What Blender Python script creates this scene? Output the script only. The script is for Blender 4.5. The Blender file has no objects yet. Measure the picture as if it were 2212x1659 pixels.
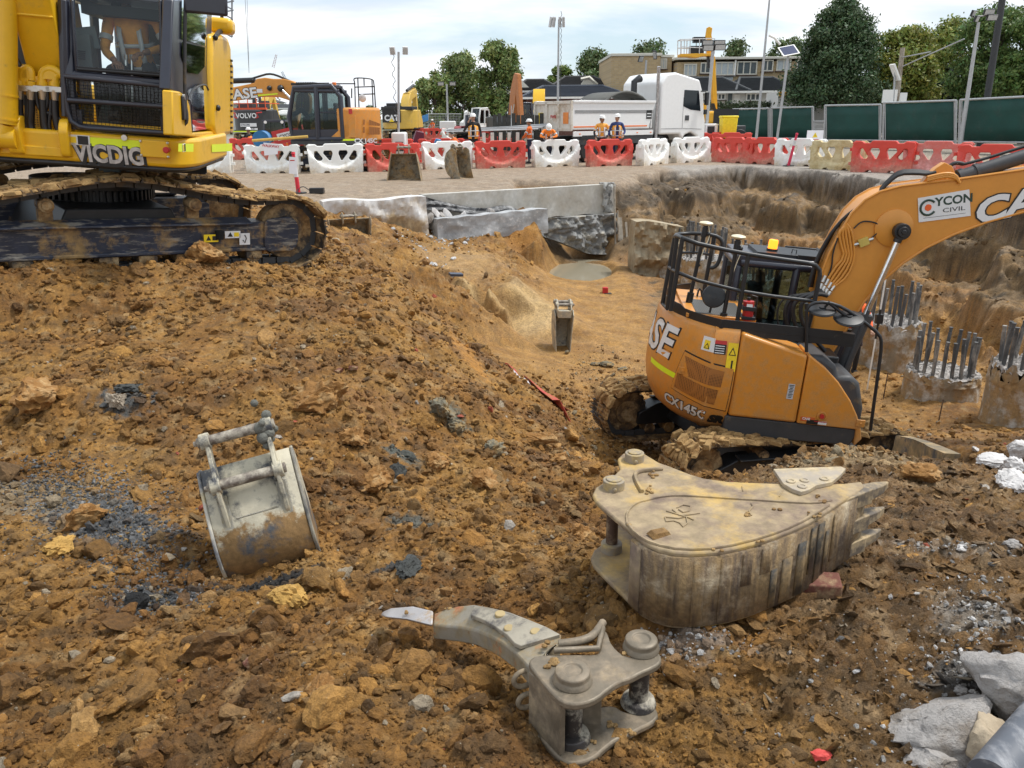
import bpy,bmesh,math,random
import numpy as np
from mathutils import Vector,Matrix,Euler,geometry
PI=math.pi;R=math.radians
C=bpy.context.scene.collection
random.seed(7);RNG=np.random.default_rng(7)

# ---------------------------------------------------------------- camera
CAMZ=1.85;FPX=1726.0;PITCH=R(18.47);ROLL=R(0.5)
_F=Vector((0,math.cos(PITCH),-math.sin(PITCH)))
_U0=Vector((0,math.sin(PITCH),math.cos(PITCH)));_R0=Vector((1,0,0))
_Rt=_R0*math.cos(ROLL) - _U0*math.sin(ROLL);_Up=_R0*math.sin(ROLL) + _U0*math.cos(ROLL)
cam_data=bpy.data.cameras.new('camera');cam=bpy.data.objects.new('camera',cam_data);C.objects.link(cam)
cam.matrix_world=Matrix(((_Rt.x,_Up.x,-_F.x,0),(_Rt.y,_Up.y,-_F.y,0),(_Rt.z,_Up.z,-_F.z,CAMZ),(0,0,0,1)))
cam_data.sensor_width=36;cam_data.lens=FPX/2212*36;cam_data.clip_start=0.05;cam_data.clip_end=3000
bpy.context.scene.camera=cam
def ray(px,py):return _F + _Rt*((px-1106)/FPX) - _Up*((py-829.5)/FPX)
def atz(px,py,z):
    d=ray(px,py);t=(z-CAMZ)/d.z;return Vector((d.x*t,d.y*t,z))
def aty(px,py,Y):
    d=ray(px,py);t=Y/d.y;return Vector((d.x*t,Y,CAMZ+d.z*t))
def gx(px,Y,z=0.0):      # world x of image column px for a point at distance Y and height z
    y=300.0
    for _ in range(6):
        p=aty(px,y,Y);y+=(p.z-z)*FPX/Y*0.9
    return aty(px,y,Y).x

# ---------------------------------------------------------------- sky and light
sc=bpy.context.scene
SUN_EL,SUN_AZ=R(62),R(75)      # azimuth of the sun measured from +Y towards +X
world=bpy.data.worlds.new("World");sc.world=world;world.use_nodes=True
nt=world.node_tree;N=nt.nodes;L=nt.links;N.clear()
out=N.new('ShaderNodeOutputWorld');bg=N.new('ShaderNodeBackground');bg.inputs['Strength'].default_value=0.092
sky=N.new('ShaderNodeTexSky');sky.sky_type='NISHITA';sky.sun_disc=False
sky.sun_elevation=SUN_EL;sky.sun_rotation=SUN_AZ;sky.air_density=1.0;sky.dust_density=1.5;sky.ozone_density=1.0
tc=N.new('ShaderNodeTexCoord');sx=N.new('ShaderNodeSeparateXYZ');L.new(tc.outputs['Generated'],sx.inputs[0])
mz=N.new('ShaderNodeMath');mz.operation='MAXIMUM';mz.inputs[1].default_value=0.0;L.new(sx.outputs['Z'],mz.inputs[0])
ad=N.new('ShaderNodeMath');ad.operation='ADD';ad.inputs[1].default_value=0.22;L.new(mz.outputs[0],ad.inputs[0])
dx=N.new('ShaderNodeMath');dx.operation='DIVIDE';L.new(sx.outputs['X'],dx.inputs[0]);L.new(ad.outputs[0],dx.inputs[1])
dy=N.new('ShaderNodeMath');dy.operation='DIVIDE';L.new(sx.outputs['Y'],dy.inputs[0]);L.new(ad.outputs[0],dy.inputs[1])
cb=N.new('ShaderNodeCombineXYZ');L.new(dx.outputs[0],cb.inputs[0]);L.new(dy.outputs[0],cb.inputs[1])
mp=N.new('ShaderNodeMapping');mp.inputs['Scale'].default_value=(0.55,1.0,1);mp.inputs['Location'].default_value=(3.1,1.7,0)
L.new(cb.outputs[0],mp.inputs[0])
n1=N.new('ShaderNodeTexNoise');n1.inputs['Scale'].default_value=1.3;n1.inputs['Detail'].default_value=8;n1.inputs['Roughness'].default_value=0.55;n1.inputs['Distortion'].default_value=0.3
n2=N.new('ShaderNodeTexNoise');n2.inputs['Scale'].default_value=2.6;n2.inputs['Detail'].default_value=6
L.new(mp.outputs[0],n1.inputs['Vector']);L.new(mp.outputs[0],n2.inputs['Vector'])
r1=N.new('ShaderNodeValToRGB');r1.color_ramp.elements[0].position=0.37;r1.color_ramp.elements[1].position=0.57
r2=N.new('ShaderNodeValToRGB');r2.color_ramp.elements[0].position=0.34;r2.color_ramp.elements[0].color=(7.3,7.7,8.6,1)
r2.color_ramp.elements[1].position=0.62;r2.color_ramp.elements[1].color=(10.4,10.5,10.6,1)
L.new(n1.outputs['Fac'],r1.inputs[0]);L.new(n2.outputs['Fac'],r2.inputs[0])
sb=N.new('ShaderNodeMix');sb.data_type='RGBA';sb.inputs[0].default_value=0.55     # thin veil over the blue
L.new(sky.outputs[0],sb.inputs[6]);sb.inputs[7].default_value=(7.2,9.0,10.2,1)
mx=N.new('ShaderNodeMix');mx.data_type='RGBA'
L.new(r1.outputs[0],mx.inputs[0]);L.new(sb.outputs[2],mx.inputs[6]);L.new(r2.outputs[0],mx.inputs[7])
L.new(mx.outputs[2],bg.inputs['Color']);L.new(bg.outputs[0],out.inputs[0])
sun_d=bpy.data.lights.new('sun','SUN');sun_d.energy=2.8;sun_d.angle=R(12);sun_d.color=(1.0,0.97,0.92)
sun=bpy.data.objects.new('sun',sun_d);C.objects.link(sun)
_sd=Vector((math.sin(SUN_AZ)*math.cos(SUN_EL),math.cos(SUN_AZ)*math.cos(SUN_EL),math.sin(SUN_EL)))
sun.rotation_euler=(-_sd).to_track_quat('-Z','Y').to_euler();sun.location=_sd*50
sc.view_settings.view_transform='Standard';sc.view_settings.look='None';sc.view_settings.exposure=0.40;sc.view_settings.gamma=1.0

# ---------------------------------------------------------------- materials
MATS={}
def mat(name,col,rough=0.55,metal=0.0,dirt=None,amt=0.5,dscale=2.0,var=0.12,vscale=8.0,bump=0.0,bscale=30.0,
        coat=0.0,z0=None,z1=None,dirt2=None,amt2=0.4,d2scale=6.0,soft=0.08,stretch=None,spec=0.5):
    """paint/soil/concrete: base colour, slow variation, up to two layers of dirt with a shape of their own, bump"""
    if name in MATS:return MATS[name]
    m=bpy.data.materials.new(name);m.use_nodes=True;t=m.node_tree;n=t.nodes;l=t.links
    b=n['Principled BSDF'];b.inputs['Roughness'].default_value=rough;b.inputs['Metallic'].default_value=metal
    b.inputs['Specular IOR Level'].default_value=spec
    if coat:b.inputs['Coat Weight'].default_value=coat;b.inputs['Coat Roughness'].default_value=0.12
    c=n.new('ShaderNodeTexCoord');src=c.outputs['Object']
    if stretch:
        ms=n.new('ShaderNodeMapping');ms.inputs['Scale'].default_value=stretch;l.new(src,ms.inputs[0]);srcd=ms.outputs[0]
    else:srcd=src
    def noise(s,det=5,rgh=0.6,v=None):
        q=n.new('ShaderNodeTexNoise');q.inputs['Scale'].default_value=s;q.inputs['Detail'].default_value=det
        q.inputs['Roughness'].default_value=rgh;l.new(v or src,q.inputs['Vector']);return q
    nv=noise(vscale);mr=n.new('ShaderNodeMapRange');mr.inputs[1].default_value=0.3;mr.inputs[2].default_value=0.7
    mr.inputs[3].default_value=1-var;mr.inputs[4].default_value=1+var;l.new(nv.outputs['Fac'],mr.inputs[0])
    mu=n.new('ShaderNodeVectorMath');mu.operation='SCALE';mu.inputs[0].default_value=col[:3];l.new(mr.outputs[0],mu.inputs['Scale'])
    cur=mu.outputs[0];rcur=None
    for dc,a,s,sd in ((dirt,amt,dscale,0),(dirt2,amt2,d2scale,1)):
        if dc is None:continue
        nd=noise(s,8,0.68,srcd if sd==0 else src);f=nd.outputs['Fac']
        th=0.5 + (0.5-a)*0.5
        if z0 is not None and sd==0:
            sp=n.new('ShaderNodeSeparateXYZ');l.new(src,sp.inputs[0])
            mz_=n.new('ShaderNodeMapRange');mz_.inputs[1].default_value=z0;mz_.inputs[2].default_value=z1
            mz_.inputs[3].default_value=0.28;mz_.inputs[4].default_value=-0.22;l.new(sp.outputs['Z'],mz_.inputs[0])
            aa=n.new('ShaderNodeMath');aa.operation='ADD';l.new(f,aa.inputs[0]);l.new(mz_.outputs[0],aa.inputs[1]);f=aa.outputs[0]
        rr=n.new('ShaderNodeMapRange');rr.inputs[1].default_value=th-soft;rr.inputs[2].default_value=th+soft;rr.clamp=True
        l.new(f,rr.inputs[0])
        mm=n.new('ShaderNodeMix');mm.data_type='RGBA';l.new(rr.outputs[0],mm.inputs[0]);l.new(cur,mm.inputs[6])
        nn2=noise(s*5,4);sc2=n.new('ShaderNodeVectorMath');sc2.operation='SCALE';sc2.inputs[0].default_value=dc[:3]
        mr2=n.new('ShaderNodeMapRange');mr2.inputs[1].default_value=0.3;mr2.inputs[2].default_value=0.7;mr2.inputs[3].default_value=0.7;mr2.inputs[4].default_value=1.25
        l.new(nn2.outputs['Fac'],mr2.inputs[0]);l.new(mr2.outputs[0],sc2.inputs['Scale']);l.new(sc2.outputs[0],mm.inputs[7])
        cur=mm.outputs[2]
        if sd==0:
            rm=n.new('ShaderNodeMapRange');rm.inputs[3].default_value=rough;rm.inputs[4].default_value=0.85;l.new(rr.outputs[0],rm.inputs[0])
            l.new(rm.outputs[0],b.inputs['Roughness'])
            if metal:
                r3=n.new('ShaderNodeMapRange');r3.inputs[3].default_value=metal;r3.inputs[4].default_value=0.0;l.new(rr.outputs[0],r3.inputs[0]);l.new(r3.outputs[0],b.inputs['Metallic'])
    l.new(cur,b.inputs['Base Color'])
    if bump:
        nb=noise(bscale,8,0.65);bp=n.new('ShaderNodeBump');bp.inputs['Strength'].default_value=1.0;bp.inputs['Distance'].default_value=bump
        l.new(nb.outputs['Fac'],bp.inputs['Height']);l.new(bp.outputs[0],b.inputs['Normal'])
    MATS[name]=m;return m
def glass(name,col=(0.6,0.75,0.72),alpha=0.35,rough=0.03):
    if name in MATS:return MATS[name]
    m=bpy.data.materials.new(name);m.use_nodes=True;t=m.node_tree;n=t.nodes;l=t.links
    o=n['Material Output'];n.remove(n['Principled BSDF'])
    tr=n.new('ShaderNodeBsdfTransparent');tr.inputs[0].default_value=(*col,1);gl=n.new('ShaderNodeBsdfGlossy');gl.inputs['Roughness'].default_value=rough
    gl.inputs['Color'].default_value=(0.9,0.95,1,1)
    fr=n.new('ShaderNodeFresnel');fr.inputs['IOR'].default_value=1.5;ma=n.new('ShaderNodeMath');ma.operation='ADD';ma.inputs[1].default_value=alpha*0.12-.02;ma.use_clamp=True
    l.new(fr.outputs[0],ma.inputs[0]);mxx=n.new('ShaderNodeMixShader');l.new(ma.outputs[0],mxx.inputs[0]);l.new(tr.outputs[0],mxx.inputs[1]);l.new(gl.outputs[0],mxx.inputs[2])
    l.new(mxx.outputs[0],o.inputs[0]);MATS[name]=m;return m
def emit(name,col,s):
    if name in MATS:return MATS[name]
    m=bpy.data.materials.new(name);m.use_nodes=True;b=m.node_tree.nodes['Principled BSDF']
    b.inputs['Base Color'].default_value=(*col,1);b.inputs['Emission Color'].default_value=(*col,1);b.inputs['Emission Strength'].default_value=s
    MATS[name]=m;return m

MUD=(0.29,0.155,0.047);MUDP=(0.42,0.29,0.14);MUDD=(0.14,0.075,0.025)

# ---------------------------------------------------------------- mesh builder
def rot(rx=0,ry=0,rz=0):return Euler((rx,ry,rz)).to_matrix()
class MB:
    def __init__(s):s.v=[];s.f=[];s.m=[];s.mi=0;s.T=None
    def _a(s,vs,fs,mi=None):
        o=len(s.v)
        if s.T is not None:vs=[s.T @ Vector(p) for p in vs]
        s.v.extend([tuple(p) for p in vs]);s.f.extend([tuple(i+o for i in f) for f in fs]);s.m.extend([s.mi if mi is None else mi]*len(fs));return s
    def box(s,c,d,r=None,taper=1.0):
        x,y,z=d[0]/2,d[1]/2,d[2]/2;vs=[]
        for k,(a,b,e) in enumerate(((-1,-1,-1),(1,-1,-1),(1,1,-1),(-1,1,-1),(-1,-1,1),(1,-1,1),(1,1,1),(-1,1,1))):
            t=taper if e>0 else 1.0;p=Vector((a*x*t,b*y*t,e*z))
            if r is not None:p=r @ p
            vs.append(p+Vector(c))
        return s._a(vs,[(0,3,2,1),(4,5,6,7),(0,1,5,4),(1,2,6,5),(2,3,7,6),(3,0,4,7)])
    def cyl(s,p0,p1,r0,r1=None,n=16,cap=True):
        p0,p1=Vector(p0),Vector(p1);r1=r0 if r1 is None else r1;d=(p1-p0)
        q=d.to_track_quat('Z','Y').to_matrix();vs=[];fs=[]
        for p,r_ in ((p0,r0),(p1,r1)):
            for i in range(n):
                a=2*PI*i/n;vs.append(p + q @ Vector((math.cos(a)*r_,math.sin(a)*r_,0)))
        for i in range(n):j=(i+1) % n;fs.append((i,j,n+j,n+i))
        if cap:fs.append(tuple(range(n-1,-1,-1)));fs.append(tuple(range(n,2*n)))
        return s._a(vs,fs)
    def tube(s,pts,r,n=8,closed=False,smooth=0):
        pts=[Vector(p) for p in pts]
        for _ in range(smooth):
            q=[pts[0]]
            for a,b in zip(pts[:-1],pts[1:]):q+=[a*0.75+b*0.25,a*0.25+b*0.75]
            q.append(pts[-1]);pts=q
        m=len(pts);vs=[];fs=[];up=None
        for i,p in enumerate(pts):
            if closed:d=pts[(i+1) % m]-pts[i-1]
            else:d=pts[min(i+1,m-1)]-pts[max(i-1,0)]
            if d.length<1e-9:d=Vector((0,0,1))
            d.normalize()
            if up is None:up=Vector((0,0,1)) if abs(d.z)<0.9 else Vector((1,0,0))
            x=up.cross(d);x=x.normalized() if x.length>1e-6 else Vector((1,0,0));y=d.cross(x);up=y
            rr=r[i] if hasattr(r,'__len__') else r
            for k in range(n):
                a=2*PI*k/n;vs.append(p+x*math.cos(a)*rr+y*math.sin(a)*rr)
        for i in range(m if closed else m-1):
            for k in range(n):
                a0=i*n+k;a1=i*n+(k+1) % n;b0=((i+1) % m)*n+k;b1=((i+1) % m)*n+(k+1) % n;fs.append((a0,a1,b1,b0))
        if not closed:fs.append(tuple(range(n-1,-1,-1)));fs.append(tuple((m-1)*n+k for k in range(n)))
        return s._a(vs,fs)
    def prism(s,poly,a0,a1,axis='y'):
        """2-D outline extruded along an axis. axis y: outline in (x,z); x: (y,z); z: (x,y)"""
        n=len(poly)
        def P(u,v,w):return {'y':(u,w,v),'x':(w,u,v),'z':(u,v,w)}[axis]
        vs=[P(u,v,a0) for u,v in poly]+[P(u,v,a1) for u,v in poly]
        fs=[tuple(range(n)),tuple(range(2*n-1,n-1,-1))]+[(i,(i+1) % n,n+(i+1) % n,n+i) for i in range(n)]
        return s._a(vs,fs)
    def lathe(s,prof,c=(0,0,0),n=24,q=None):
        vs=[];fs=[];c=Vector(c)
        for r_,z in prof:
            for k in range(n):
                a=2*PI*k/n;p=Vector((math.cos(a)*r_,math.sin(a)*r_,z));vs.append((q @ p if q is not None else p)+c)
        for i in range(len(prof)-1):
            for k in range(n):fs.append((i*n+k,i*n+(k+1) % n,(i+1)*n+(k+1) % n,(i+1)*n+k))
        fs.append(tuple(range(n-1,-1,-1)));fs.append(tuple((len(prof)-1)*n+k for k in range(n)))
        return s._a(vs,fs)
    def grid(s,rows,thick=None):
        """sheet through rows of points (list of lists)"""
        nr,nc=len(rows),len(rows[0]);vs=[p for r_ in rows for p in r_]
        fs=[(i*nc+j,i*nc+j+1,(i+1)*nc+j+1,(i+1)*nc+j) for i in range(nr-1) for j in range(nc-1)]
        return s._a(vs,fs)
    def ball(s,c,r,sub=2,sc=(1,1,1)):
        bm=bmesh.new();bmesh.ops.create_icosphere(bm,subdivisions=sub,radius=1)
        vs=[Vector((v.co.x*r*sc[0],v.co.y*r*sc[1],v.co.z*r*sc[2]))+Vector(c) for v in bm.verts];bm.verts.index_update()
        fs=[tuple(v.index for v in f.verts) for f in bm.faces];bm.free();return s._a(vs,fs)
    def build(s,name,m,parent=None,bevel=0.0,smooth=40,solid=0.0,sub=0,segs=2):
        me=bpy.data.meshes.new(name);me.from_pydata(s.v,[],s.f)
        ms=m if isinstance(m,(list,tuple)) else [m]
        for k in ms:me.materials.append(k)
        if len(ms)>1:me.polygons.foreach_set('material_index',s.m)
        bm=bmesh.new();bm.from_mesh(me);bmesh.ops.recalc_face_normals(bm,faces=bm.faces);bm.to_mesh(me);bm.free()
        if smooth:me.polygons.foreach_set('use_smooth',[True]*len(me.polygons));me.set_sharp_from_angle(angle=R(smooth))
        o=bpy.data.objects.new(name,me);C.objects.link(o)
        if parent is not None:o.parent=parent
        if solid:q=o.modifiers.new('solid','SOLIDIFY');q.thickness=solid;q.offset=0
        if sub:q=o.modifiers.new('sub','SUBSURF');q.levels=sub;q.render_levels=sub
        if bevel:
            q=o.modifiers.new('bevel','BEVEL');q.width=bevel;q.segments=segs;q.limit_method='ANGLE';q.angle_limit=R(35);q.harden_normals=False
        return o
def tag(o,label=None,cat=None,group=None,kind=None):
    if label:o['label']=label
    if cat:o['category']=cat
    if group:o['group']=group
    if kind:o['kind']=kind
    return o
def empty(name,loc,rz=0,rx=0,ry=0,**k):
    o=bpy.data.objects.new(name,None);C.objects.link(o);o.location=loc;o.rotation_euler=(rx,ry,rz);o.empty_display_size=0.2
    tag(o,**k);return o
def copy_tree(o,parent=None):
    c=o.copy();C.objects.link(c)
    if parent is not None:c.parent=parent
    for ch in list(o.children):copy_tree(ch,c)
    return c
def round_poly(pts,r,k=4):
    out_=[];n=len(pts)
    for i in range(n):
        p0,p,p1=Vector(pts[i-1]),Vector(pts[i]),Vector(pts[(i+1) % n]);a=(p0-p);b=(p1-p)
        rr=min(r,a.length*0.45,b.length*0.45);s_,e_=p+a.normalized()*rr,p+b.normalized()*rr
        for j in range(k+1):
            t=j/k;out_.append(tuple(s_*(1-t)**2+p*2*t*(1-t)+e_*t*t))
    return out_
def text_mesh(txt,size,depth=0.002,bold=0.0,shear=0.0,sx=1.0,align='CENTER'):
    cu=bpy.data.curves.new('t','FONT');cu.body=txt;cu.size=size;cu.extrude=depth/2;cu.offset=bold;cu.shear=shear
    cu.align_x=align;cu.align_y='CENTER';cu.resolution_u=3
    o=bpy.data.objects.new('t',cu);C.objects.link(o);dg=bpy.context.evaluated_depsgraph_get();dg.update()
    me=bpy.data.meshes.new_from_object(o.evaluated_get(dg));bpy.data.objects.remove(o);bpy.data.curves.remove(cu)
    vs=[Vector((v.co.x*sx,v.co.y,v.co.z)) for v in me.vertices];fs=[tuple(p.vertices) for p in me.polygons];bpy.data.meshes.remove(me)
    return vs,fs
def text(mb,txt,size,M4,depth=0.002,bold=0.0,shear=0.0,sx=1.0,mi=0,warp=None,align='CENTER'):
    """lettering laid on a surface: text plane x,y mapped by matrix M4 (x right, y up, z out) or a warp function"""
    vs,fs=text_mesh(txt,size,depth,bold,shear,sx,align)
    vs=[warp(p) for p in vs] if warp else [M4 @ p for p in vs]
    mb._a(vs,fs,mi);return mb
def frame(o,x,n):
    """matrix with origin o, x axis and outward normal n"""
    x=Vector(x).normalized();n=Vector(n).normalized();y=n.cross(x).normalized();o=Vector(o)
    return Matrix(((x.x,y.x,n.x,o.x),(x.y,y.y,n.y,o.y),(x.z,y.z,n.z,o.z),(0,0,0,1)))

# ---------------------------------------------------------------- terrain
def _hash(ix,iy,s):
    h=(ix.astype(np.int64)*374761393 + iy.astype(np.int64)*668265263 + s*1442695041) & 0x7fffffff
    h=((h ^ (h >> 13))*1274126177) & 0x7fffffff;return ((h ^ (h >> 16)) & 0xffff)/65535.0
def vnoise(x,y,s=0):
    ix=np.floor(x);iy=np.floor(y);fx=x-ix;fy=y-iy;ux=fx*fx*fx*(fx*(fx*6-15)+10);uy=fy*fy*fy*(fy*(fy*6-15)+10)
    def g(a,b):
        t=_hash(ix+a,iy+b,s)*2*PI;return np.cos(t)*(fx-a)+np.sin(t)*(fy-b)
    return ((g(0,0)*(1-ux)+g(1,0)*ux)*(1-uy)+(g(0,1)*(1-ux)+g(1,1)*ux)*uy)*1.5
def fbm(x,y,o=4,s=0,g=0.5):
    a=1.0;f=1.0;r=0
    for i in range(o):r=r+a*vnoise(x*f+i*17.3,y*f-i*9.1,s+i);a *= g;f *= 2.03
    return r
def cells(x,y,s=0):
    """distance to nearest feature point and its hash (lumps)"""
    ix=np.floor(x);iy=np.floor(y);best=np.full(x.shape,9.0);hb=np.zeros(x.shape)
    for a in (-1,0,1):
        for b in (-1,0,1):
            cx=ix+a+_hash(ix+a,iy+b,s);cy=iy+b+_hash(ix+a,iy+b,s+7);d=(cx-x)**2+(cy-y)**2
            m=d<best;best=np.where(m,d,best);hb=np.where(m,_hash(ix+a,iy+b,s+13),hb)
    return np.sqrt(best),hb
# control points: image column, image row, height  (the surface passes through these places)
TP=[
 # foreground heap under the camera
 (-150,1700,-.35),(300,1700,-.25),(700,1700,-.22),(1106,1700,-.25),(1500,1700,-.28),(1900,1700,-.3),(2400,1700,-.3),
 (-150,1350,-.45),(150,1400,-.4),(0,1200,-.5),(250,1230,-.55),(450,1300,-.55),(700,1350,-.42),(560,1255,-.62),(700,1230,-.6),(420,1000,-.45),(650,960,-.5),(750,1150,-.62),
 (600,1500,-.27),(900,1500,-.26),(1100,1350,-.36),(900,1290,-.5),(950,1150,-.68),(850,1050,-.7),(1100,1200,-.6),(1250,1180,-.55),(1250,1300,-.36),(1250,1480,-.28),(1150,1560,-.25),
 (0,1000,-.42),(200,900,-.25),(-150,900,-.3),(400,850,-.2),(700,850,-.25),(650,740,-.08),(850,800,-.38),(950,950,-.75),(1050,1050,-.8),(1180,1080,-.9),(1150,950,-1.15),(1000,830,-.75),
 (0,720,-.1),(200,700,-.06),(450,680,-.02),(700,660,0.02),(820,680,-.12),(900,720,-.35),(780,560,.0),(720,520,.04),(860,600,-.15),
 # right edge of the heap as seen against the pit
 (905,640,-.4),(940,665,-.6),(1000,720,-.95),(1045,750,-1.1),(1100,800,-1.35),(1150,835,-1.65),(1200,880,-2.0),(1240,920,-2.15),(1290,985,-2.1),(1285,1040,-1.6),(1240,1000,-1.3),(1270,1090,-1.1),(1300,1140,-.75),
 # yellow excavator's stand
 (-200,582,.12),(0,580,.10),(150,578,.10),(300,574,.08),(450,570,.06),(560,572,.04),(680,585,0),(600,520,0),(300,500,0),(0,500,0),(-300,500,0),
 # slope behind the track end to the wall
 (760,505,-.55),(850,495,-.72),(900,540,-.6),(930,580,-.75),(920,505,-1.0),(820,540,-.3),(700,470,-.3),
 # bench
 (960,520,-1.15),(1050,515,-1.18),(950,560,-1.2),(1000,600,-1.28),(930,600,-1.22),(1060,608,-1.3),(1085,560,-1.25),(1040,540,-1.2),
 # far bench block with the orange cut
 (1075,492,-.95),(1165,490,-.95),(1172,500,-.98),(1080,505,-1.0),(1095,562,-1.7),(1170,556,-1.7),(1130,562,-1.75),(1180,540,-1.6),
 # foot of the bench cut
 (935,650,-1.75),(960,690,-2.12),(1050,715,-2.33),(1110,735,-2.4),(1068,640,-1.72),(1100,690,-2.2),(1190,665,-2.0),(1160,720,-2.3),(1215,725,-2.38),(1100,620,-1.55),(1150,640,-1.85),(1120,590,-1.7),(1170,610,-1.95),
 # pit floor
 (1192,606,-2.04),(1235,592,-2.34),(1250,576,-2.36),(1300,578,-2.36),(1180,584,-1.98),(1335,598,-2.02),(1275,608,-2.08),(1335,575,-1.95),(1400,600,-2.15),(1250,660,-2.2),(1420,680,-2.35),(1300,740,-2.42),(1400,760,-2.5),(1180,760,-2.4),(1250,800,-2.5),(1350,830,-2.6),(1300,880,-2.75),(1280,940,-2.7),
 # dark foot under the grey rock
 (1190,545,-1.8),(1250,562,-2.02),(1320,562,-2.02),
 (1410,590,-2.15),(1385,470,-1.0),(1460,478,-1.15),(1350,405,-.25),(1400,400,-.35),(1345,383,0),(1440,372,0),(1440,425,-.65),(1480,540,-1.9),
 # street edge along the concrete wall
 (690,432,-.1),(910,421,-.1),(1100,409,-.1),(1315,398,-.1),(600,440,-.05),(400,450,0),
 # right foreground
 (1530,1355,-.2),(1300,1250,-.28),(1700,1290,-.24),(1850,1150,-.38),(2000,1200,-.34),(1900,1400,-.22),(2212,1350,-.25),(2400,1250,-.3),(2212,1150,-.5),(2050,1080,-.62),(1950,1040,-.7),(2212,1050,-.9),(2400,1000,-1.1),
 (1400,1450,-.25),(1700,1500,-.24),(2000,1500,-.27),
 # ridge hiding the machine's nearest track
 (1310,1120,-.85),(1390,1012,-1.3),(1470,1018,-1.2),(1560,1024,-1.12),(1650,1012,-1.04),(1760,952,-.97),(1850,922,-.95),(1700,990,-1.0),(1500,1050,-1.0),(1700,1030,-.88),(1420,1065,-1.0),(1905,965,-1.05),(1960,990,-1.1),(2080,1010,-1.3),(2100,975,-1.7),(2212,985,-1.6),
 (1700,1150,-.5),(1500,1180,-.5),(1880,1010,-.85),
 # floor by the piles
 (1930,860,-2.9),(1990,900,-2.85),(2120,930,-2.6),(1940,935,-2.5),(2050,960,-2.1),(2212,900,-2.7),(2300,930,-2.5),(1880,800,-2.9),(2120,820,-2.9),(1960,760,-2.88),
]
TW=[ # hidden places, in metres
 (-.9,12.2,-1.9),(-.2,12.0,-2.2),(.5,11.6,-2.4),(1.0,11.2,-2.75),(-1.6,13.0,-1.6),(-2.3,14.0,-1.2),
 (1.2,9.0,-2.75),(1.5,7.9,-2.65),(2.5,7.7,-2.8),(3.5,7.6,-2.85),(4.5,7.8,-2.85),(5.2,8.2,-2.85),(5.3,9.5,-2.9),(3,9,-2.9),(2,9.5,-2.9),(4.2,9.3,-2.9),(3,10.5,-2.9),(2,11,-2.9),(4.5,11,-2.9),(1.5,8.6,-2.85),
 (-5.75,7.55,.42),(-6.8,6.9,.40),(-8.2,6.2,.3),(5.0,12,-2.9),(3.5,13,-2.75),(6.5,11.5,-2.9),(1.6,7.2,-2.1),(3.0,7.0,-2.2),
 (-3.5,15,-.1),(-3.2,18,-.2),(-4.6,17,0),(-8,14,0),(-14,10,0),(-14,18,0),(-6,20,0),(-14,4,0),(-8,7.5,0),(-8,3,-.3),(-6,5,-.2),
 (-3,24,0),(0,26,0),(4,28,0),(8,30,0),(12,26,0),(16,24,0),(20,20,0),(20,10,-1.5),(14,12,-2.5),(16,7,-1.2),(9,4,-.6),(12,2,-.4),(-4,0,-.3),(4,0,-.3),(0,-3,-.3),(-14,-3,-.2),(14,-3,-.3),
 (-14,28,0),(0,40,0),(24,40,0),(-24,40,0),(-30,10,0),(34,14,0),(34,-6,0),(-30,-6,0),(0,-10,0),
]
# terraces of the right wall: image rows of face (f: nearly upright) and ledge (l: nearly level) edges in columns
WCOL={1500:(366,395,412,460,478,530,590,-2.35),1600:(358,402,420,478,500,552,610,-2.5),1750:(368,432,444,508,530,582,645,-2.7),1900:(385,462,480,545,572,618,700,-2.85),2050:(402,500,520,590,622,672,735,-2.9),2212:(428,530,555,640,682,735,830,-2.92),2420:(455,562,592,690,740,800,890,-2.9)}
def _wall():
    cols=[];ks=sorted(WCOL)
    for n_,c in enumerate(range(1420,2421,20)):
        cc=max(c,1500);k0=max(k for k in ks if k <= cc);k1=min(k for k in ks if k >= cc);t=0 if k0==k1 else (cc-k0)/(k1-k0);v=[a_+(b_-a_)*t for a_,b_ in zip(WCOL[k0],WCOL[k1])]
        jt=lambda i,s_:s_*(math.sin(n_*.61+i*2.1)+.7*math.sin(n_*1.37+i*4.3)+.5*math.sin(n_*2.9+i));p=atz(c,v[0]+jt(0,1.0),0);col=[p];Yc=p.y;z=0
        for i in range(1,6):
            r_=v[i]+jt(i,2.0 if i<3 else 5.0)
            if i % 2:q=aty(c,r_,Yc-.50-.12*math.sin(n_*1.9+i));q.z=max(q.z,v[7]+.08*(6-i)*.3)
            else:
                q=atz(c,r_,z-.05)
                if q.y>Yc-.25:q=Vector((aty(c,r_,Yc-.25).x,Yc-.25,z-.05))
            Yc=q.y;z=q.z;col.append(q)
        q=atz(c,v[6],v[7])
        if q.y>Yc-.6:q=Vector((aty(c,v[6],Yc-.6).x,Yc-.6,v[7]))
        col.append(q);cols.append(col)
    tri=[]
    for A,B in zip(cols[:-1],cols[1:]):
        for i in range(6):
            for t_ in ((A[i],B[i],B[i+1]),(A[i],B[i+1],A[i+1])):tri.append([w for p in t_ for w in (p.x,p.y,p.z)])
    return cols,tri
WCOLS,WTRI=_wall()
_pts=[atz(*p) for p in TP]+[Vector(p) for p in TW]+[p for c in WCOLS for p in (c[0],c[6])]+[aty(a_,574,b_) for a_,b_ in ((-20,7.8),(73,8.08),(180,8.42),(292,8.75),(390,9.08),(483,9.38),(590,9.8))]
_co,_e,_fc,_ov,_,_=geometry.delaunay_2d_cdt([p.xy for p in _pts],[],[],0,1e-4)
_zz=[0.0]*len(_co)
for i,lst in enumerate(_ov):_zz[i]=sum(_pts[j].z for j in lst)/len(lst)
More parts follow.
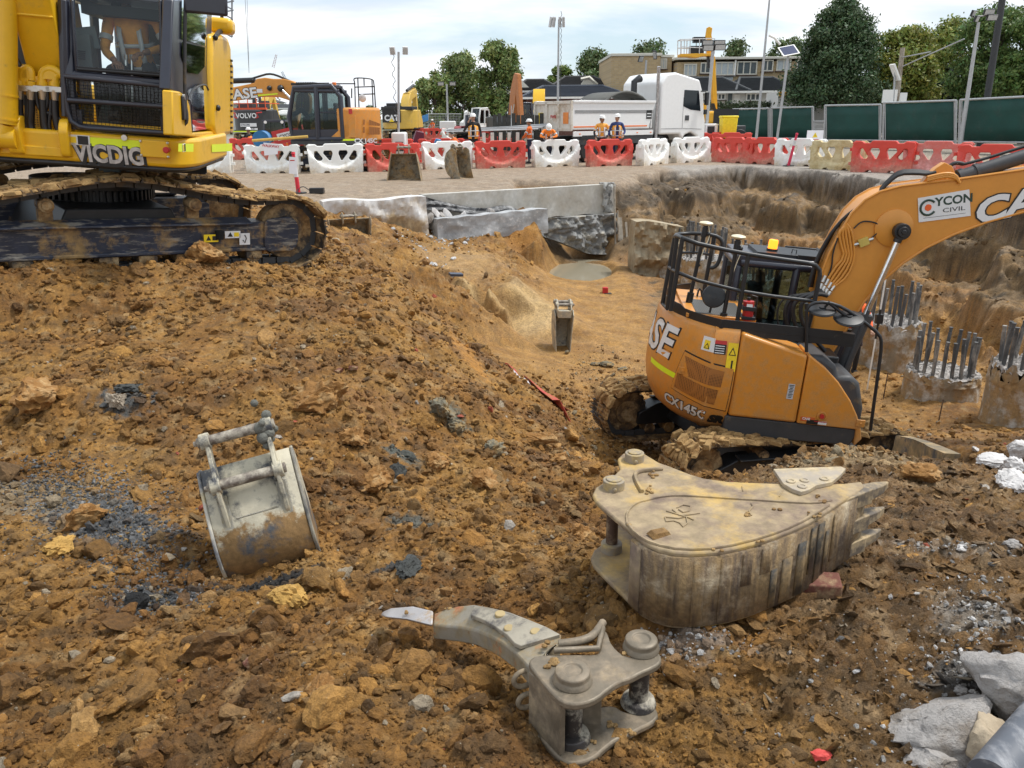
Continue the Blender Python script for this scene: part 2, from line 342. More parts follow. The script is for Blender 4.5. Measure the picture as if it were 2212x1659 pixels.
_TA=np.array(WTRI+[[_co[a].x,_co[a].y,_zz[a],_co[b].x,_co[b].y,_zz[b],_co[c].x,_co[c].y,_zz[c]] for a,b,c in _fc])
def base_z(x,y):
    z=np.zeros(x.shape);done=np.zeros(x.shape,bool)
    for t in _TA:
        x0,y0,z0,x1,y1,z1,x2,y2,z2=t
        m=(x >= min(x0,x1,x2)-1e-6) & (x <= max(x0,x1,x2)+1e-6) & (y >= min(y0,y1,y2)-1e-6) & (y <= max(y0,y1,y2)+1e-6) & ~done
        idx=np.nonzero(m)
        if idx[0].size==0:continue
        X=x[idx];Y=y[idx];den=(y1-y2)*(x0-x2)+(x2-x1)*(y0-y2)
        if abs(den)<1e-12:continue
        a=((y1-y2)*(X-x2)+(x2-x1)*(Y-y2))/den;b=((y2-y0)*(X-x2)+(x0-x2)*(Y-y2))/den;c=1-a-b
        k=(a >= -1e-6) & (b >= -1e-6) & (c >= -1e-6);kk=tuple(q[k] for q in idx)
        z[kk]=a[k]*z0+b[k]*z1+c[k]*z2;done[kk]=True
    return z
# base surface on a regular grid, softened, then sampled bilinearly
GX0,GX1,GY0,GY1,GS=-16.0,22.0,-3.0,36.0,0.06
_gx=np.arange(GX0,GX1,GS);_gy=np.arange(GY0,GY1,GS);_mx,_my=np.meshgrid(_gx,_gy);BZ=base_z(_mx,_my)
def _blur(a,k):
    for ax in (0,1):
        b=np.pad(a,[(k,k) if i==ax else (0,0) for i in (0,1)],mode='edge');c=np.cumsum(b,axis=ax)
        c=np.insert(c,0,0,axis=ax)
        a=(np.take(c,range(2*k+1,c.shape[ax]),axis=ax)-np.take(c,range(0,c.shape[ax]-2*k-1),axis=ax))/(2*k+1)
    return a
_soft=_blur(_blur(BZ,3),3);_fine=_blur(BZ,1)
_wn=np.clip((9.5-_my)/2.0,0,1)      # soft in the near heap, crisp in the far cuts
BZ=_fine*(1-_wn)+_soft*_wn
def _bil(G,x,y):
    u=np.clip((x-GX0)/GS,0,len(_gx)-1.001);v=np.clip((y-GY0)/GS,0,len(_gy)-1.001);i=u.astype(int);j=v.astype(int);a=u-i;b=v-j
    return (G[j,i]*(1-a)+G[j,i+1]*a)*(1-b)+(G[j+1,i]*(1-a)+G[j+1,i+1]*a)*b
def inside(x,y):return (x>GX0) & (x<GX1-.1) & (y>GY0) & (y<GY1-.1)
def blob(x,y,cx,cy,rx,ry,a=0.0,p=1.0):
    c,s=math.cos(a),math.sin(a);dx_=x-cx;dy_=y-cy;u=(dx_*c+dy_*s)/rx;v=(-dx_*s+dy_*c)/ry
    return np.clip(1.6-1.6*np.sqrt(u*u+v*v),0,1)**p
def blobp(x,y,px,py,z,rx,ry,a=0.0,p=1.0):
    q=atz(px,py,z);return blob(x,y,q.x,q.y,rx,ry,a,p)
# how rough (clods) / smooth (cut, tracked, puddled) each place is
def rough_w(x,y):
    w=np.ones(x.shape)
    street=np.clip((y-19.5)/1.5,0,1)*np.clip((_bil(BZ,x,y)+.35)/.2,0,1);w *= 1-.95*street
    floor=np.clip((-_bil(BZ,x,y)-1.6)/.3,0,1)*np.clip((y-12.6)/1.0,0,1)*np.clip((5.4+.22*(y-14)-x)/.8,0,1);w *= 1-.93*floor
    for b in ((1000,660,-1.8,1.2,.5),(1130,690,-2.2,1.2,1.2),(1130,530,-1.3,.9,.5),(1000,560,-1.2,1.3,1.3)):
        w *= 1-.75*blobp(x,y,*b)
    w *= 1-.8*blobp(x,y,1150,700,-2.3,.9,1.3)
    w *= 1-.55*blobp(x,y,470,740,-.1,.7,1.1);w *= 1-.7*blobp(x,y,1010,780,-.85,.28,.9,.3)
    w *= 1-.74*np.clip((x-.75-.22*(y-2))/.4,0,1)*np.clip((7.2-y)/1,0,1)      # wet, driven-over ground on the right
    w *= 1-.5*np.clip((x-4.6)/.6,0,1)*np.clip((y-8)/1,0,1)*np.clip((14-y)/2,0,1)
    w *= 1-.4*blobp(x,y,180,1080,-.5,.9,.8)
    return np.clip(w,.05,1)
_pq=atz(1252,587,-2.12);PX,PY=_pq.x,_pq.y
def height(x,y,fine=True):
    ins=inside(x,y)
    # ragged cut faces: the terraces wander in and out
    wq=np.clip((x-2.6)/.8,0,1)*np.clip((y-13)/1.5,0,1)+.55*np.clip((2.6-x)/.5,0,1)*np.clip((y-14.5)/1,0,1)*np.clip((x+1.8)/.5,0,1)*np.clip((21.5-y)/1,0,1);b0=_bil(BZ,x,y);wq=wq*np.clip((-.02-b0)/.1,0,1)
    z=_bil(BZ,x+wq*(fbm(x*.9,y*.9+7,3,201)*.42+fbm(x*3,y*3,2,205)*.07),y+wq*(fbm(x*.8+5,y*.8,3,211)*.42+fbm(x*3.4,y*3.4,2,215)*.07))
    z0_=z;sl=np.abs(_bil(BZ,x,y+.12)-_bil(BZ,x,y-.12))/.24;kk=1/(1+1.6*np.clip(sl-.5,0,9))
    w=rough_w(x,y)
    steep=np.clip((y-12)/3,0,1);dz=0
    dz=dz + fbm(x*.9+3,y*.9,3,5)*.08*np.clip(w+.15,0,1)
    dz=dz + fbm(x*3.1,y*3.1,3,11)*(.035+.03*steep)*w
    d,h=cells(x*3.2,y*3.2,3);dz=dz + np.clip(.55-d,0,1)*(h-.25)*.15*w
    if fine:
        d,h=cells(x*9,y*9,23);dz=dz + np.clip(.6-d,0,1)*(h-.1)*.075*w
        d,h=cells(x*21+fbm(x*7,y*7,2,8),y*21,31);dz=dz + np.clip(.6-d,0,1)*h*.032*w*np.clip((9-y)/3,.15,1)
        dz=dz + fbm(x*13,y*13,4,41)*.012*(w*.8+.12)
        # smeared mud ripples on the right
        wr=np.clip((x-.7)/.5,0,1)*np.clip((7.5-y)/1,0,1)
        dz=dz + wr*(fbm(x*5+y*2.2,y*16-x*4,4,77)*.040+.030*np.abs(fbm(x*9,y*22,3,90))+.030*fbm(x*2.3,y*2.6,3,95))
        cf=np.clip((y-15)/2,0,1)*np.clip((-.1-z)/.15,0,1)*np.clip((x-3.0)/1,0,1)
        dz=dz + cf*(fbm(x*1.7,y*2.4,3,61)*.09-np.abs(fbm(x*4,y*5,3,65))*.06)
    z=z0_+dz*kk
    pc=np.sqrt(((x-PX)/1.0)**2+((y-PY)/1.5)**2);bw=np.clip(1.9-1.9*pc,0,1);z=z*(1-bw)+np.minimum(z,-2.45)*bw
    # pond and puddles stay below their water
    return np.where(ins,z,fbm(x*.2,y*.2,2,2)*.02)
def hit(px,py):
    """where the ground is seen at an image place"""
    d=ray(px,py);t=np.geomspace(1.2,60,1400);h=height(d.x*t,d.y*t);k=np.nonzero(CAMZ+d.z*t<h)[0];i=k[0] if len(k) else -1;return Vector((d.x*t[i],d.y*t[i],float(h[i])))
def zg(x,y):return float(height(np.array([float(x)]),np.array([float(y)]))[0])

# polar grid, dense where the place is seen close
_az=np.concatenate([np.linspace(-175,-48,60,endpoint=False),np.linspace(-48,48,1150,endpoint=False),np.linspace(48,175,60)])
_rr=np.concatenate([np.geomspace(.25,1.25,18,endpoint=False),np.geomspace(1.25,14,760,endpoint=False),np.linspace(14,32,460,endpoint=False),np.geomspace(32,34,14,endpoint=False),np.geomspace(34,1500,60)])
_A,_Rr=np.meshgrid(np.radians(_az),_rr);TX=_Rr*np.sin(_A);TY=_Rr*np.cos(_A);TZ=height(TX,TY)

def lerp(c,d,w):return c*(1-w[...,None])+np.array(d)*w[...,None]
def soil_col(x,y,z):
    """base colour of the ground, where each kind of soil lies"""
    c=np.ones(x.shape+(3,))*np.array((.280,.137,.031))
    yy=y+1.4*z;n=fbm(x*1.3,yy*1.3,4,101);m=fbm(x*6,yy*6,4,111);q=fbm(x*17,yy*17,3,121)
    c=lerp(c,(.37,.205,.055),np.clip(n*1.2+.1,0,1)*.6);c=lerp(c,(.16,.072,.018),np.clip(-n*1.6,0,1)*.75)
    c=lerp(c,(.12,.068,.026),np.clip(m*1.7-.25,0,1)*.8);c=lerp(c,(.40,.26,.115),np.clip(-m*1.8-.45,0,1)*.7)
    # dark grey crushed asphalt at left, blue-grey clay in the middle
    def patch(px,py,zz,rx,ry,a,col,k,e=1.0):
        nonlocal c
        w=blobp(x,y,px,py,zz,rx,ry,a)*k;w=np.clip(w*2.2-.75+q*.9+m*.5,0,1)*(w>0);c=lerp(c,col,w*e)
    patch(230,1130,-.5,.75,.34,-.5,(.10,.102,.105),1.0);patch(330,1290,-.5,.28,.22,.2,(.06,.062,.064),.8)
    patch(60,1090,-.5,.7,.4,0,(.27,.21,.13),.8,.8);patch(270,870,-.2,.35,.3,0,(.075,.075,.072),.75);patch(560,1270,-.6,.5,.14,.2,(.035,.032,.03),.9)  # last patch: near-black strip along the grey bucket's foot
    patch(880,1010,-.75,.25,.2,0,(.10,.105,.09),.8);patch(970,900,-.7,.25,.25,0,(.12,.115,.085),.8);patch(860,1215,-.55,.2,.1,0,(.07,.075,.075),.8)
    patch(900,1130,-.6,.35,.15,0,(.11,.105,.085),.7);patch(800,840,-.3,.5,.4,0,(.26,.13,.045),.6)
    # orange smear down the heap
    patch(1010,770,-.85,.22,.9,.35,(.40,.19,.04),1.0)
    # wet tan mud on the right
    w=np.clip((x-.75-.2*(y-2))/.4,0,1)*np.clip((9-y)/1,0,1);c=lerp(c,(.15,.083,.03),w*.7);c=lerp(c,(.32,.21,.105),w*np.clip(m*1.6-.1,0,1)*.8);c=lerp(c,(.075,.045,.02),w*np.clip(-m*1.6-.2,0,1)*.7)
    patch(2100,1330,-.25,.35,.2,.4,(.26,.24,.21),.8,.7);patch(2130,1500,-.27,.3,.3,0,(.12,.105,.09),.9);patch(1480,1400,-.25,.4,.12,0,(.30,.26,.22),.7,.6)
    patch(2020,1200,-.36,.6,.12,-.3,(.34,.30,.25),.6,.6)
    patch(1830,1000,-.95,.9,.5,0,(.34,.235,.12),.8)
    # pit floor and cuts
    fl=np.clip((-z-1.55)/.3,0,1)*np.clip((y-12.4)/.8,0,1);c=lerp(c,(.37,.205,.062),fl*.8)
    fl2=fl*np.clip(fbm(x*1.1,y*3.0,3,131)+.2,0,1);c=lerp(c,(.25,.125,.035),fl2*.75)
    for b in ((1000,655,-1.8,1.2,.35),(1150,690,-2.2,1.0,1.3)):
        c=lerp(c,(.50,.345,.16),blobp(x,y,*b)*.85)
    c=lerp(c,(.40,.19,.045),blobp(x,y,1125,530,-1.4,.8,.5)*.7)
    c=lerp(c,(.42,.27,.12),blobp(x,y,1000,560,-1.2,1.4,1.6)*.6)
    # strata of the right wall: tarred gravel, grey crust, brown loam, orange clay; pale and dark bands also paint in ledge light and face shade
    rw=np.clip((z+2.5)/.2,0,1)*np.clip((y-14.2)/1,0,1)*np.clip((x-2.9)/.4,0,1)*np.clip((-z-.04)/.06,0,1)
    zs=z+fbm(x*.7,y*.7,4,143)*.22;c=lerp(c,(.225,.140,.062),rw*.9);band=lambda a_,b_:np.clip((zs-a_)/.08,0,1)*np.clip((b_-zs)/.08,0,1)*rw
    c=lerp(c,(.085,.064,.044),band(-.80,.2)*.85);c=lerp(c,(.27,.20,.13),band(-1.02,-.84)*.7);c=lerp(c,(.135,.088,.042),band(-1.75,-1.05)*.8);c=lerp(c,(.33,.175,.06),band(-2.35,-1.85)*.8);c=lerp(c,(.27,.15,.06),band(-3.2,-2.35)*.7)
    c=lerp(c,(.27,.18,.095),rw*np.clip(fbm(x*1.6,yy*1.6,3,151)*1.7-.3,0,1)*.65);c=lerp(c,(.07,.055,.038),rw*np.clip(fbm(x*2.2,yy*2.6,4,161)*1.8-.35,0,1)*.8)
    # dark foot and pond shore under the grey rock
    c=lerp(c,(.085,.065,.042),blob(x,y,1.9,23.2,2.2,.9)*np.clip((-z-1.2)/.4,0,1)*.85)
    # street: trampled grey-pink gravel, asphalt at right
    st=np.clip((z+.3)/.15,0,1)*np.clip((y-18.5)/1.0,0,1)
    c=lerp(c,(.30,.228,.16),st);c=lerp(c,(.26,.19,.13),st*np.clip(m*1.4+.1,0,1)*.7);c=lerp(c,(.35,.28,.205),st*np.clip(n*1.3,0,1)*.5)
    asph=st*np.clip((x-5.6)/.5,0,1)*np.clip((33-y)/1,0,1);c=lerp(c,(.30,.275,.245),asph*.8)
    far=np.clip((y-34)/6,0,1);c=lerp(c,(.27,.235,.19),far*.9);c=lerp(c,(.08,.10,.05),np.clip((np.hypot(x,y)-95)/20,0,1)*.8)
    sl=np.abs(_bil(BZ,x,y+.12)-_bil(BZ,x,y-.12))/.24;kq=1/(1+3*np.clip(sl-.8,0,9));c *= (1+(.22*q+.12*m)*kq)[...,None]
    return np.clip(c,.01,.9)
def soil_material(name='soil',bump=.012,wet=True):
    m=bpy.data.materials.new(name);m.use_nodes=True;t=m.node_tree;n=t.nodes;l=t.links;b=n['Principled BSDF']
    at=n.new('ShaderNodeAttribute');at.attribute_name='Col';tc_=n.new('ShaderNodeTexCoord')
    def noise(s,d=8,r_=.65):
        q=n.new('ShaderNodeTexNoise');q.inputs['Scale'].default_value=s;q.inputs['Detail'].default_value=d;q.inputs['Roughness'].default_value=r_;l.new(tc_.outputs['Object'],q.inputs['Vector']);return q
    a=noise(38);mr=n.new('ShaderNodeMapRange');mr.inputs[1].default_value=.3;mr.inputs[2].default_value=.7;mr.inputs[3].default_value=.62;mr.inputs[4].default_value=1.36
    l.new(a.outputs['Fac'],mr.inputs[0]);mu=n.new('ShaderNodeVectorMath');mu.operation='SCALE';n3=noise(4.5,6,.6);m3=n.new('ShaderNodeMapRange');m3.inputs[1].default_value=.3;m3.inputs[2].default_value=.7;m3.inputs[3].default_value=.74;m3.inputs[4].default_value=1.24;l.new(n3.outputs['Fac'],m3.inputs[0]);mq=n.new('ShaderNodeVectorMath');mq.operation='SCALE';l.new(at.outputs['Color'],mq.inputs[0]);l.new(m3.outputs[0],mq.inputs['Scale']);l.new(mq.outputs[0],mu.inputs[0]);l.new(mr.outputs[0],mu.inputs['Scale'])
    vo=n.new('ShaderNodeTexVoronoi');vo.inputs['Scale'].default_value=55;l.new(tc_.outputs['Object'],vo.inputs['Vector'])   # small pale stones
    sr=n.new('ShaderNodeMapRange');sr.inputs[1].default_value=.16;sr.inputs[2].default_value=.10;sr.clamp=True;l.new(vo.outputs['Distance'],sr.inputs[0])
    sc_=n.new('ShaderNodeSeparateColor');l.new(vo.outputs['Color'],sc_.inputs[0]);th=n.new('ShaderNodeMath');th.operation='GREATER_THAN';th.inputs[1].default_value=.86;l.new(sc_.outputs[0],th.inputs[0])
    mm=n.new('ShaderNodeMath');mm.operation='MULTIPLY';l.new(sr.outputs[0],mm.inputs[0]);l.new(th.outputs[0],mm.inputs[1])
    mxx=n.new('ShaderNodeMix');mxx.data_type='RGBA';l.new(mm.outputs[0],mxx.inputs[0]);l.new(mu.outputs[0],mxx.inputs[6]);mxx.inputs[7].default_value=(.42,.36,.26,1)
    l.new(mxx.outputs[2],b.inputs['Base Color'])
    wa=n.new('ShaderNodeAttribute');wa.attribute_name='wet';wn=noise(1.7,5);wr=n.new('ShaderNodeMapRange');wr.inputs[1].default_value=.42;wr.inputs[2].default_value=.62;wr.inputs[3].default_value=.92;wr.inputs[4].default_value=.58;l.new(wn.outputs['Fac'],wr.inputs[0]);wm=n.new('ShaderNodeMix');wm.data_type='FLOAT';wn2=noise(7,4);wf=n.new('ShaderNodeMapRange');wf.inputs[1].default_value=.45;wf.inputs[2].default_value=.6;l.new(wn2.outputs['Fac'],wf.inputs[0]);wf2=n.new('ShaderNodeMath');wf2.operation='MULTIPLY';l.new(wf.outputs[0],wf2.inputs[0]);l.new(wa.outputs['Fac'],wf2.inputs[1]);l.new(wf2.outputs[0],wm.inputs[0]);l.new(wr.outputs[0],wm.inputs[2]);wm.inputs[3].default_value=.30;l.new(wm.outputs[0],b.inputs['Roughness'])
    b.inputs['Specular IOR Level'].default_value=.4
    n1_=noise(26,10,.72);n2_=noise(150,4,.6);ad_=n.new('ShaderNodeMath');ad_.operation='MULTIPLY_ADD';ad_.inputs[1].default_value=.22;l.new(n2_.outputs['Fac'],ad_.inputs[0]);l.new(n1_.outputs['Fac'],ad_.inputs[2])
    bp=n.new('ShaderNodeBump');bp.inputs['Strength'].default_value=1;bp.inputs['Distance'].default_value=bump*3.2;l.new(ad_.outputs[0],bp.inputs['Height']);l.new(bp.outputs[0],b.inputs['Normal'])
    MATS[name]=m;return m
SOIL=soil_material()
def np_mesh(name,V,F,m,col=None,smooth=False):
    me=bpy.data.meshes.new(name);nv,nf,k=len(V),len(F),F.shape[1]
    me.vertices.add(nv);me.vertices.foreach_set('co',V.astype(np.float32).ravel());me.loops.add(nf*k);me.loops.foreach_set('vertex_index',F.astype(np.int32).ravel())
    me.polygons.add(nf);me.polygons.foreach_set('loop_start',np.arange(0,nf*k,k,dtype=np.int32));me.polygons.foreach_set('loop_total',np.full(nf,k,dtype=np.int32))
    me.update(calc_edges=True);me.validate()
    if col is not None:
        at=me.attributes.new('Col','FLOAT_COLOR','POINT');cc=np.ones((nv,4),np.float32);cc[:,:3]=col;at.data.foreach_set('color',cc.ravel())
    me.polygons.foreach_set('use_smooth',np.full(len(me.polygons),smooth));me.materials.append(m)
    o=bpy.data.objects.new(name,me);C.objects.link(o);return o
_nr,_na=TX.shape
_V=np.stack([TX,TY,TZ],-1).reshape(-1,3);_i=np.arange((_nr-1)*_na).reshape(_nr-1,_na)[:,:-1].ravel()
_Fq=np.stack([_i,_i+1,_i+_na+1,_i+_na],-1)
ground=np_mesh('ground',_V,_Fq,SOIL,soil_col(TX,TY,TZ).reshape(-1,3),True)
_wet=np.clip((TX-.6-.2*(TY-2))/.5,0,1)*np.clip((8-TY)/1,0,1)*.9+np.clip((-TZ-1.6)/.4,0,1)*.35;_wat=ground.data.attributes.new('wet','FLOAT','POINT')
if len(ground.data.vertices)==TX.size:_wat.data.foreach_set('value',_wet.ravel().astype(np.float32))
tag(ground,'ochre clay spoil, cut pit and trampled gravel of the building site',None,None,'structure')

# ---------------------------------------------------------------- loose clods
def ico(sub):
    bm=bmesh.new();bmesh.ops.create_icosphere(bm,subdivisions=sub,radius=1);bm.verts.index_update()
    v=np.array([q.co[:] for q in bm.verts]);f=np.array([[q.index for q in p.verts] for p in bm.faces]);bm.free();return v,f
def chunk_shape(sub,seed,cuts=7,lump=.16,flat=(1,.85,.62)):
    v,f=ico(sub);g=np.random.default_rng(seed)
    for _ in range(cuts):
        n_=g.normal(size=3);n_ /= np.linalg.norm(n_);d=g.uniform(.45,.85);t=v @ n_-d;v=v-np.clip(t,0,None)[:,None]*n_*1.0
    k=fbm(v[:,0]*1.6+seed,v[:,1]*1.6+v[:,2]*1.3,3,seed % 50);k2=fbm(v[:,2]*4+seed,v[:,1]*4+v[:,0]*3,3,seed % 37+3)
    k3=fbm(v[:,0]*8+seed,v[:,1]*8-v[:,2]*7,2,seed % 31+9);v=v*(1+lump*k+lump*.6*k2+lump*.5*k3)[:,None];return v*np.array(flat),f
PROTO1=[chunk_shape(1,100+i) for i in range(14)];PROTO2=[chunk_shape(2,200+i,8,.24,(1,.8,.6)) for i in range(12)];PROTO3=[chunk_shape(3,300+i,6) for i in range(8)]
def scatter(name,protos,X,Y,S,colfn,label,smooth=False,bury=.25,zf=None):
    n_=len(X);Z=height(X,Y,True) if zf is None else zf(X,Y);VV=[];FF=[];CC=[];off=0
    base=soil_col(X,Y,Z);base=colfn(base,n_)
    pid=RNG.integers(0,len(protos),n_)
    ang=RNG.uniform(0,2*PI,n_);tx=RNG.normal(0,.5,n_);ty=RNG.normal(0,.5,n_);st=RNG.uniform(.7,1.35,(n_,3))
    for k,(pv,pf) in enumerate(protos):
        I=np.nonzero(pid==k)[0]
        if not len(I):continue
        v=pv[None]*st[I][:,None]*S[I][:,None,None]
        ca,sa=np.cos(tx[I])[:,None],np.sin(tx[I])[:,None];v=np.stack([v[...,0],v[...,1]*ca-v[...,2]*sa,v[...,1]*sa+v[...,2]*ca],-1)
        ca,sa=np.cos(ty[I])[:,None],np.sin(ty[I])[:,None];v=np.stack([v[...,0]*ca+v[...,2]*sa,v[...,1],-v[...,0]*sa+v[...,2]*ca],-1)
        ca,sa=np.cos(ang[I])[:,None],np.sin(ang[I])[:,None];v=np.stack([v[...,0]*ca-v[...,1]*sa,v[...,0]*sa+v[...,1]*ca,v[...,2]],-1)
        v=v+np.stack([X[I],Y[I],Z[I]+S[I]*bury],-1)[:,None]
        nv=pv.shape[0];VV.append(v.reshape(-1,3));FF.append((pf[None]+(np.arange(len(I))*nv)[:,None,None]+off).reshape(-1,3));CC.append(np.repeat(base[I],nv,0));off+=nv*len(I)
    o=np_mesh(name,np.concatenate(VV),np.concatenate(FF),SOIL,np.concatenate(CC),smooth)
    return tag(o,label,None,None,'stuff')
def polar(n_,r0,r1,a0=-40,a1=40):
    r=np.exp(RNG.uniform(math.log(r0),math.log(r1),n_));a=np.radians(RNG.uniform(a0,a1,n_));return r*np.sin(a),r*np.cos(a)
def clodcol(b,n_):
    k=RNG.uniform(.6,1.38,(n_,1));b=b*k;t=RNG.random(n_)
    b[t<.012]=np.array((.36,.29,.20));b[(t>.03) & (t<.055)]=np.array((.44,.23,.06));m=(t>.055) & (t<.080);b[m]=b[m]*.55
    b[(t>.085) & (t<.088)]=np.array((.42,.38,.33));b[(t>.093) & (t<.0945)]=np.array((.36,.09,.05));return b
def clods(name,protos,n_,r0,r1,smin,smax,alpha,label,a=(-54,54)):
    X,Y=polar(n_,r0,r1,*a);w=rough_w(X,Y);keep=RNG.random(n_)<w**1.3;X,Y=X[keep],Y[keep];d=np.hypot(X,Y)
    S=smin*d*(1-RNG.random(len(X)))**(-1/alpha);S=np.minimum(S,smax*(.5+.5*RNG.random(len(X))));S *= np.clip(.35+rough_w(X,Y),.4,1)
    return scatter(name,protos,X,Y,S,clodcol,label)
if not globals().get('NOCLODS'):
    clods('small_clods',PROTO1,82000,1.3,13,.0016,.05,2.2,'crumbled ochre clay strewn over the spoil heap')
    clods('clods',PROTO2,13000,1.3,14,.0034,.07,2.2,'fist sized ochre clay clods on the spoil heap')
    clods('large_clods',PROTO3,420,2.4,12,.0085,.11,1.7,'big sticky clay clods on the spoil heap',(-52,8))
    X,Y=polar(15000,1.6,8,4,54);kk_=X>.75+.2*(Y-2);X,Y=X[kk_],Y[kk_];S_=np.minimum(.0028*np.hypot(X,Y)*(1-RNG.random(len(X)))**-.5,.07)
    scatter('mud_flakes',[(v*np.array((1,.75,.28)),f) for v,f in PROTO2],X,Y,S_,clodcol,'torn flakes of wet mud on the driven ground at right',bury=.05)
    clods('far_clods',PROTO1,14000,12,29,.0012,.13,1.9,'loose clay crumbs on the pit floor and its slopes')

# ---------------------------------------------------------------- people
SKIN=mat('skin',(.42,.24,.16),rough=.55,var=.06);SKIN2=mat('skin_tanned',(.28,.15,.09),rough=.55,var=.06);HAIR=mat('dark_hair',(.02,.016,.012),rough=.7)
HVO=mat('hivis_orange',(.85,.22,.02),rough=.75,var=.12,vscale=14,bump=.004,bscale=18);HVY=mat('hivis_amber',(.85,.38,.06),rough=.75,var=.12,vscale=14,bump=.004,bscale=18);HVR=mat('hivis_red_orange',(.85,.12,.02),rough=.75,var=.12,vscale=14)
SILV=mat('silver_tape',(.52,.54,.55),rough=.35,var=.05);NAVC=mat('navy_cloth',(.015,.02,.045),rough=.85,var=.2,vscale=12);BLKC=mat('black_cloth',(.02,.02,.022),rough=.85,var=.2,vscale=12);BLUC=mat('blue_cloth',(.03,.05,.16),rough=.85,var=.2,vscale=12)
HAT=mat('white_helmet',(.82,.82,.80),rough=.3,var=.02);PHONE=mat('phone_black',(.01,.01,.012),rough=.25)
def add(a,b):return (Vector(a)+Vector(b))
def person(label,loc_,rz,pose,mats,scale=1.0,hat=True,group='site workers',vest=None,item=None,tapes=True,detail=2):
    """pose: dict of joints in body space (x right, y front, z up). mats: trousers, top, forearm, skin"""
    root=empty('person',loc_,rz);tag(root,label,'person',group)
    P={k:Vector(v)*scale for k,v in pose.items()};s=scale
    V=[];E=[];Rr=[];M=[]
    def node(p,r,m,par=None):
        V.append(p);Rr.append(r);M.append(m)
        if par is not None:E.append((par,len(V)-1))
        return len(V)-1
    TRO,TOP,SLV,SK=0,1,2,3
    pel=node(P['pelvis'],(.15*s,.115*s),TRO);wa=node(P['pelvis'].lerp(P['chest'],.45),(.135*s,.105*s),TOP,pel);ch=node(P['chest'],(.17*s,.12*s),TOP,wa)
    sh=node(P['chest'].lerp(P['neck'],.65),(.12*s,.09*s),TOP,ch);nk=node(P['neck'],(.055*s,.055*s),SK,sh);hd=node(P['neck'].lerp(P['head'],.5),(.06*s,.065*s),SK,nk)
    for e in 'lr':
        a=node(P['sho'+e],(.065*s,.065*s),TOP,sh);b=node(P['sho'+e].lerp(P['elb'+e],.5),(.055*s,.055*s),TOP,a);c=node(P['elb'+e],(.045*s,.045*s),SLV,b)
        d=node(P['elb'+e].lerp(P['wri'+e],.5),(.04*s,.04*s),SLV,c);f=node(P['wri'+e],(.028*s,.024*s),SK,d)
        h=node(P['hip'+e],(.095*s,.095*s),TRO,pel);g=node(P['hip'+e].lerp(P['kne'+e],.5),(.08*s,.08*s),TRO,h);k=node(P['kne'+e],(.062*s,.062*s),TRO,g)
        q=node(P['kne'+e].lerp(P['ank'+e],.5),(.055*s,.055*s),TRO,k);an=node(P['ank'+e],(.045*s,.045*s),TRO,q)
    me=bpy.data.meshes.new('body');me.from_pydata(V,E,[]);o=bpy.data.objects.new('body',me);C.objects.link(o)
    md=o.modifiers.new('skin','SKIN');md.use_smooth_shade=True
    for i,v in enumerate(me.skin_vertices[0].data):v.radius=Rr[i];v.use_root=(i==0)
    sb_=o.modifiers.new('sub','SUBSURF');sb_.levels=1;sb_.render_levels=1
    dg=bpy.context.evaluated_depsgraph_get();dg.update();m2=bpy.data.meshes.new_from_object(o.evaluated_get(dg));bpy.data.objects.remove(o)
    for k in mats:m2.materials.append(k)
    for p in m2.polygons:
        c=p.center;best=1e9;bi=0
        for i,v in enumerate(V):
            d2=(c-v).length-Rr[i][0]*.5
            if d2<best:best=d2;bi=i
        p.material_index=M[bi];p.use_smooth=True
    m2.name='body';body=bpy.data.objects.new('body',m2);C.objects.link(body);body.parent=root
    # head with brow, nose, chin, ears; facing direction 'face'
    hc=P['head'];fd=Vector(pose.get('face',(0,1,0))).normalized();up=Vector(pose.get('headup',(0,0,1)));rt=fd.cross(up).normalized();up=rt.cross(fd).normalized()
    HM=Matrix(((rt.x,fd.x,up.x,hc.x),(rt.y,fd.y,up.y,hc.y),(rt.z,fd.z,up.z,hc.z),(0,0,0,1)))
    v,f=ico(3 if detail>1 else 2);vv=[]
    for p in v:
        x,y,z=p*np.array((.076,.097,.118));
        if z<-.03:x *= 1-.30*min(1,(-z-.03)/.08);y=y*(1-.12*min(1,(-z-.03)/.08))+.010
        if y>.04 and abs(x)<.06:
            y+=.006*math.exp(-((z-.028)/.016)**2)-.012*math.exp(-((z-.006)/.014)**2)*math.exp(-((abs(x)-.032)/.017)**2)
            y+=.022*math.exp(-(x/.013)**2)*math.exp(-((z+.016)/.020)**2)+.007*math.exp(-(x/.03)**2)*math.exp(-((z+.055)/.010)**2)+.008*math.exp(-(x/.022)**2)*math.exp(-((z+.095)/.018)**2)
        vv.append(HM @ (Vector((x,y,z))*s))
    m=MB();m._a(vv,[tuple(q) for q in f]);
    for e in (-1,1):m.ball(HM @ Vector((e*.078*s,-.004*s,-.008*s)),.024*s,1,(.45,.8,1.15))
    hdm=m.build('head',mats[3],root,smooth=180)
    m=MB()
    for e in (-1,1):m.ball(HM @ Vector((e*.031*s,.080*s,.008*s)),.009*s,1)
    m.box(HM @ Vector((0,.094*s,-.052*s)),(.036*s,.01*s,.006*s),HM.to_3x3());m.build('eyes',HAIR,hdm)
    m=MB();hv=[]
    for p in v:
        if p[2]>-.15 and (p[1]<.35 or p[2]>.62):hv.append(1)
        else:hv.append(0)
    hvv=[HM @ Vector((p[0]*.081*s,p[1]*.102*s,p[2]*.122*s)) for p in v];m._a(hvv,[tuple(q) for q in f if all(hv[i] for i in q)]);m.build('hair',HAIR,root,smooth=180)
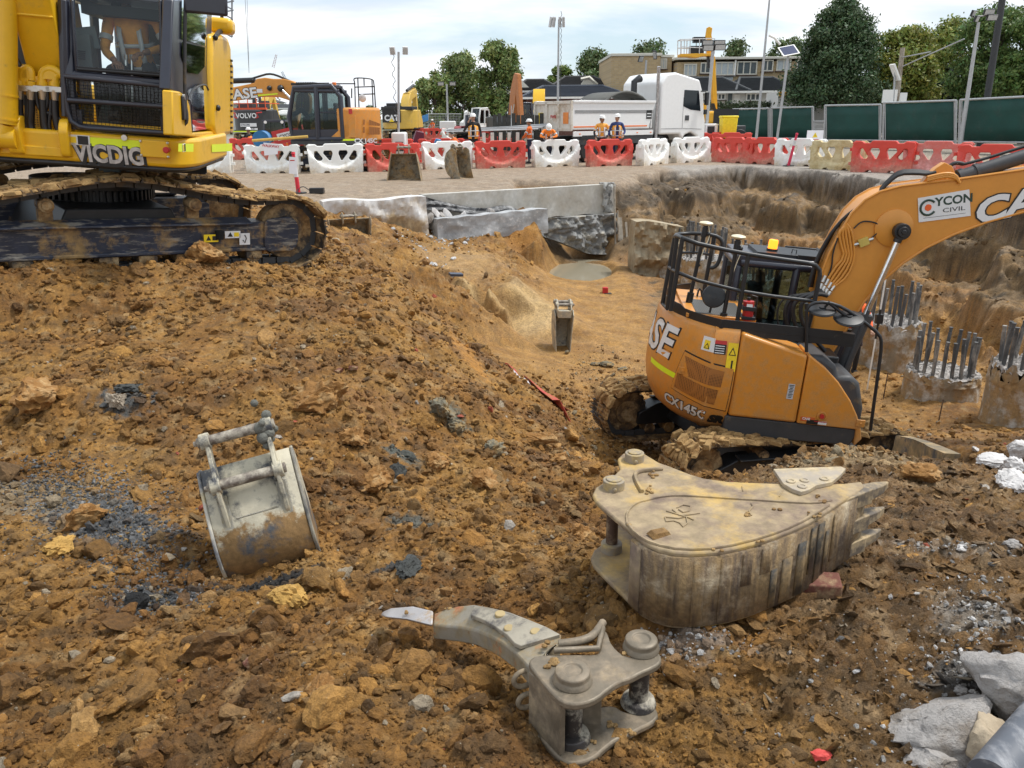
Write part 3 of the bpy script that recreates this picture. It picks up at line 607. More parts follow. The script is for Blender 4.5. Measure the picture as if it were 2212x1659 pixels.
    if hat:
        m=MB();q3=HM.to_3x3();oc=HM @ Vector((0,-.005*s,.045*s));prof=[(.128,0),(.126,.010),(.112,.014),(.110,.04),(.098,.075),(.072,.10),(.035,.113),(0,.116)]
        vs=[];n_=24
        fs=[]
        for r_,z_ in prof:
            for k in range(n_):a=2*PI*k/n_;xx=math.cos(a)*r_*s*.93;yy=math.sin(a)*r_*s*1.12+(.02*s if (math.sin(a)>.3 and z_<.012) else 0);vs.append(oc+q3 @ Vector((xx,yy,z_*s)))
        for i in range(len(prof)-1):
            for k in range(n_):fs.append((i*n_+k,i*n_+(k+1) % n_,(i+1)*n_+(k+1) % n_,(i+1)*n_+k))
        fs.append(tuple(range(n_)));m._a(vs,fs);m.box(oc+q3 @ Vector((0,0,.108*s)),(.03*s,.16*s,.016*s),q3);m.build('hard_hat',HAT,root,smooth=50,bevel=.003)
    # hands: palm, four bent fingers and a thumb
    for e,sg in (('l',-1),('r',1)):
        w=P['wri'+e];d=(P['wri'+e]-P['elb'+e]).normalized();cd=Vector(pose.get('curl'+e,(0,0,-1)));side=d.cross(cd).normalized();cd=side.cross(d).normalized()*1
        if cd.dot(Vector(pose.get('curl'+e,(0,0,-1))))<0:cd=-cd
        m=MB();pc_=w+d*.045*s;Q=Matrix((side,d,cd)).transposed();m.ball(pc_,.045*s,2,(1,1,1));
        m.v=[tuple(pc_+Q @ Vector(((Q.transposed() @ (Vector(p)-pc_)).x*.95,(Q.transposed() @ (Vector(p)-pc_)).y*1.15,(Q.transposed() @ (Vector(p)-pc_)).z*.42))) for p in m.v]
        for i,(ox,ln) in enumerate(((-.03,.066),(-.01,.078),(.011,.074),(.030,.058))):
            b=pc_+side*ox*s+d*.036*s;k1=b+(d*.75+cd*.45).normalized()*ln*.5*s;k2=k1+(d*.35+cd*.9).normalized()*ln*.5*s;m.tube([b,k1,k2],[.0095*s,.009*s,.007*s],6)
        tb=pc_-side*.035*s*sg-d*.015*s;m.tube([tb,tb+(-side*sg*.5+d*.7+cd*.4).normalized()*.035*s,tb+(-side*sg*.1+d*.8+cd*.8).normalized()*.062*s],[.012*s,.010*s,.008*s],6)
        m.build('hand',mats[3],root,smooth=180)
        a=P['ank'+e];ff=Vector(pose.get('foot'+e,(0,1,0))).normalized();sd_=ff.cross(Vector((0,0,1))).normalized();B=Matrix((sd_,ff,Vector((0,0,1)))).transposed()
        m=MB();pts=[(-.04,-.07),(.04,-.07),(.045,.02),(.05,.12),(.03,.19),(-.03,.19),(-.05,.12),(-.045,.02)]
        lo=[a+B @ Vector((x*s,y*s,-.07*s)) for x,y in pts];hi=[a+B @ Vector((x*.8*s,(y*.8 if y<.05 else y*.9)*s,(.05 if y<.05 else .0 if y<.15 else -.03)*s)) for x,y in pts]
        m._a(lo+hi,[tuple(range(8)),tuple(range(15,7,-1))]+[(i,(i+1) % 8,8+(i+1) % 8,8+i) for i in range(8)]);m.build('boot',BLKC,root,bevel=.012)
    # vest or tapes
    ax=(P['chest']-P['pelvis']);rt_=(P['shol']-P['shor']).normalized();fw=rt_.cross(ax.normalized()).normalized()
    def ringp(t,rx,ry,n_=20):c=P['pelvis']+ax*t;return [c+rt_*math.cos(2*PI*k/n_)*rx*s+fw*math.sin(2*PI*k/n_)*ry*s for k in range(n_)]
    if vest:
        m=MB();rows=[ringp(t,rx,ry)+[ringp(t,rx,ry)[0]] for t,rx,ry in ((-.12,.185,.15),(.3,.18,.145),(.75,.195,.15),(1.12,.185,.14),(1.3,.13,.11))];m.grid(rows)
        if fw.dot(P['chest']) is not None:
            n_=21;keep=[q for q in m.f];m.f=[q for q in keep if not (((q[0] % n_) in (14,15) if (fw.y<0) else (q[0] % n_) in (4,5)))];m.m=[0]*len(m.f)
        vo=m.build('vest',vest,root,smooth=180,solid=.008)
    if tapes:
        m=MB();k=1.0 if vest else .93
        for t in (.15,.72):m.grid([ringp(t-.05,.197*k,.162*k)+[ringp(t-.05,.197*k,.162*k)[0]],ringp(t+.05,.197*k,.162*k)+[ringp(t+.05,.197*k,.162*k)[0]]])
        for e in (-1,1):
            fr_=[P['pelvis']+ax*t+rt_*e*.09*s+fw*y_*s for t,y_ in ((.1,.155),(.6,.158),(1.05,.135),(1.28,.06),(1.28,-.06),(1.05,-.13),(.6,-.15),(.1,-.155))]
            m.grid([[p-rt_*.022*s for p in fr_],[p+rt_*.022*s for p in fr_]])
        m.build('reflective_tape',SILV,root,smooth=180,solid=.004)
        if not vest:
            for e in 'lr':
                a,b=P['sho'+e],P['elb'+e];d=(b-a).normalized();m=MB();c=a.lerp(b,.62);m.tube([c-d*.025*s,c+d*.025*s],.062*s,12);m.build('sleeve_tape',SILV,root)
    return root
STAND=dict(pelvis=(0,0,.95),chest=(0,.01,1.28),neck=(0,.0,1.50),head=(0,.02,1.64),shol=(-.19,0,1.43),shor=(.19,0,1.43),elbl=(-.25,-.02,1.14),elbr=(.25,-.02,1.14),wril=(-.25,.1,.90),wrir=(.25,.1,.90),
             hipl=(-.09,0,.90),hipr=(.09,0,.90),knel=(-.11,.02,.50),kner=(.11,.02,.50),ankl=(-.12,-.02,.08),ankr=(.12,-.02,.08))

# ---------------------------------------------------------------- buckets
BSTEEL=mat('worn_bucket_steel',(.40,.37,.30),rough=.6,dirt=(.075,.078,.09),amt=.34,dscale=5,var=.25,vscale=10,soft=.07,bump=.003,bscale=22,dirt2=(.52,.44,.30),amt2=.42,d2scale=8)
BMUD=mat('muddy_bucket_steel',(.30,.26,.19),rough=.75,dirt=(.34,.215,.09),amt=.5,dscale=4,var=.25,vscale=9,bump=.005,bscale=18,dirt2=(.11,.095,.075),amt2=.38,d2scale=7)
def bucket_body(root,w,prof,mouth,ears,plates=.018,teeth=0,mt=BMUD,taper=0.0,mat_in=None,pins=((0,0),(0,0)),ear_y=.15,tooth=.13,lipw=.03,bossr=.05):
    """x: width, outline in (y,z): prof = wrapper from top to lip, mouth = outline points closing the side plate back to the top.
    ears: outline of each ear plate; pins: two (y,z) pin centres; teeth at the lip end"""
    def X(z,sd):zt_=max(p[1] for p in prof);return sd*(w/2+taper*(z/zt_))
    m=MB();rows=[[(X(z,-1),y,z),(X(z,1),y,z)] for y,z in prof];m.grid(rows);m.build('shell',mt,root,solid=plates*1.3,bevel=.003,smooth=35,segs=1)
    side=list(prof)+list(mouth)
    for sd in (-1,1):
        m=MB();n=len(side);a=[(X(z,sd),y,z) for y,z in side];b=[(X(z,sd)+sd*plates,y,z) for y,z in side]
        m._a(a+b,[tuple(range(n)),tuple(range(2*n-1,n-1,-1))]+[(i,(i+1) % n,n+(i+1) % n,n+i) for i in range(n)]);m.build('side_plate',mt,root,bevel=.004,segs=1)
    for sd in (-1,1):
        m=MB();m.prism(ears,sd*ear_y-.012,sd*ear_y+.012,'x')
        for (y,z) in pins:m.cyl((sd*(ear_y-.02),y,z),(sd*(ear_y+.035),y,z),bossr,n=18)
        m.build('ear',mt,root,bevel=.005)
    for (y,z) in pins:
        m=MB();m.cyl((-ear_y-.05,y,z),(ear_y+.05,y,z),bossr*.62,n=18);m.cyl((ear_y+.04,y,z),(ear_y+.07,y,z),bossr*.35,n=10);m.build('pin',mat('pin_steel',(.16,.13,.11),rough=.5,metal=.5,dirt=(.4,.36,.29),amt=.45,dscale=14,soft=.1),root,bevel=.004)
    L0,L1=Vector(prof[-1]),Vector(prof[-2]);d=(L0-L1).normalized();m=MB()
    q=Vector((0,L0.x,L0.y));m.box(q+Vector((0,d.x,d.y))*.02,(w+2*taper*0,.09,lipw),rot(math.atan2(d.y,d.x) if d.x>0 else math.atan2(-d.y,-d.x),0,0));m.build('cutting_edge',mt,root,bevel=.004)
    for i in range(teeth):
        x=-w/2+.04+(w-.08)*i/(teeth-1);D=Vector((0,d.x,d.y));Nn=Vector((0,-d.y,d.x));m=MB()
        c0_,c1_,c2_=q+Vector((x,0,0))-D*.01,q+Vector((x,0,0))+D*tooth*.55,q+Vector((x,0,0))+D*tooth;vs=[]
        for c,wx,h in ((c0_,.042,.032),(c1_,.036,.026),(c2_,.028,.004)):
            for a_,b_ in ((-1,-1),(1,-1),(1,1),(-1,1)):vs.append(c+Vector((a_*wx,0,0))+Nn*b_*h)
        m._a(vs,[(0,1,2,3),(11,10,9,8)]+[(4*k+j,4*k+(j+1) % 4,4*k+4+(j+1) % 4,4*k+4+j) for k in (0,1) for j in range(4)]);m.build('tooth',mt,root,bevel=.004)

# ---------------------------------------------------------------- paints
ORANGE=mat('orange_paint',(.63,.25,.032),rough=.42,dirt=(.36,.23,.11),amt=.24,dscale=1.7,soft=.16,dirt2=(.50,.26,.09),amt2=.30,d2scale=11,coat=.15,var=.05,z0=.4,z1=1.6)
ORANGE_UP=mat('orange_paint_boom',(.64,.27,.04),rough=.42,dirt=(.42,.27,.13),amt=.1,dscale=1.2,coat=.15,var=.05)
YEL=mat('yellow_paint',(.76,.44,.012),rough=.36,dirt=(.42,.27,.08),amt=.16,dscale=.9,coat=.2,var=.05,dirt2=(.45,.28,.05),amt2=.14,d2scale=9)
BLK=mat('black_paint',(.017,.018,.02),rough=.42,dirt=(.16,.13,.09),amt=.12,dscale=3,var=.2)
BLKR=mat('black_rubber',(.018,.018,.019),rough=.6,var=.2)
NAVY=mat('dark_cab_paint',(.022,.025,.04),rough=.34,coat=.3,var=.1)
NAVYF=mat('dark_frame_paint',(.022,.028,.048),rough=.5,dirt=(.24,.22,.19),amt=.36,dscale=4,stretch=(.8,.8,6),var=.3,soft=.05,dirt2=(.30,.19,.075),amt2=.36,d2scale=2.2)
GREYD=mat('dark_grey_plastic',(.05,.052,.056),rough=.55,dirt=(.2,.14,.07),amt=.16,dscale=3)
STEELD=mat('track_steel',(.07,.062,.055),rough=.55,metal=.5,dirt=MUD,amt=.5,dscale=3,var=.3,bump=.004,dirt2=(.36,.26,.14),amt2=.4)
MUDM=mat('caked_mud',(.37,.235,.095),rough=.9,var=.3,vscale=6,bump=.03,bscale=14,dirt=(.20,.11,.035),amt=.45,dscale=5)
CHROME=mat('chrome_rod',(.72,.72,.74),rough=.12,metal=1.0)
FITT=mat('plated_fitting',(.6,.6,.58),rough=.3,metal=.9)
WHITE=mat('white_decal',(.72,.73,.74),rough=.4,var=.03)
BLACK=mat('black_decal',(.012,.012,.012),rough=.5)
REFL=mat('reflective_yellow',(.72,.88,.02),rough=.35,var=.04)
REDP=mat('red_paint',(.50,.03,.03),rough=.4)
YDEC=mat('yellow_decal',(.85,.62,.02),rough=.4)
CHR2=mat('silver_decal',(.45,.44,.44),rough=.35,metal=.6,var=.35,vscale=14)
GLS=glass('tinted_glass',(.60,.66,.65),.2)
GLSC=glass('clear_glass',(.88,.95,.94),.15)
DARKIN=mat('cab_interior',(.03,.032,.034),rough=.7)
def grille_mat(name,col,hole,scale):
    m=bpy.data.materials.new(name);m.use_nodes=True;n=m.node_tree.nodes;l=m.node_tree.links;b=n['Principled BSDF']
    t_=n.new('ShaderNodeTexCoord');v=n.new('ShaderNodeTexVoronoi');v.inputs['Scale'].default_value=scale;v.inputs['Randomness'].default_value=0.0
    l.new(t_.outputs['Object'],v.inputs['Vector']);r_=n.new('ShaderNodeMapRange');r_.inputs[1].default_value=.30;r_.inputs[2].default_value=.36;r_.clamp=True;l.new(v.outputs['Distance'],r_.inputs[0])
    mxx=n.new('ShaderNodeMix');mxx.data_type='RGBA';l.new(r_.outputs[0],mxx.inputs[0]);mxx.inputs[6].default_value=(*hole,1);mxx.inputs[7].default_value=(*col,1);l.new(mxx.outputs[2],b.inputs['Base Color']);b.inputs['Roughness'].default_value=.5
    return m
GRIL=grille_mat('orange_grille',(.36,.14,.03),(.03,.012,.005),55);GRILK=grille_mat('black_grille',(.09,.085,.075),(.01,.01,.01),40)

# ---------------------------------------------------------------- crawler tracks
def track_path(L_,H,sag=.0,n=10):
    """closed side outline (x,z) of a track: idler circles at +-L_/2, height H"""
    r=H/2;pts=[]
    for i in range(n+1):a=PI/2-PI*i/n;pts.append((L_/2+r*math.cos(a),r+r*math.sin(a)))
    m=14
    for i in range(1,m):pts.append((L_/2-L_*i/m,0))
    for i in range(n+1):a=-PI/2-PI*i/n;pts.append((-L_/2+r*math.cos(a),r+r*math.sin(a)))
    for i in range(1,m):
        t=i/m;pts.append((-L_/2+L_*t,2*r-sag*math.sin(PI*t)+.5*sag*math.sin(3*PI*t)))
    return pts
def resample(pts,step):
    P=[Vector(p) for p in pts]+[Vector(pts[0])];acc=[0]
    for a,b in zip(P[:-1],P[1:]):acc.append(acc[-1]+(b-a).length)
    n=int(acc[-1]/step);res=[];j=0
    for i in range(n):
        s_=acc[-1]*i/n
        while acc[j+1]<s_:j+=1
        t=(s_-acc[j])/(acc[j+1]-acc[j]);p=P[j].lerp(P[j+1],t);d=(P[j+1]-P[j]).normalized();res.append((p,d))
    return res
def crawler(root,T,L_,H,gauge,W,sag=.05,mud=True,carriers=2,rollers=7,frame_m=NAVYF,step=.16,detail=True,outer=-1,mudtop=.03):
    """two tracks with frames, rollers and idlers as parts of root, placed by the matrix T"""
    path=resample(track_path(L_,H-.06,sag),step)
    for sd in (-1,1):
        y0=sd*gauge/2;mb=MB();mb.T=T;rnd=random.Random(5+sd)
        for p,d in path:
            nrm=Vector((-d.y,d.x));q=p+Vector((0,.03));ang=math.atan2(d.y,d.x)
            # shoe plate and grousers; the outside of the belt lies to the left of the travel direction
            rr=Matrix(((math.cos(ang),0,-math.sin(ang)),(0,1,0),(math.sin(ang),0,math.cos(ang))))
            def P3(u,w):return Vector((q.x,y0,q.y)) + rr @ Vector((u,0,w))
            sg=1 if True else -1
            mb.mi=0;mb.box(P3(0,.012),(step*.94,W,.018),rr)
            for g in (-.38,0,.38):mb.box(P3(g*step,.034),(.014,W,.03),rr)
            mb.mi=1;mb.box(P3(0,-.035),(step*.86,.05,.07),rr) if False else None
            for e in (-.09,.09):mb.box(P3(0,-.04)+Vector((0,e,0)),(step*.9,.035,.075),rr)
            mb.mi=0
        o=mb.build('track',[STEELD,GREYD],root,smooth=30)
        if mud:   # mud packed between the grousers
            mk=MB();mk.T=T
            for p,d in path:
                q=p+Vector((0,.03));ang=math.atan2(d.y,d.x);rr=Matrix(((math.cos(ang),0,-math.sin(ang)),(0,1,0),(math.sin(ang),0,math.cos(ang))))
                top=d.x>.3
                for k in range(9):
                    if rnd.random()<(.95 if top else .5):
                        yy=y0+(-.5+(k+.5)/9)*W+rnd.uniform(-.01,.01);s_=rnd.uniform(.9,1.6);h=rnd.uniform(.012,.04)*(1.2 if top else .7)+mudtop*(rnd.random()**2 if top else 0)
                        c=Vector((q.x,yy,q.y))+rr @ Vector((rnd.uniform(-.02,.02),0,.02+h/2))
                        mk.box(c,(step*.9*s_,W/8.5*s_,h),rr @ rot(rnd.uniform(-.15,.15),rnd.uniform(-.15,.15),rnd.uniform(-.8,.8)),taper=rnd.uniform(.4,.95))
            tag(mk.build('packed_mud',MUDM,o,smooth=60,bevel=.006,segs=1),kind='stuff')
        r=(H-.06)/2-.06;fw=W*.5
        for e in (-1,1):
            m=MB();m.T=T;m.cyl((e*L_/2,y0-fw*.3,r+.09),(e*L_/2,y0+fw*.3,r+.09),r,n=28);m.cyl((e*L_/2,y0-fw*.42,r+.09),(e*L_/2,y0+fw*.42,r+.09),r*.55,n=20)
            if e<0:
                for k in range(20):a=2*PI*k/20;m.box((e*L_/2+math.cos(a)*r,y0,r+.09+math.sin(a)*r),(.06,.06,.06),rot(0,-a,0))
            m.build('idler' if e>0 else 'sprocket',STEELD,root,bevel=.008)
        m=MB();m.T=T;hh=H*.46;x0,x1=-L_/2+r*.75,L_/2-r*.75
        ys=sorted((y0+sd*fw*.52,y0-sd*fw*.52))
        m.prism([(x0-.05,H*.26),(x1+.12,H*.26),(x1+.12,hh+.08),(x1-.05,hh+.16),(x0+.25,hh+.16),(x0-.05,hh+.02)],ys[0],ys[1],'y')
        ye=y0+sd*fw*.52
        m.box(((x0+x1)/2,ye+sd*.012,H*.27),(x1-x0+.1,.03,.045));m.box(((x0+x1)/2,ye-sd*.02,hh+.175),(x1-x0-.5,fw*.6,.03),rot(sd*-.25,0,0))
        m.prism(round_poly([(x1-.08,H*.22),(x1+.34*H,H*.22),(x1+.42*H,H*.34),(x1+.42*H,H*.62),(x1+.30*H,H*.72),(x1-.08,H*.68)],.09),*sorted((ye-sd*.02,ye+sd*.03)),'y')
        fr=m.build('track_frame',frame_m,root,bevel=.012)
        for k in range(rollers):
            x=x0+(x1-x0)*(k+.5)/rollers;m=MB();m.T=T;m.cyl((x,y0-fw*.5,H*.17),(x,y0+fw*.5,H*.17),.085,n=16);m.box((x,ye-sd*.01,H*.19),(.2,.04,.09));m.cyl((x,ye-sd*.02,H*.17),(x,ye+sd*.03,H*.17),.035,n=10)
            m.build('roller',STEELD,root,bevel=.006,segs=1)
        for k in range(carriers):
            x=(x1-x0)*(-.23+.46*k) if carriers>1 else 0;m=MB();m.T=T;zc=H-.06-(sag*.4 if sag>0 else sag*1.0)-.17
            m.cyl((x,ye-sd*.22,zc),(x,ye+sd*.01,zc),.075,n=18);m.cyl((x,ye+sd*.01,zc),(x,ye+sd*.03,zc),.05,n=14);m.box((x,ye-sd*.14,zc-.11),(.14,.1,.14));m.build('carrier_roller',STEELD,root,bevel=.006)
    m=MB();m.T=T;m.prism([(-.75,.3),(.75,.3),(.55,H*.82),(-.55,H*.82)],-gauge/2,gauge/2,'y');m.build('car_body',BLK,root,bevel=.02)

# ================================================================ orange excavator in the pit
CXC=Vector((3.2,10.35,-2.72));CXR=Matrix.Rotation(R(-6),4,'Z') @ Matrix.Rotation(R(5),4,'Y')
CXM=Matrix.Translation(CXC) @ CXR;CXI=CXM.inverted()
def loc(px,py,yl,M=None,I=None,ax=1):
    """point of the local plane y=yl (or x / z) seen at an image place, in machine coordinates"""
    I=I or CXI;d=I.to_3x3() @ ray(px,py);o=I @ Vector((0,0,CAMZ));t=(yl-o[ax])/d[ax];return o+d*t
cx=empty('excavator',CXC);cx.matrix_world=CXM
tag(cx,'orange excavator in the pit with a railed top and amber beacon, facing right','excavator')
TR=1.49;ARC=R(56.3)
def cpath(s):
    """plan outline of the tail: s runs from the middle of the back round to the right side (s>0) or left (s<0)"""
    sg=-1 if s >= 0 else 1;a=abs(s)
    if a <= TR*ARC:f=a/TR;return Vector((-TR*math.cos(f),sg*TR*math.sin(f))),Vector((-math.cos(f),sg*math.sin(f)))
    e=a-TR*ARC;return Vector((-TR*math.cos(ARC)+e,sg*1.24)),Vector((0,sg))
CPROF=[(.95,2.12),(.22,2.12),(.12,2.10),(.075,2.04),(.045,1.85),(.012,1.6),(0,1.42),(.004,1.26),(.03,1.10),(.075,.97),(.14,.86),(.24,.78),(.34,.75),(.9,.74)]
def coff(z):
    zs=[p[1] for p in CPROF[2:12]][::-1];os_=[p[0] for p in CPROF[2:12]][::-1];return float(np.interp(z,zs,os_))
def csurf(s,z,out=0.0):
    p,n=cpath(s);k=out-coff(z);return Vector((p.x+n.x*k,p.y+n.y*k,z))
def shell(s0,s1,prof,n=30):
    mb=MB();rows=[]
    for i in range(n+1):
        s=s0+(s1-s0)*i/n;p,nn=cpath(s)
        rows.append([(p.x-nn.x*min(o,1.2),p.y-nn.y*min(o,1.2),z) for o,z in prof])
    mb.grid(rows)
    for r_ in (rows[0],rows[-1]):mb._a(r_,[tuple(range(len(r_)))])
    return mb
S1=TR*ARC+.30
cw=shell(-S1,S1,CPROF,60).build('counterweight',ORANGE,cx,smooth=50)
m=MB()
def cwarp(s_c,z_c,tilt=0.0,out=.004):
    def f(p):
        a=p.x*math.cos(tilt)-p.y*math.sin(tilt);b=p.x*math.sin(tilt)+p.y*math.cos(tilt);return csurf(s_c+a,z_c+b,out+p.z)
    return f
text(m,'CASE',.56,None,bold=.034,shear=.18,sx=1.22,mi=1,warp=cwarp(.0,1.72,0,.003));text(m,'CASE',.56,None,bold=.014,shear=.18,sx=1.22,mi=0,warp=cwarp(0,1.72,0,.007))
m.build('lettering',[WHITE,BLACK],cw,smooth=0)
m=MB()
text(m,'CX145C',.185,None,bold=.015,shear=.15,sx=1.08,mi=1,warp=cwarp(1.12,.995,-.07,.003));text(m,'CX145C',.185,None,bold=.006,shear=.15,sx=1.08,mi=0,warp=cwarp(1.12,.995,-.07,.007))
text(m,'SR',.15,None,bold=.012,shear=.15,sx=1.1,mi=1,warp=cwarp(1.64,.935,-.02,.006));m.build('model_lettering',[WHITE,BLACK],cw,smooth=0)
m=MB();m.grid([[csurf(.35+.75*i/16,1.36-.03*i/16+.07*j,.005) for j in (0,1)] for i in range(17)]);m.build('reflective_strip',REFL,cw,smooth=0)
# grille door on the tail's right flank (slightly proud, follows the surface)
def cpatch(pts,out,mt,name,par,n=9,thick=.012):
    """patch on the tail through a quad (s,z) corners lower-left, lower-right, upper-right, upper-left"""
    mb=MB();A,B,D,E=[Vector(p) for p in pts]
    for k,o_ in ((0,out),(1,out-thick)):
        rows=[]
        for i in range(n+1):
            u=i/n;rows.append([csurf(*(A.lerp(B,u)).lerp(E.lerp(D,u),j/4),o_) for j in range(5)])
        mb.grid(rows)
    return mb.build(name,mt,par,smooth=60)
cpatch([(.92,1.19),(1.74,1.07),(1.752,1.645),(1.05,1.73)],.004,BLACK,'door_gap',cw,thick=.002)
door=cpatch([(.935,1.2),(1.73,1.085),(1.742,1.63),(1.06,1.715)],.014,ORANGE,'engine_door',cw)
cpatch([(1.20,1.43),(1.62,1.39),(1.64,1.59),(1.08,1.67)],.018,GRIL,'grille',door,thick=.003);cpatch([(.99,1.235),(1.58,1.155),(1.60,1.35),(1.02,1.43)],.018,GRIL,'grille',door,thick=.003)
m=MB();q=csurf(1.10,1.48,.02);m.box(q,(.10,.02,.09),rot(0,0,R(-6)));m.cyl(q+Vector((0,-.0,0)),q+Vector((-.01,-.03,0)),.016,n=10);m.build('latch',[ORANGE],door,bevel=.004)
# warning decals
m=MB()
def decal(s,z,w,h,mi,out=.006):m.grid([[csurf(s+w*i/4,z+h*j,out) for j in (0,1)] for i in range(5)])or None
for (s_,z_,w_,h_,mi_,o_) in ((1.28,1.80,.2,.17,0,.006),(1.48,1.79,.14,.12,1,.007),(1.48,1.91,.14,.045,2,.007),(1.64,1.60,.12,.34,3,.007),(1.31,1.82,.08,.11,3,.008)):
    m.mi=mi_;m.grid([[csurf(s_+w_*i/4,z_+h_*j,o_) for j in (0,1)] for i in range(5)])
for (s_,z_,h_,r_) in ((1.315,1.83,.07,.04),(1.655,1.79,.10,.045)):m.mi=1;m._a([csurf(s_,z_,.010),csurf(s_+2*r_,z_,.010),csurf(s_+r_,z_+h_,.010)],[(0,1,2)])
for (s_,z_,h_,r_) in ((1.33,1.838,.045,.025),(1.67,1.80,.065,.03)):m.mi=3;m._a([csurf(s_,z_,.012),csurf(s_+2*r_,z_,.012),csurf(s_+r_,z_+h_,.012)],[(0,1,2)])
for k in range(4):m.mi=0;m.grid([[csurf(1.49+.11*i/2,1.80+.028*k+.010*j,.009) for j in (0,1)] for i in range(3)])
m.mi=1;m.grid([[csurf(1.70+.02*i,1.63+.1*j,.009) for j in (0,1)] for i in range(2)])
m.build('warning_decals',[WHITE,BLACK,REDP,YDEC],cw,smooth=0)
# side panels
SX1=-TR*math.cos(ARC)+.30
def sidepanel(poly,name,mt=ORANGE,y0=-1.235,y1=-.7,bev=.035):
    m=MB();m.prism(poly,y0,y1,'y');return m.build(name,mt,cx,bevel=bev,segs=3)
p_c0=SX1+.012;s2b=loc(1715,941,-1.24);s2t=loc(1747,769,-1.24)
sx2b,sx2t=s2b.x,s2t.x;zt=2.085
pc=sidepanel([(p_c0,1.03),(sx2b-.006,1.03),(sx2t-.006,s2t.z),(p_c0,zt)],'side_panel')
nose=[loc(*p,-1.24) for p in ((1760,776),(1785,796),(1812,826),(1838,866),(1853,900),(1860,925),(1862,950),(1845,965))]
pf=sidepanel([(sx2b+.006,1.03),(nose[-1].x-.02,1.03)]+[(q.x,q.z) for q in nose[::-1]]+[(sx2t+.03,s2t.z),(sx2t+.006,s2t.z)],'side_panel',bev=.04)
m=MB();m.box((1.03+.02,-1.24,1.12),(.1,.02,.09));m.cyl((1.05,-1.24,1.12),(1.05,-1.262,1.12),.014,n=8);m.build('latch',ORANGE,pf,bevel=.004)
q=loc(1775,899,-1.24);m=MB();m.lathe([(.035,0),(.06,.004),(.06,.014),(.045,.018),(.045,.008),(.0,.006)],(q.x,-1.236,q.z),20,rot(PI/2,0,0));m.mi=1;m.cyl((q.x,-1.24,q.z),(q.x,-1.262,q.z),.028,n=14)
m.mi=2;m.box((q.x,-1.238,q.z-.09),(.15,.006,.04));m.mi=1;m.box((q.x,-1.2415,q.z-.075),(.15,.003,.008));m.build('stop_button',[ORANGE,REDP,WHITE],pf,smooth=40)
q=loc(1716+12,938,-1.24);m=MB();a=Vector((sx2b+.12,-1.238,1.10));m.box(a,(.17,.006,.055));m.mi=1;m.box(a+Vector((.06,-.0005,-.03)),(.17*.8,.006,.055));m.mi=2
text(m,'CASE',.04,frame(a+Vector((-.02,-.005,.004)),(1,0,0),(0,-1,0)),bold=.001,mi=2);m.build('decals',[mat('red_decal',(.55,.12,.03),.4),BLACK,WHITE],pf,smooth=0)
q=loc(1708,846,-1.24);m=MB();m.box((q.x,-1.238,q.z),(.075,.006,.19));m.mi=1
for k in range(9):m.box((q.x,-1.2415,q.z+.08-k*.019),(.06-(k % 3)*.012,.003,.008))
m.build('serial_decal',[mat('grey_decal',(.5,.52,.55),.4),BLACK],pc,smooth=0)
m=MB();m.prism([(SX1-.02,.76),(1.0,.80),(1.08,1.02),(SX1-.02,1.02)],-1.2,1.2,'y');m.build('skirt',GREYD,cx,bevel=.02)
m=MB();m.box((-.02,.27,1.32),(1.75,1.75,.85));m.cyl((0,0,.62),(0,0,.86),.62,n=32);m.build('upper_frame',BLK,cx,bevel=.02)
# dark tanks and steps in front of the side panels
m=MB();
for pp in (((1738,765),(1778,768),(1806,790),(1815,830),(1815,880),(1738,880)),((1800,812),(1838,810),(1857,828),(1864,880),(1856,925),(1800,935))):m.prism([(q.x,q.z) for q in (loc(*p,-1.1) for p in pp)],-1.14,-.5,'y')
m.build('tool_box',GREYD,cx,bevel=.06,segs=3)
# engine cover top, rim band, platform
m=MB();m.box((-.72,-.05,2.135),(.85,1.5,.05));m.mi=1;m.box((-.72,-.35,2.164),(.6,.8,.012));ec=m.build('engine_hood',[ORANGE,GRILK],cx,bevel=.015)
m=MB();rows=[]
for i in range(41):
    s=-S1*.92+(S1*1.0+1.35)*i/40 if False else -1.3+(S1+1.3+1.18)*i/40
    p_,n_=cpath(s);b_=p_-n_*.13;h0,h1=2.09,2.20+(.03 if 12<i<20 else 0)
    rows.append([(b_.x,b_.y,h0),(b_.x+n_.x*.012,b_.y+n_.y*.012,h0),(b_.x+n_.x*.012,b_.y+n_.y*.012,h1),(b_.x,b_.y,h1),(b_.x,b_.y,h0)])
m.grid(rows);m.box((.15,-1.08,2.1),(1.3,.08,.16));m.build('toe_board',BLK,cx,bevel=.004)
# handrails traced at their own distance
def pl(pts,yl):return [loc(1365.9+a*.252,457.1+b*.252,yl) for a,b in pts]
def zr(pts,yl):return pl(pts,yl)
hr=MB();rr_=.027
A_=pl([(430,228)],-.95)[0]
near_top=[*pl([(365,215)],-.30),*pl([(385,208)],-.62),*pl([(430,226),(560,275),(800,328),(1000,366),(1300,412),(1500,440),(1570,460),(1605,500),(1608,550)],-.95)]
hr.tube(near_top+pl([(1560,780),(1480,1110)],-.95),rr_,10)
hr.tube([*pl([(315,476)],-.30),*pl([(345,500)],-.62),*pl([(380,518),(560,590),(800,650),(930,682),(1200,725),(1553,768)],-.95)],rr_*.85,8)
for a,b,y_ in (((365,215),(258,790),-.30),((385,210),(300,835),-.62),((430,228),(330,850),-.95),((995,372),(885,1022),-.95)):hr.tube(pl([a,b],y_),rr_,8)
hr.tube([*pl([(258,790)],-.30),*pl([(300,835)],-.62)],.02,8)
hr.build('handrail',BLK,cx,smooth=60)
hr=MB();far=pl([(385,192),(545,186),(660,196),(735,215),(772,255),(772,320),(740,440),(700,482),(652,480)],.35)
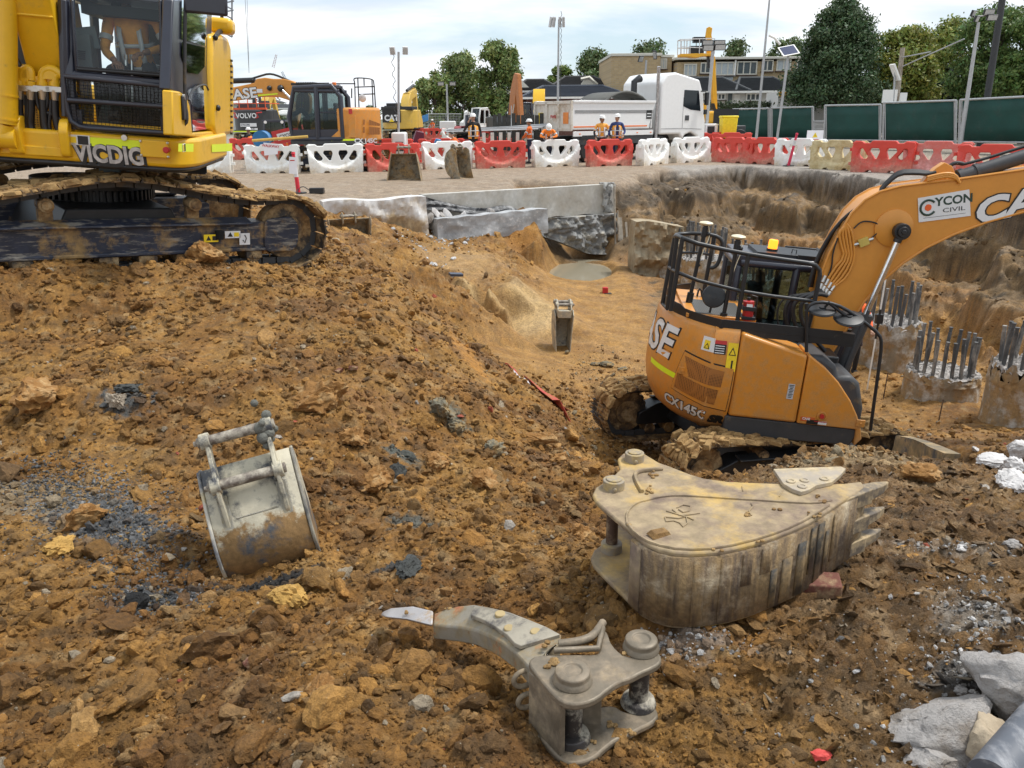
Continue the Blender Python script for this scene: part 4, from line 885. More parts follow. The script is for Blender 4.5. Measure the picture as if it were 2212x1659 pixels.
hr.tube([near_top[0]]+far,rr_,8,smooth=1);hr.tube(pl([(548,190),(522,365)],.35),.018,8);hr.tube(pl([(700,218),(602,745)],.35),rr_,8);hr.tube(pl([(405,352),(560,350),(680,372)],.35),.018,8)
hr.tube(pl([(600,745),(585,650),(560,690),(545,800)],.3),.014,6,smooth=1);hr.build('handrail',BLK,cx,smooth=60)
for a,b,y_ in (((632,118),(480,800),-.15),((908,235),(765,985),-.75)):
    top,bot=pl([a,b],y_);m=MB();m.tube([bot,top],.026,10);m.tube([bot,bot.lerp(top,.16)],.045,12);m.cyl(bot.lerp(top,.86),bot.lerp(top,.98),.038,n=12);m.ball(bot.lerp(top,.9)+Vector((.05,0,0)),.03)
    m.tube([bot.lerp(top,.5),bot.lerp(top,.52)+Vector((.035,0,0))],.02,6)
    mast=m.build('antenna_mast',BLK,cx,smooth=60)
    m=MB();m.lathe([(.0,0),(.05,.0),(.085,.02),(.088,.03),(.075,.042),(.03,.052),(0,.054)],top,24);m.tube([top+Vector((.03,0,0)),top+Vector((.07,-.01,-.12)),top+Vector((.02,-.02,-.3)),bot.lerp(top,.5)],.006,6,smooth=2)
    m.build('antenna',mat('antenna_white',(.75,.68,.48),.4),mast,smooth=50)
# cab
m=MB();cabp=[(-.42,1.05),(1.28,1.05),(1.38,1.55),(1.18,2.55),(1.05,2.72),(-.25,2.76),(-.42,2.62)]
def cabframe(side_y,out):
    m2=MB()
for y_ in (.27,1.2):
    m.prism(round_poly([(-.42,1.0),(1.3,1.0),(1.34,1.75),(-.42,1.75)],.03),y_-.02,y_+.02,'y')
    for a,b in (((-.42,1.05),(-.42,2.64)),((1.36,1.7),(1.12,2.68)),((.35,1.7),(.35,2.7)),((-.4,2.68),(1.12,2.68))):m.tube([(a[0],y_,a[1]),(b[0],y_,b[1])],.055,8)
m.box((.38,.735,2.74),(1.66,.98,.09));m.box((-.43,.735,1.6),(.05,.95,1.1));m.tube([(-.42,.27,2.66),(-.42,1.2,2.66)],.06,8);m.tube([(1.1,.27,2.68),(1.1,1.2,2.68)],.05,8)
cab=m.build('cab',NAVY,cx,bevel=.03,segs=3)
m=MB();m.box((.38,.272,2.18),(1.5,.008,.9));m.box((.38,1.19,2.18),(1.5,.008,.9));m.box((-.43,.735,2.35),(.008,.85,.6));m._a([(1.34,.3,1.7),(1.34,1.17,1.7),(1.12,1.17,2.64),(1.12,.3,2.64)],[(0,1,2,3)]);m.build('window',GLS,cab,smooth=0)
m=MB();m.box((.2,.735,1.5),(.5,.5,.2));m.box((.0,.735,1.95),(.14,.48,.8),rot(0,-.15,0));m.box((.0,.735,2.42),(.1,.26,.2),rot(0,-.15,0));m.build('seat',DARKIN,cab,bevel=.04)
m=MB();m.box((.30,.735,2.80),(.95,.72,.05))
for k in range(9):m.box((.78+k*.045,.735,2.83-k*.004),(.012,.8,.06),rot(0,.5,0))
m.box((.75,.34,2.81),(.8,.05,.06));m.box((.75,1.13,2.81),(.8,.05,.06));m.tube([(.3,.5,2.83),(.3,.5,2.88),(.36,.5,2.88),(.36,.5,2.83)],.008,6);m.build('roof_guard',BLK,cab,bevel=.006,segs=1)
bq=loc(1661,577,.62);bq=Vector((bq.x,.62,2.825));m=MB();m.cyl(bq,bq+Vector((0,0,.03)),.075,n=20);bc=m.build('beacon',BLK,cx)
m=MB();m.lathe([(.062,0),(.062,.10),(.055,.118),(0,.12)],bq+Vector((0,0,.03)),20);m.build('lamp',emit('amber_lamp',(1.0,.26,.015),1.9),bc,smooth=50)
# fire extinguisher, rear mirrors
e0=loc(1365.9+985*.252,457.1+930*.252,-.88);e1=loc(1365.9+1000*.252,457.1+760*.252,-.88);d_=(e1-e0)
m=MB();m.tube([e0,e0+d_*.04,e0+d_*.96,e1],[.06,.066,.066,.03],16);ex=m.build('fire_extinguisher',REDP,cx,smooth=50)
m=MB();m.tube([e1,e1+d_*.15],.022,8);m.box(e0+d_*.62,(.16,.15,.05));m.box(e0+d_*.15,(.16,.15,.04));m.tube([e0+Vector((.09,0,0)),e1+Vector((.09,0,.05)),e1+Vector((-.05,0,.08))],.012,6);m.build('bracket',BLK,ex,bevel=.004)
m=MB();m.box(e0+d_*.72+Vector((.0,-.068,0)),(.07,.004,.07));m.build('decal',WHITE,ex,smooth=0)
def disc(px,py,yl,r,nrm,px2=None):
    q=loc(px,py,yl);nn=Vector(nrm).normalized();qq=nn.to_track_quat('Z','Y').to_matrix()
    m=MB();m.lathe([(0,0),(r*.95,0),(r,.012),(r*.93,.03),(r*.5,.045),(0,.05)],q,28,qq);m.lathe([(.0,.045),(.035,.045),(.035,.06),(0,.06)],q,12,qq)
    o=m.build('mirror',BLK,cx,smooth=40);return q,o
q,mo=disc(1542,640,-.7,.145,(-.15,-.9,.25));m=MB();m.tube([q,q+Vector((-.02,.02,-.28)),q+Vector((-.04,.02,-.45))],.014,8);m.build('mirror_arm',BLK,mo)
q1,mo1=disc(1775,672,-1.1,.165,(-.1,-.25,1));q2,mo2=disc(1833,690,-1.15,.175,(-.12,-.35,1))
m=MB();gr=[loc(*p,-1.15) for p in ((1740,672),(1752,655),(1785,652),(1822,664),(1862,692),(1900,722),(1905,742),(1898,800),(1888,870),(1880,930))]
m.tube(gr,.021,8,smooth=1);m.tube([loc(1790,655,-1.15),loc(1778,668,-1.1)],.014,6);m.tube([loc(1845,680,-1.15),loc(1836,686,-1.15)],.014,6);m.tube([loc(1742,655,-1.15),loc(1742,760,-1.15)],.021,8);m.tube([loc(1788,652,-1.15),loc(1850,700,-1.15)],.02,8)
m.build('mirror_guard',BLK,cx,smooth=60)
# boom: outline seen from its right side, at the machine's middle plane
def bl(px,py,yl=-.18):q=loc(px,py,yl);return (q.x,q.z)
b_top=[(1765,640),(1776,585),(1792,545),(1815,500),(1840,460),(1868,432),(1900,414),(1945,402),(2000,395),(2060,388),(2130,378),(2212,366),(2330,352)]
b_bot=[(2330,432),(2212,457),(2130,480),(2060,506),(2000,535),(1950,568),(1905,607),(1868,650),(1835,700),(1808,745),(1790,772),(1765,772),(1748,755)]
bpoly=[bl(*p) for p in b_top];bp2=[bl(*p) for p in b_bot]
ex1=Vector(bpoly[-1]);ex2=Vector(bp2[0]);dirb=(ex1-Vector(bpoly[-3])).normalized()
bpoly+=[tuple(ex1+dirb*.5+Vector((0,-.08))),tuple((ex1+ex2)/2+dirb*.95)]
m=MB();m.prism(bpoly+[tuple(ex2+dirb*.55)]+bp2,-.18,.18,'y')
boom=m.build('boom',ORANGE_UP,cx,bevel=.012)
# flange edges of the box section
m=MB();
for off in (-.192,.192):
    m.tube([(x,off*.97,z) for x,z in bpoly[:-2]],.016,6);m.tube([(x,off*.97,z) for x,z in bp2],.016,6)
m.build('boom_flange',ORANGE_UP,boom)
# company plate and lettering on the boom
def bpt(px,py,o=-.186):q=loc(px,py,-.18);return Vector((q.x,o,q.z))
c0,c1,c2,c3=bpt(1984,480),bpt(2096,466),bpt(2093,409),bpt(1982,428)
m=MB();m._a([c0,c1,c2,c3]+[p+Vector((0,-.006,0)) for p in (c0,c1,c2,c3)],[(0,1,2,3),(7,6,5,4),(0,4,5,1),(1,5,6,2),(2,6,7,3),(3,7,4,0)])
ctr=(c0+c1+c2+c3)/4;dx_=(c1-c0).normalized();plh=((c3-c0)+(c2-c1)).length/2;plw=((c1-c0)+(c2-c3)).length/2
def pm(u,v):return frame(ctr+dx_*(u*plw)+dx_.cross(Vector((0,-1,0))).normalized()*(-v*plh)+Vector((0,-.008,0)),dx_,(0,-1,0))
mt=pm(0,0);upv=mt.col[1].to_3d()
def pm(u,v):return frame(ctr+dx_*(u*plw)+upv*(v*plh)+Vector((0,-.0075,0)),dx_,(0,-1,0))
text(m,'YCON',plh*.46,pm(.19,.2),bold=.004,mi=1,sx=1.05);text(m,'CIVIL',plh*.24,pm(.19,-.16),bold=.0,mi=2,sx=1.55)
ring=[pm(-.31,.04) @ Vector((math.cos(a)*plh*.29,math.sin(a)*plh*.29,0)) for a in np.linspace(R(38),R(322),24)];m.mi=1
for a,b in zip(ring[:-1],ring[1:]):m.tube([a,b],.014,6)
m.mi=3;m.lathe([(0,0),(plh*.13,0),(plh*.13,.003),(0,.003)],pm(-.31,.04).to_translation(),20,rot(PI/2,0,0));m.mi=2
a,b=pm(-.4,-.36).to_translation(),pm(.42,-.36).to_translation();m.tube([a,b],.002,4)
m.build('company_sign',[WHITE,mat('dark_green_print',(.02,.05,.035),.5),BLACK,mat('orange_red_print',(.8,.12,.02),.5)],boom,smooth=0)
c5=bpt(2205,437);dx2=(bpt(2212,411)-bpt(2130,429)).normalized();m=MB()
M5=frame(c5+Vector((.05,-.004,.0)),dx2,(0,-1,0));text(m,'CASE',.40,M5,bold=.030,shear=.22,sx=1.28,mi=1);M6=frame(c5+Vector((.05,-.008,.0)),dx2,(0,-1,0));text(m,'CASE',.40,M6,bold=.015,shear=.22,sx=1.28,mi=0)
m.build('lettering',[WHITE,BLACK],boom,smooth=0)
# cylinder pin boss, boom cylinders
kq=loc(1940,497,-.18);m=MB();m.lathe([(.23,0),(.23,.02),(.19,.035),(.12,.05)],(kq.x-.06,-.18,kq.z+.02),28,rot(PI/2,0,0));m.build('pin_boss',ORANGE_UP,boom,smooth=40)
for sd in (-1,1):
    yq=sd*.30;top=Vector((kq.x,yq,kq.z));base=Vector((1.16,yq,1.06));mid=loc(1868,684,-.30);mid=Vector((mid.x,yq,mid.z));d_=(mid-top).normalized();base=top+d_*2.05
    m=MB();m.tube([mid-d_*.02,base],.085,18);m.tube([mid-d_*.03,mid+d_*.10],.10,18);m.tube([mid+Vector((.0,-sd*-.09,.1)),base+Vector((0,sd*.09,0))],.022,8);m.cyl(base+Vector((0,-.07,0)),base+Vector((0,.07,0)),.1,n=16)
    cy=m.build('boom_cylinder',GREYD,cx,smooth=50)
    m=MB();m.tube([top,mid],.042,16);m.build('rod',CHROME,cy,smooth=60)
    m=MB();m.cyl(top+Vector((0,-.05,0)),top+Vector((0,.05,0)),.10,n=18);m.tube([top,top+d_*.14],.05,12)
    if sd<0:m.cyl(top+Vector((0,-.05,0)),top+Vector((0,-.085,0)),.065,n=14);m.cyl(top+Vector((0,-.085,0)),top+Vector((0,-.1,0)),.03,n=8)
    m.build('rod_end',BLK,cy,smooth=40,bevel=.006)
# arm cylinder on top of the boom
a0=loc(2044,392,0);a1=loc(2330,300,0);m=MB();m.prism([bl(2000,396),bl(2030,365),bl(2050,352),bl(2066,360),bl(2078,388)],-.06,.06,'y');m.cyl((a0.x,-.1,a0.z),(a0.x,.1,a0.z),.055,n=14);m.build('cylinder_bracket',ORANGE_UP,boom,bevel=.006)
m=MB();m.tube([a0,a0.lerp(a1,.10)],.06,12);m.tube([a0.lerp(a1,.09),a0.lerp(a1,1.3)],.085,20);m.tube([a0.lerp(a1,.22),a0.lerp(a1,.25)],.1,20);m.tube([a0.lerp(a1,.09),a0.lerp(a1,.13)],.1,20);ac=m.build('arm_cylinder',GREYD,cx,smooth=50)
m=MB();m.tube([a0.lerp(a1,1.3),a0.lerp(a1,1.55)],.04,12);m.build('rod',CHROME,ac)
tip=Vector(((ex1+ex2)/2).to_tuple())+dirb*.85;m=MB()
m.prism([(tip.x-.25,tip.y+.55),(tip.x+.15,tip.y+.6),(tip.x+.3,tip.y-.1),(tip.x+.45,tip.y-2.0),(tip.x+.2,tip.y-2.05),(tip.x-.25,tip.y-.1)],-.24,-.19,'y');m.prism([(tip.x-.25,tip.y+.55),(tip.x+.15,tip.y+.6),(tip.x+.3,tip.y-.1),(tip.x+.45,tip.y-2.0),(tip.x+.2,tip.y-2.05),(tip.x-.25,tip.y-.1)],.19,.24,'y')
m.box((tip.x+.2,0,tip.y-1.0),(.36,.38,1.6),rot(0,-.08,0));m.build('arm',ORANGE_UP,cx,bevel=.02)
# hard lines and hoses along the boom
Z6=lambda a,b:(1310+a*.4078,334.5+b*.4078)
def hose(pts,yl,r,mt_l,k=1,conv=Z6):q=[]
hp=MB();hb=MB();hf=MB()
for i in range(4):
    y_=-.12+.05*i;sh=i*7
    hp.tube([loc(*Z6(a,b),y_) for a,b in ((1165+sh,620),(1190+sh,555),(1235+sh,500),(1225+sh,420),(1255+sh,385),(1330,320-sh),(1420,268-sh),(1520,215-sh),(1600,178-sh),(1700,160-sh),(1810,148-sh),(2000,130-sh),(2240,98-sh))],.016,8,smooth=1)
for i in range(5):
    y_=-.20;sh=i*22
    hp.tube([loc(*Z6(a,b),y_) for a,b in ((1140+sh*.8,720-i*6),(1200+sh*.9,610+i*8),(1262+sh*.6,540+i*2),(1240+sh*.8,470),(1232+sh*.75,410-i*3),(1262+sh*.1,380-i*4))],.017,8,smooth=1)
for i in range(3):
    hp.tube([loc(*Z6(a,b),-.2) for a,b in ((1700,118+i*9),(1740,108+i*9),(1800,96+i*9),(1850,104+i*9),(1872,150))],.017,8,smooth=1)
hp.build('hard_lines',ORANGE_UP,boom,smooth=60)
for i in range(4):
    y_=-.1+.06*i
    hb.tube([loc(*Z6(a,b),y_) for a,b in ((1072+i*5,700),(1085+i*5,640),(1110+i*5,560),(1150+i*5,480),(1200+i*4,400),(1262+i*4,330),(1340+i*3,272),(1430,215-i*3),(1500,140-i*5),(1555,100-i*5),(1640,98-i*5),(1700,104-i*4),(1745,92))],.021,8,smooth=1)
for (pp,y_,r_) in ((((1750,88),(1810,62),(1850,40),(1890,48)),0,.024),(((1890,50),(2000,22),(2150,-25),(2300,-70)),.02,.018),(((1310,390),(1350,352),(1400,352),(1450,370),(1440,410),(1405,440)),-.2,.009),(((1450,368),(1500,380),(1525,388)),-.2,.009),(((1225,440),(1198,520),(1195,590),(1175,640)),-.2,.010)):
    hb.tube([loc(*Z6(a,b),y_) for a,b in pp],r_,8,smooth=2)
for i in range(4):   # hoses looping down to the valve block
    hb.tube([loc(*Z6(a,b),-.25-.07*i) for a,b in ((1130+i*14,705+i*14),(1080+i*16,735),(960+i*34,745+i*4),(905+i*40,800),(905+i*44,900),(960+i*50,985),(1020+i*46,1040))],.026 if i else .012,8,smooth=2)
hb.build('hoses',BLKR,boom,smooth=60)
for i in range(4):
    a,b=loc(*Z6(1130+i*14,708+i*12),-.22),loc(*Z6(1160+i*16,640+i*18),-.2);hf.tube([a,a.lerp(b,.4)],.027,10);hf.tube([a.lerp(b,.5),b],.022,10)
for i in range(2):a,b=loc(*Z6(1408+i*8,245-i*6),-.12+i*.1),loc(*Z6(1455+i*8,208-i*6),-.12+i*.1);hf.tube([a,b],.03,10)
a,b=loc(*Z6(1735,98),0),loc(*Z6(1785,80),0);hf.tube([a,b],.032,10)
hf.build('hose_fittings',FITT,boom,smooth=50)
m=MB();a=loc(*Z6(1362,462),-.2);m.box(a,(.12,.05,.10),rot(0,-.5,0));m.mi=1
for dx_,dz_ in ((-.09,-.04),(.09,.045)):m.cyl(a+Vector((dx_*.6,0,dz_*.6)),a+Vector((dx_*1.2,0,dz_*1.2)),.022,n=10)
m.build('shut_off_valve',[mat('pale_yellow_metal',(.55,.42,.10),.4),FITT],boom,bevel=.005)
crawler(cx,Matrix.Rotation(R(25),4,'Z') @ Matrix.Translation((0,0,0)),2.75,.80,1.99,.5,sag=.03,frame_m=BLK,mudtop=.05,step=.17)

# ================================================================ yellow excavator at left
YC=Vector((-5.2,10.05,.12));YR=Matrix.Rotation(.085,4,'Y') @ Matrix.Rotation(R(-80.2),4,'Z');YM=Matrix.Translation(YC) @ YR;YI=YM.inverted()
yx=empty('excavator',YC);yx.matrix_world=YM;tag(yx,'large yellow excavator with a dark cab and mud caked tracks, on the heap at left','excavator')
def yf(zx,zy,xf=1.40):return loc(zx*.252,zy*.252,xf,YM,YI,0)       # front plane
def ys(zx,zy,yl=1.42):return loc(zx*.252,zy*.252,yl,YM,YI,1)       # left side plane
crawler(yx,Matrix.Translation((0,0,.14)) @ Matrix.Rotation(R(39.7+80.2),4,'Z'),3.86,.88,2.36,.7,sag=-.13,rollers=8,carriers=2,step=.19,mudtop=.03)
m=MB();m.cyl((0,0,.82),(0,0,1.08),.66,n=48)
for k in range(60):a=2*PI*k/60;m.box((math.cos(a)*.68,math.sin(a)*.68,.93),(.05,.035,.12),rot(0,0,a))
m.build('slew_ring',BLK,yx,bevel=.004,segs=1)
# deck: rounded plan outline swept up
F=1.44
def deckband(inset,z0,z1,mt,name,x0=F,bev=.04):
    pts=round_poly([(x0,-.42),(x0,1.34-inset),(1.0,1.46-inset),(-1.0,1.46-inset),(-1.35,1.2-inset),(-1.66+inset,.7),(-1.72+inset,0),(-1.66+inset,-.7),(-1.35,-1.2+inset),(-1.0,-1.46+inset),(1.0,-1.46+inset),(1.0,-1.2)],.22,5)
    m=MB();m.prism(pts,z0,z1,'z');return m.build(name,mt,yx,bevel=bev,segs=3)
q0,q1=yf(620,1125),yf(620,1385);DZ1,DZ0=q0.z,q1.z
deck=deckband(0,DZ0,DZ1,YEL,'deck')
deckband(.04,DZ0-.05,DZ0+.01,BLK,'belly_plate')
# left boom side of the deck is an open well with hoses
m=MB()
def side_band(x0,x1,z0,z1,y,mb):mb._a([(x1,y,z0),(x0,y,z0),(x0,y,z1),(x1,y,z1)],[(0,1,2,3)])
a,b,c,d_=yf(600,1163,F+.006),yf(1255,1210,F+.006),yf(1255,1285,F+.006),yf(600,1238,F+.006);m._a([a,b,c,d_],[(0,1,2,3)])
a,b,c,d_=[ys(*p,1.467) for p in ((1530,1230),(1660,1232),(1658,1302),(1528,1300))];m._a([a,b,c,d_],[(0,1,2,3)])
a,b,c,d_=[ys(*p,1.467) for p in ((1815,1238),(1990,1228),(1990,1295),(1815,1305))];m._a([a,b,c,d_],[(0,1,2,3)])
m.build('reflective_strip',REFL,deck,smooth=0)
m=MB();tc_=yf(945,1332,F+.004);xa=(yf(1200,1350)-yf(700,1312)).normalized()
M1=frame(tc_+Vector((0,.016,-.018)),xa,(1,0,0));text(m,'VICDIG',.245,M1,bold=.026,sx=.84,mi=1,shear=-.12)
M1=frame(tc_+Vector((.003,.006,-.007)),xa,(1,0,0));text(m,'VICDIG',.245,M1,bold=.02,sx=.84,mi=1,shear=-.12)
M2=frame(tc_+Vector((.008,0,0)),xa,(1,0,0));text(m,'VICDIG',.245,M2,bold=.008,sx=.84,mi=0,shear=-.12)
m.build('lettering',[CHR2,BLACK],deck,smooth=0)
m=MB();a=yf(1335,1275,F);m.box(a,(.14,.28,.17));m.mi=1;m.cyl(a+Vector((0,.12,0)),a+Vector((.1,.12,0)),.032,n=14);m.mi=2
for dy_,dz_ in ((.135,.07),(.135,-.07),(-.13,.07),(-.13,-.07)):m.cyl(a+Vector((.05,dy_,dz_)),a+Vector((.085,dy_,dz_)),.016,n=6)
m.build('isolator_box',[YEL,REDP,FITT],deck,bevel=.012)
m=MB()
for p,w_ in ((yf(672,1200,F+.01),.22),(ys(1578,1266,1.472),.13)):
    m.mi=0;dd=(.004,w_,.10) if w_>.2 else (w_,.004,.08);m.box(p,dd);m.mi=1;e_=Vector((.004,.045,0)) if w_>.2 else Vector((-.02,.004,0));m.box(p+e_,(dd[0]*(.4 if w_ <= .2 else 1),dd[1]*(.45 if w_>.2 else 1),dd[2]*.85))
    m.mi=2;m.box(p+(Vector((.004,-.055,0)) if w_>.2 else Vector((.04,.004,0))),(.004 if w_>.2 else .04,.07 if w_>.2 else .004,.06))
m.build('warning_decals',[WHITE,BLACK,YDEC],deck,smooth=0)
for (zx,zy) in ((1070,1180),):m=MB();a=yf(zx,zy,F);m.cyl(a,a+Vector((.03,0,0)),.03,n=12);m.build('bolt',FITT,deck)
# frame decals
# cab body
cy0,cy1=yf(545,650).y,yf(1478,740).y;cz1=3.02;cz0=DZ1+.02;cxf=1.40;cxb=-.55
m=MB()
def cabside(y,sgn):
    m.tube([(cxf-.04,y,cz0),(cxf-.02,y,2.2),(cxf-.22,y,cz1)],.06,8);m.tube([(cxb,y,cz0),(cxb,y,cz1)],.06,8);m.tube([(.45,y,1.9),(.40,y,cz1)],.05,8)
    m.tube([(cxf-.22,y,cz1-.02),(cxb,y,cz1-.02)],.06,8)
for y in (cy0+.05,cy1-.05):cabside(y,1)
m.box(((cxf+cxb)/2-.1,(cy0+cy1)/2,cz1+.03),(cxf-cxb-.1,cy1-cy0,.1));m.box((cxb,(cy0+cy1)/2,1.6),(.06,cy1-cy0-.1,.9))
m.prism([(cxf-.0,cz0),(cxf,1.9),(cxf-.1,1.9),(cxf-.1,cz0)],cy0,cy0+.14,'y');m.prism([(cxf-.0,cz0),(cxf,1.9),(cxf-.1,1.9),(cxf-.1,cz0)],cy1-.14,cy1,'y')
# pillars in the front frame
for a_,b_ in (((540,0),(575,1000)),((1440,-5),(1450,1080)),((618,0),(660,640))):m.tube([yf(*a_,1.37),yf(*b_,1.37)],.055 if a_[0] != 618 else .02,8)
m.tube([yf(560,640,1.37),yf(1470,725,1.37)],.05,8);m.tube([yf(640,1080,1.37),yf(1460,1150,1.37)],.04,8);m.tube([yf(1375,0,1.38),yf(1385,650,1.38)],.018,8)
cab=m.build('cab',NAVY,yx,bevel=.02)
m=MB();A_=[yf(*p,1.385) for p in ((620,-60),(1400,-20),(1400,650),(660,580))];m._a(A_,[(0,1,2,3)]);m.build('window',GLSC,cab,smooth=0)
m=MB();A_=[yf(*p,1.385) for p in ((680,660),(1400,725),(1400,1085),(720,1040))];m._a([Vector(p) for p in A_],[(0,1,2,3)]);m.build('window',GLSC,cab,smooth=0)
m=MB();A_=[ys(*p,1.36) for p in ((1500,0),(1800,0),(1790,560),(1700,640),(1560,620))];m._a(A_,[(0,1,2,3,4)]);m.build('window',glass('side_glass',(.10,.12,.13),.5),cab,smooth=0)
m=MB()   # yellow lower cab shell seen through the guard, and the door side
for p in (((575,690),(660,700),(665,1060),(600,1010)),((1405,735),(1480,770),(1500,1150),(1420,1140)),((600,1035),(1480,1095),(1530,1160),(620,1110))):A_=[yf(*q,1.375) for q in p];m._a(A_,[(0,1,2,3)])
m.build('cab_skirt',YEL,cab,solid=.02,smooth=0)
m=MB();dp=[ys(*p,1.38) for p in ((1462,775),(1530,785),(1580,820),(1610,900),(1632,1140),(1858,1120),(1862,1185),(1470,1160))];m.prism([(p.x,p.z) for p in dp],1.30,1.40,'y')
door=m.build('cab_door',YEL,yx,bevel=.015)
m=MB();dp=[ys(*p,1.38) for p in ((1500,0),(1830,0),(1822,560),(1822,1105),(1650,1130),(1612,900),(1580,815),(1470,770))];m.prism([(p.x,p.z) for p in dp],1.26,1.365,'y');m.build('door_frame',NAVY,door,bevel=.015)
m=MB();A_=[ys(*p,1.37) for p in ((1640,880),(1600,780),(1690,725),(1775,730),(1808,1100),(1655,1125))];m._a(A_,[tuple(range(6))]);m.build('door_window',glass('side_glass',(.1,.12,.13),.5),door,smooth=0)
m=MB();A_=[ys(*p,1.38) for p in ((1560,360),(1770,410),(1765,560),(1700,635),(1620,625),(1560,480))];m._a(A_,[tuple(range(6))]);A_=[ys(*p,1.38) for p in ((1560,-10),(1780,-10),(1762,395),(1556,335))];m._a(A_,[(0,1,2,3)]);m.build('door_window',glass('side_glass',(.1,.12,.13),.5),door,smooth=0)
m=MB();m.tube([ys(*p,1.40) for p in ((1618,860),(1640,780),(1700,735),(1765,722),(1785,770))],.012,8,smooth=1);m.build('grab_handle',BLK,door)
m=MB();m.tube([yf(*p,1.43) for p in ((1590,-10),(1582,400),(1585,880),(1605,1000),(1595,1065),(1530,1080))],.018,10,smooth=1);m.box(yf(1527,1080,1.42),(.04,.04,.13));m.build('handrail',GREYD,yx,smooth=60)
m=MB();a=ys(1575,925,1.41);m.box(a,(.16,.03,.24));m.build('door_handle',BLK,door,bevel=.012);m=MB();a=ys(1568,830,1.41);m.cyl(a,a+Vector((0,.02,0)),.03,n=14);m.build('lock',FITT,door)
# guard mesh over the lower front window
gp=[yf(*p,1.47) for p in ((552,652),(1475,742),(1468,1060),(1455,1110),(1405,1140),(760,1098),(680,1085),(610,1040),(585,960))]
m=MB();m.tube(gp,.026,10,closed=True);m.tube([yf(580,858,1.48),yf(1455,918,1.48)],.026,8);gd=m.build('window_guard',NAVY,yx,smooth=60)
m=MB()
for i in range(27):t=i/26;a=yf(575+t*880,668+t*80,1.475);b=yf(612+t*845 if t>.04 else 600,1050+t*70 if t>.12 else 1000,1.475);m.tube([a,b],.0028,4)
for i in range(13):t=i/12;m.tube([yf(568+t*20,690+t*330,1.475),yf(1468-t*10,775+t*335,1.475)],.0028,4)
m.build('wire_mesh',BLK,gd,smooth=0)
m=MB();m.tube([yf(665,592,1.40),yf(1390,648,1.40)],.018,8);m.tube([yf(665,575,1.40),yf(1390,628,1.40)],.010,8);m.build('wiper',BLK,cab)
# cab interior
m=MB();m.box((.15,.85,1.55),(.55,.6,.35));m.box((-.15,.85,2.1),(.16,.52,.9),rot(0,-.12,0));m.build('seat',DARKIN,cab,bevel=.05)
m=MB();m.prism([(.1,1.2),(1.0,1.2),(.95,1.75),(.7,1.95),(.1,1.95)],cy0+.14,cy0+.36,'y');a=yf(735,480,.95);m.box(a,(.25,.2,.42),taper=.8);a=yf(740,330,.9);m.box(a,(.1,.22,.22),rot(.2,0,.3))
m.mi=1
for k in range(5):m.box(yf(728,445+k*16,.95)+Vector((.13,0,0)),(.01,.09,.012))
m.build('console',[mat('interior_grey',(.12,.15,.15),.6),BLACK],cab,bevel=.02)
m=MB()
for zx in (1080,1130):a,b=yf(zx,510,.85),yf(zx+5,880,.95);m.tube([a,b],.012,6);m.tube([a,a+Vector((0,0,.05))],.022,8)
m.build('travel_levers',FITT,cab)
m=MB();m.box((cxb+.06,(cy0+cy1)/2+.02,2.05),(.03,cy1-cy0-.1,1.75));m.box((.0,cy0+.03,1.75),(1.0,.03,.9));m.box((cxb+.4,cy1-.2,1.9),(.5,.05,1.2));m.box((.3,(cy0+cy1)/2,2.9),(1.4,cy1-cy0-.2,.1));m.build('blackout_panels',DARKIN,cab)  # dark panels added to keep bright sky out of the cab interior
# counterweight and side covers
m=MB();cwp=round_poly([(-.62,1.40),(-1.0,1.40),(-1.35,1.16),(-1.62,.68),(-1.68,0),(-1.62,-.68),(-1.35,-1.16),(-1.0,-1.4),(-.62,-1.4)],.2,5);m.prism(cwp,DZ1,2.15,'z');m.build('counterweight',YEL,yx,bevel=.12,segs=4)
m=MB();cp=[ys(*p,1.44) for p in ((1832,300),(1900,285),(1965,320),(1988,400),(1990,480),(2012,560),(2012,1150),(1868,1185),(1845,1100),(1828,600))];m.prism([(p.x,p.z) for p in cp],.9,1.43,'y')
sc_=m.build('side_cover',YEL,yx,bevel=.07,segs=4)
m=MB()
for k in range(14):a=ys(1985,520+k*48,1.44);m.box(a,(.10,.02,.028))
m.build('louvres',BLK,sc_)
m=MB();a=ys(1905,225,1.40);m.box(a,(.34,.3,.19));mi_=m.build('mirror',YEL,yx,bevel=.06,segs=3);m=MB();m.tube([ys(1905,270,1.40),ys(1900,60,1.40),ys(1890,-60,1.40)],.022,8);m.tube([ys(1850,310,1.4),ys(1880,270,1.4),ys(1905,270,1.4)],.03,8);m.build('mirror_arm',BLK,mi_)
m=MB();a=yf(1765,15,1.45);m.box(a,(.05,.42,.24));m.build('mirror',NAVY,yx,bevel=.03,segs=3)
m=MB()
for zx,zy in ((1848,320),(1870,925)):a=ys(zx,zy,1.45);m.ball(a,.05,2,(1,.6,.8));m.tube([a+Vector((0,-.12,0)),a],.016,6)
m.build('latch',BLK,sc_)
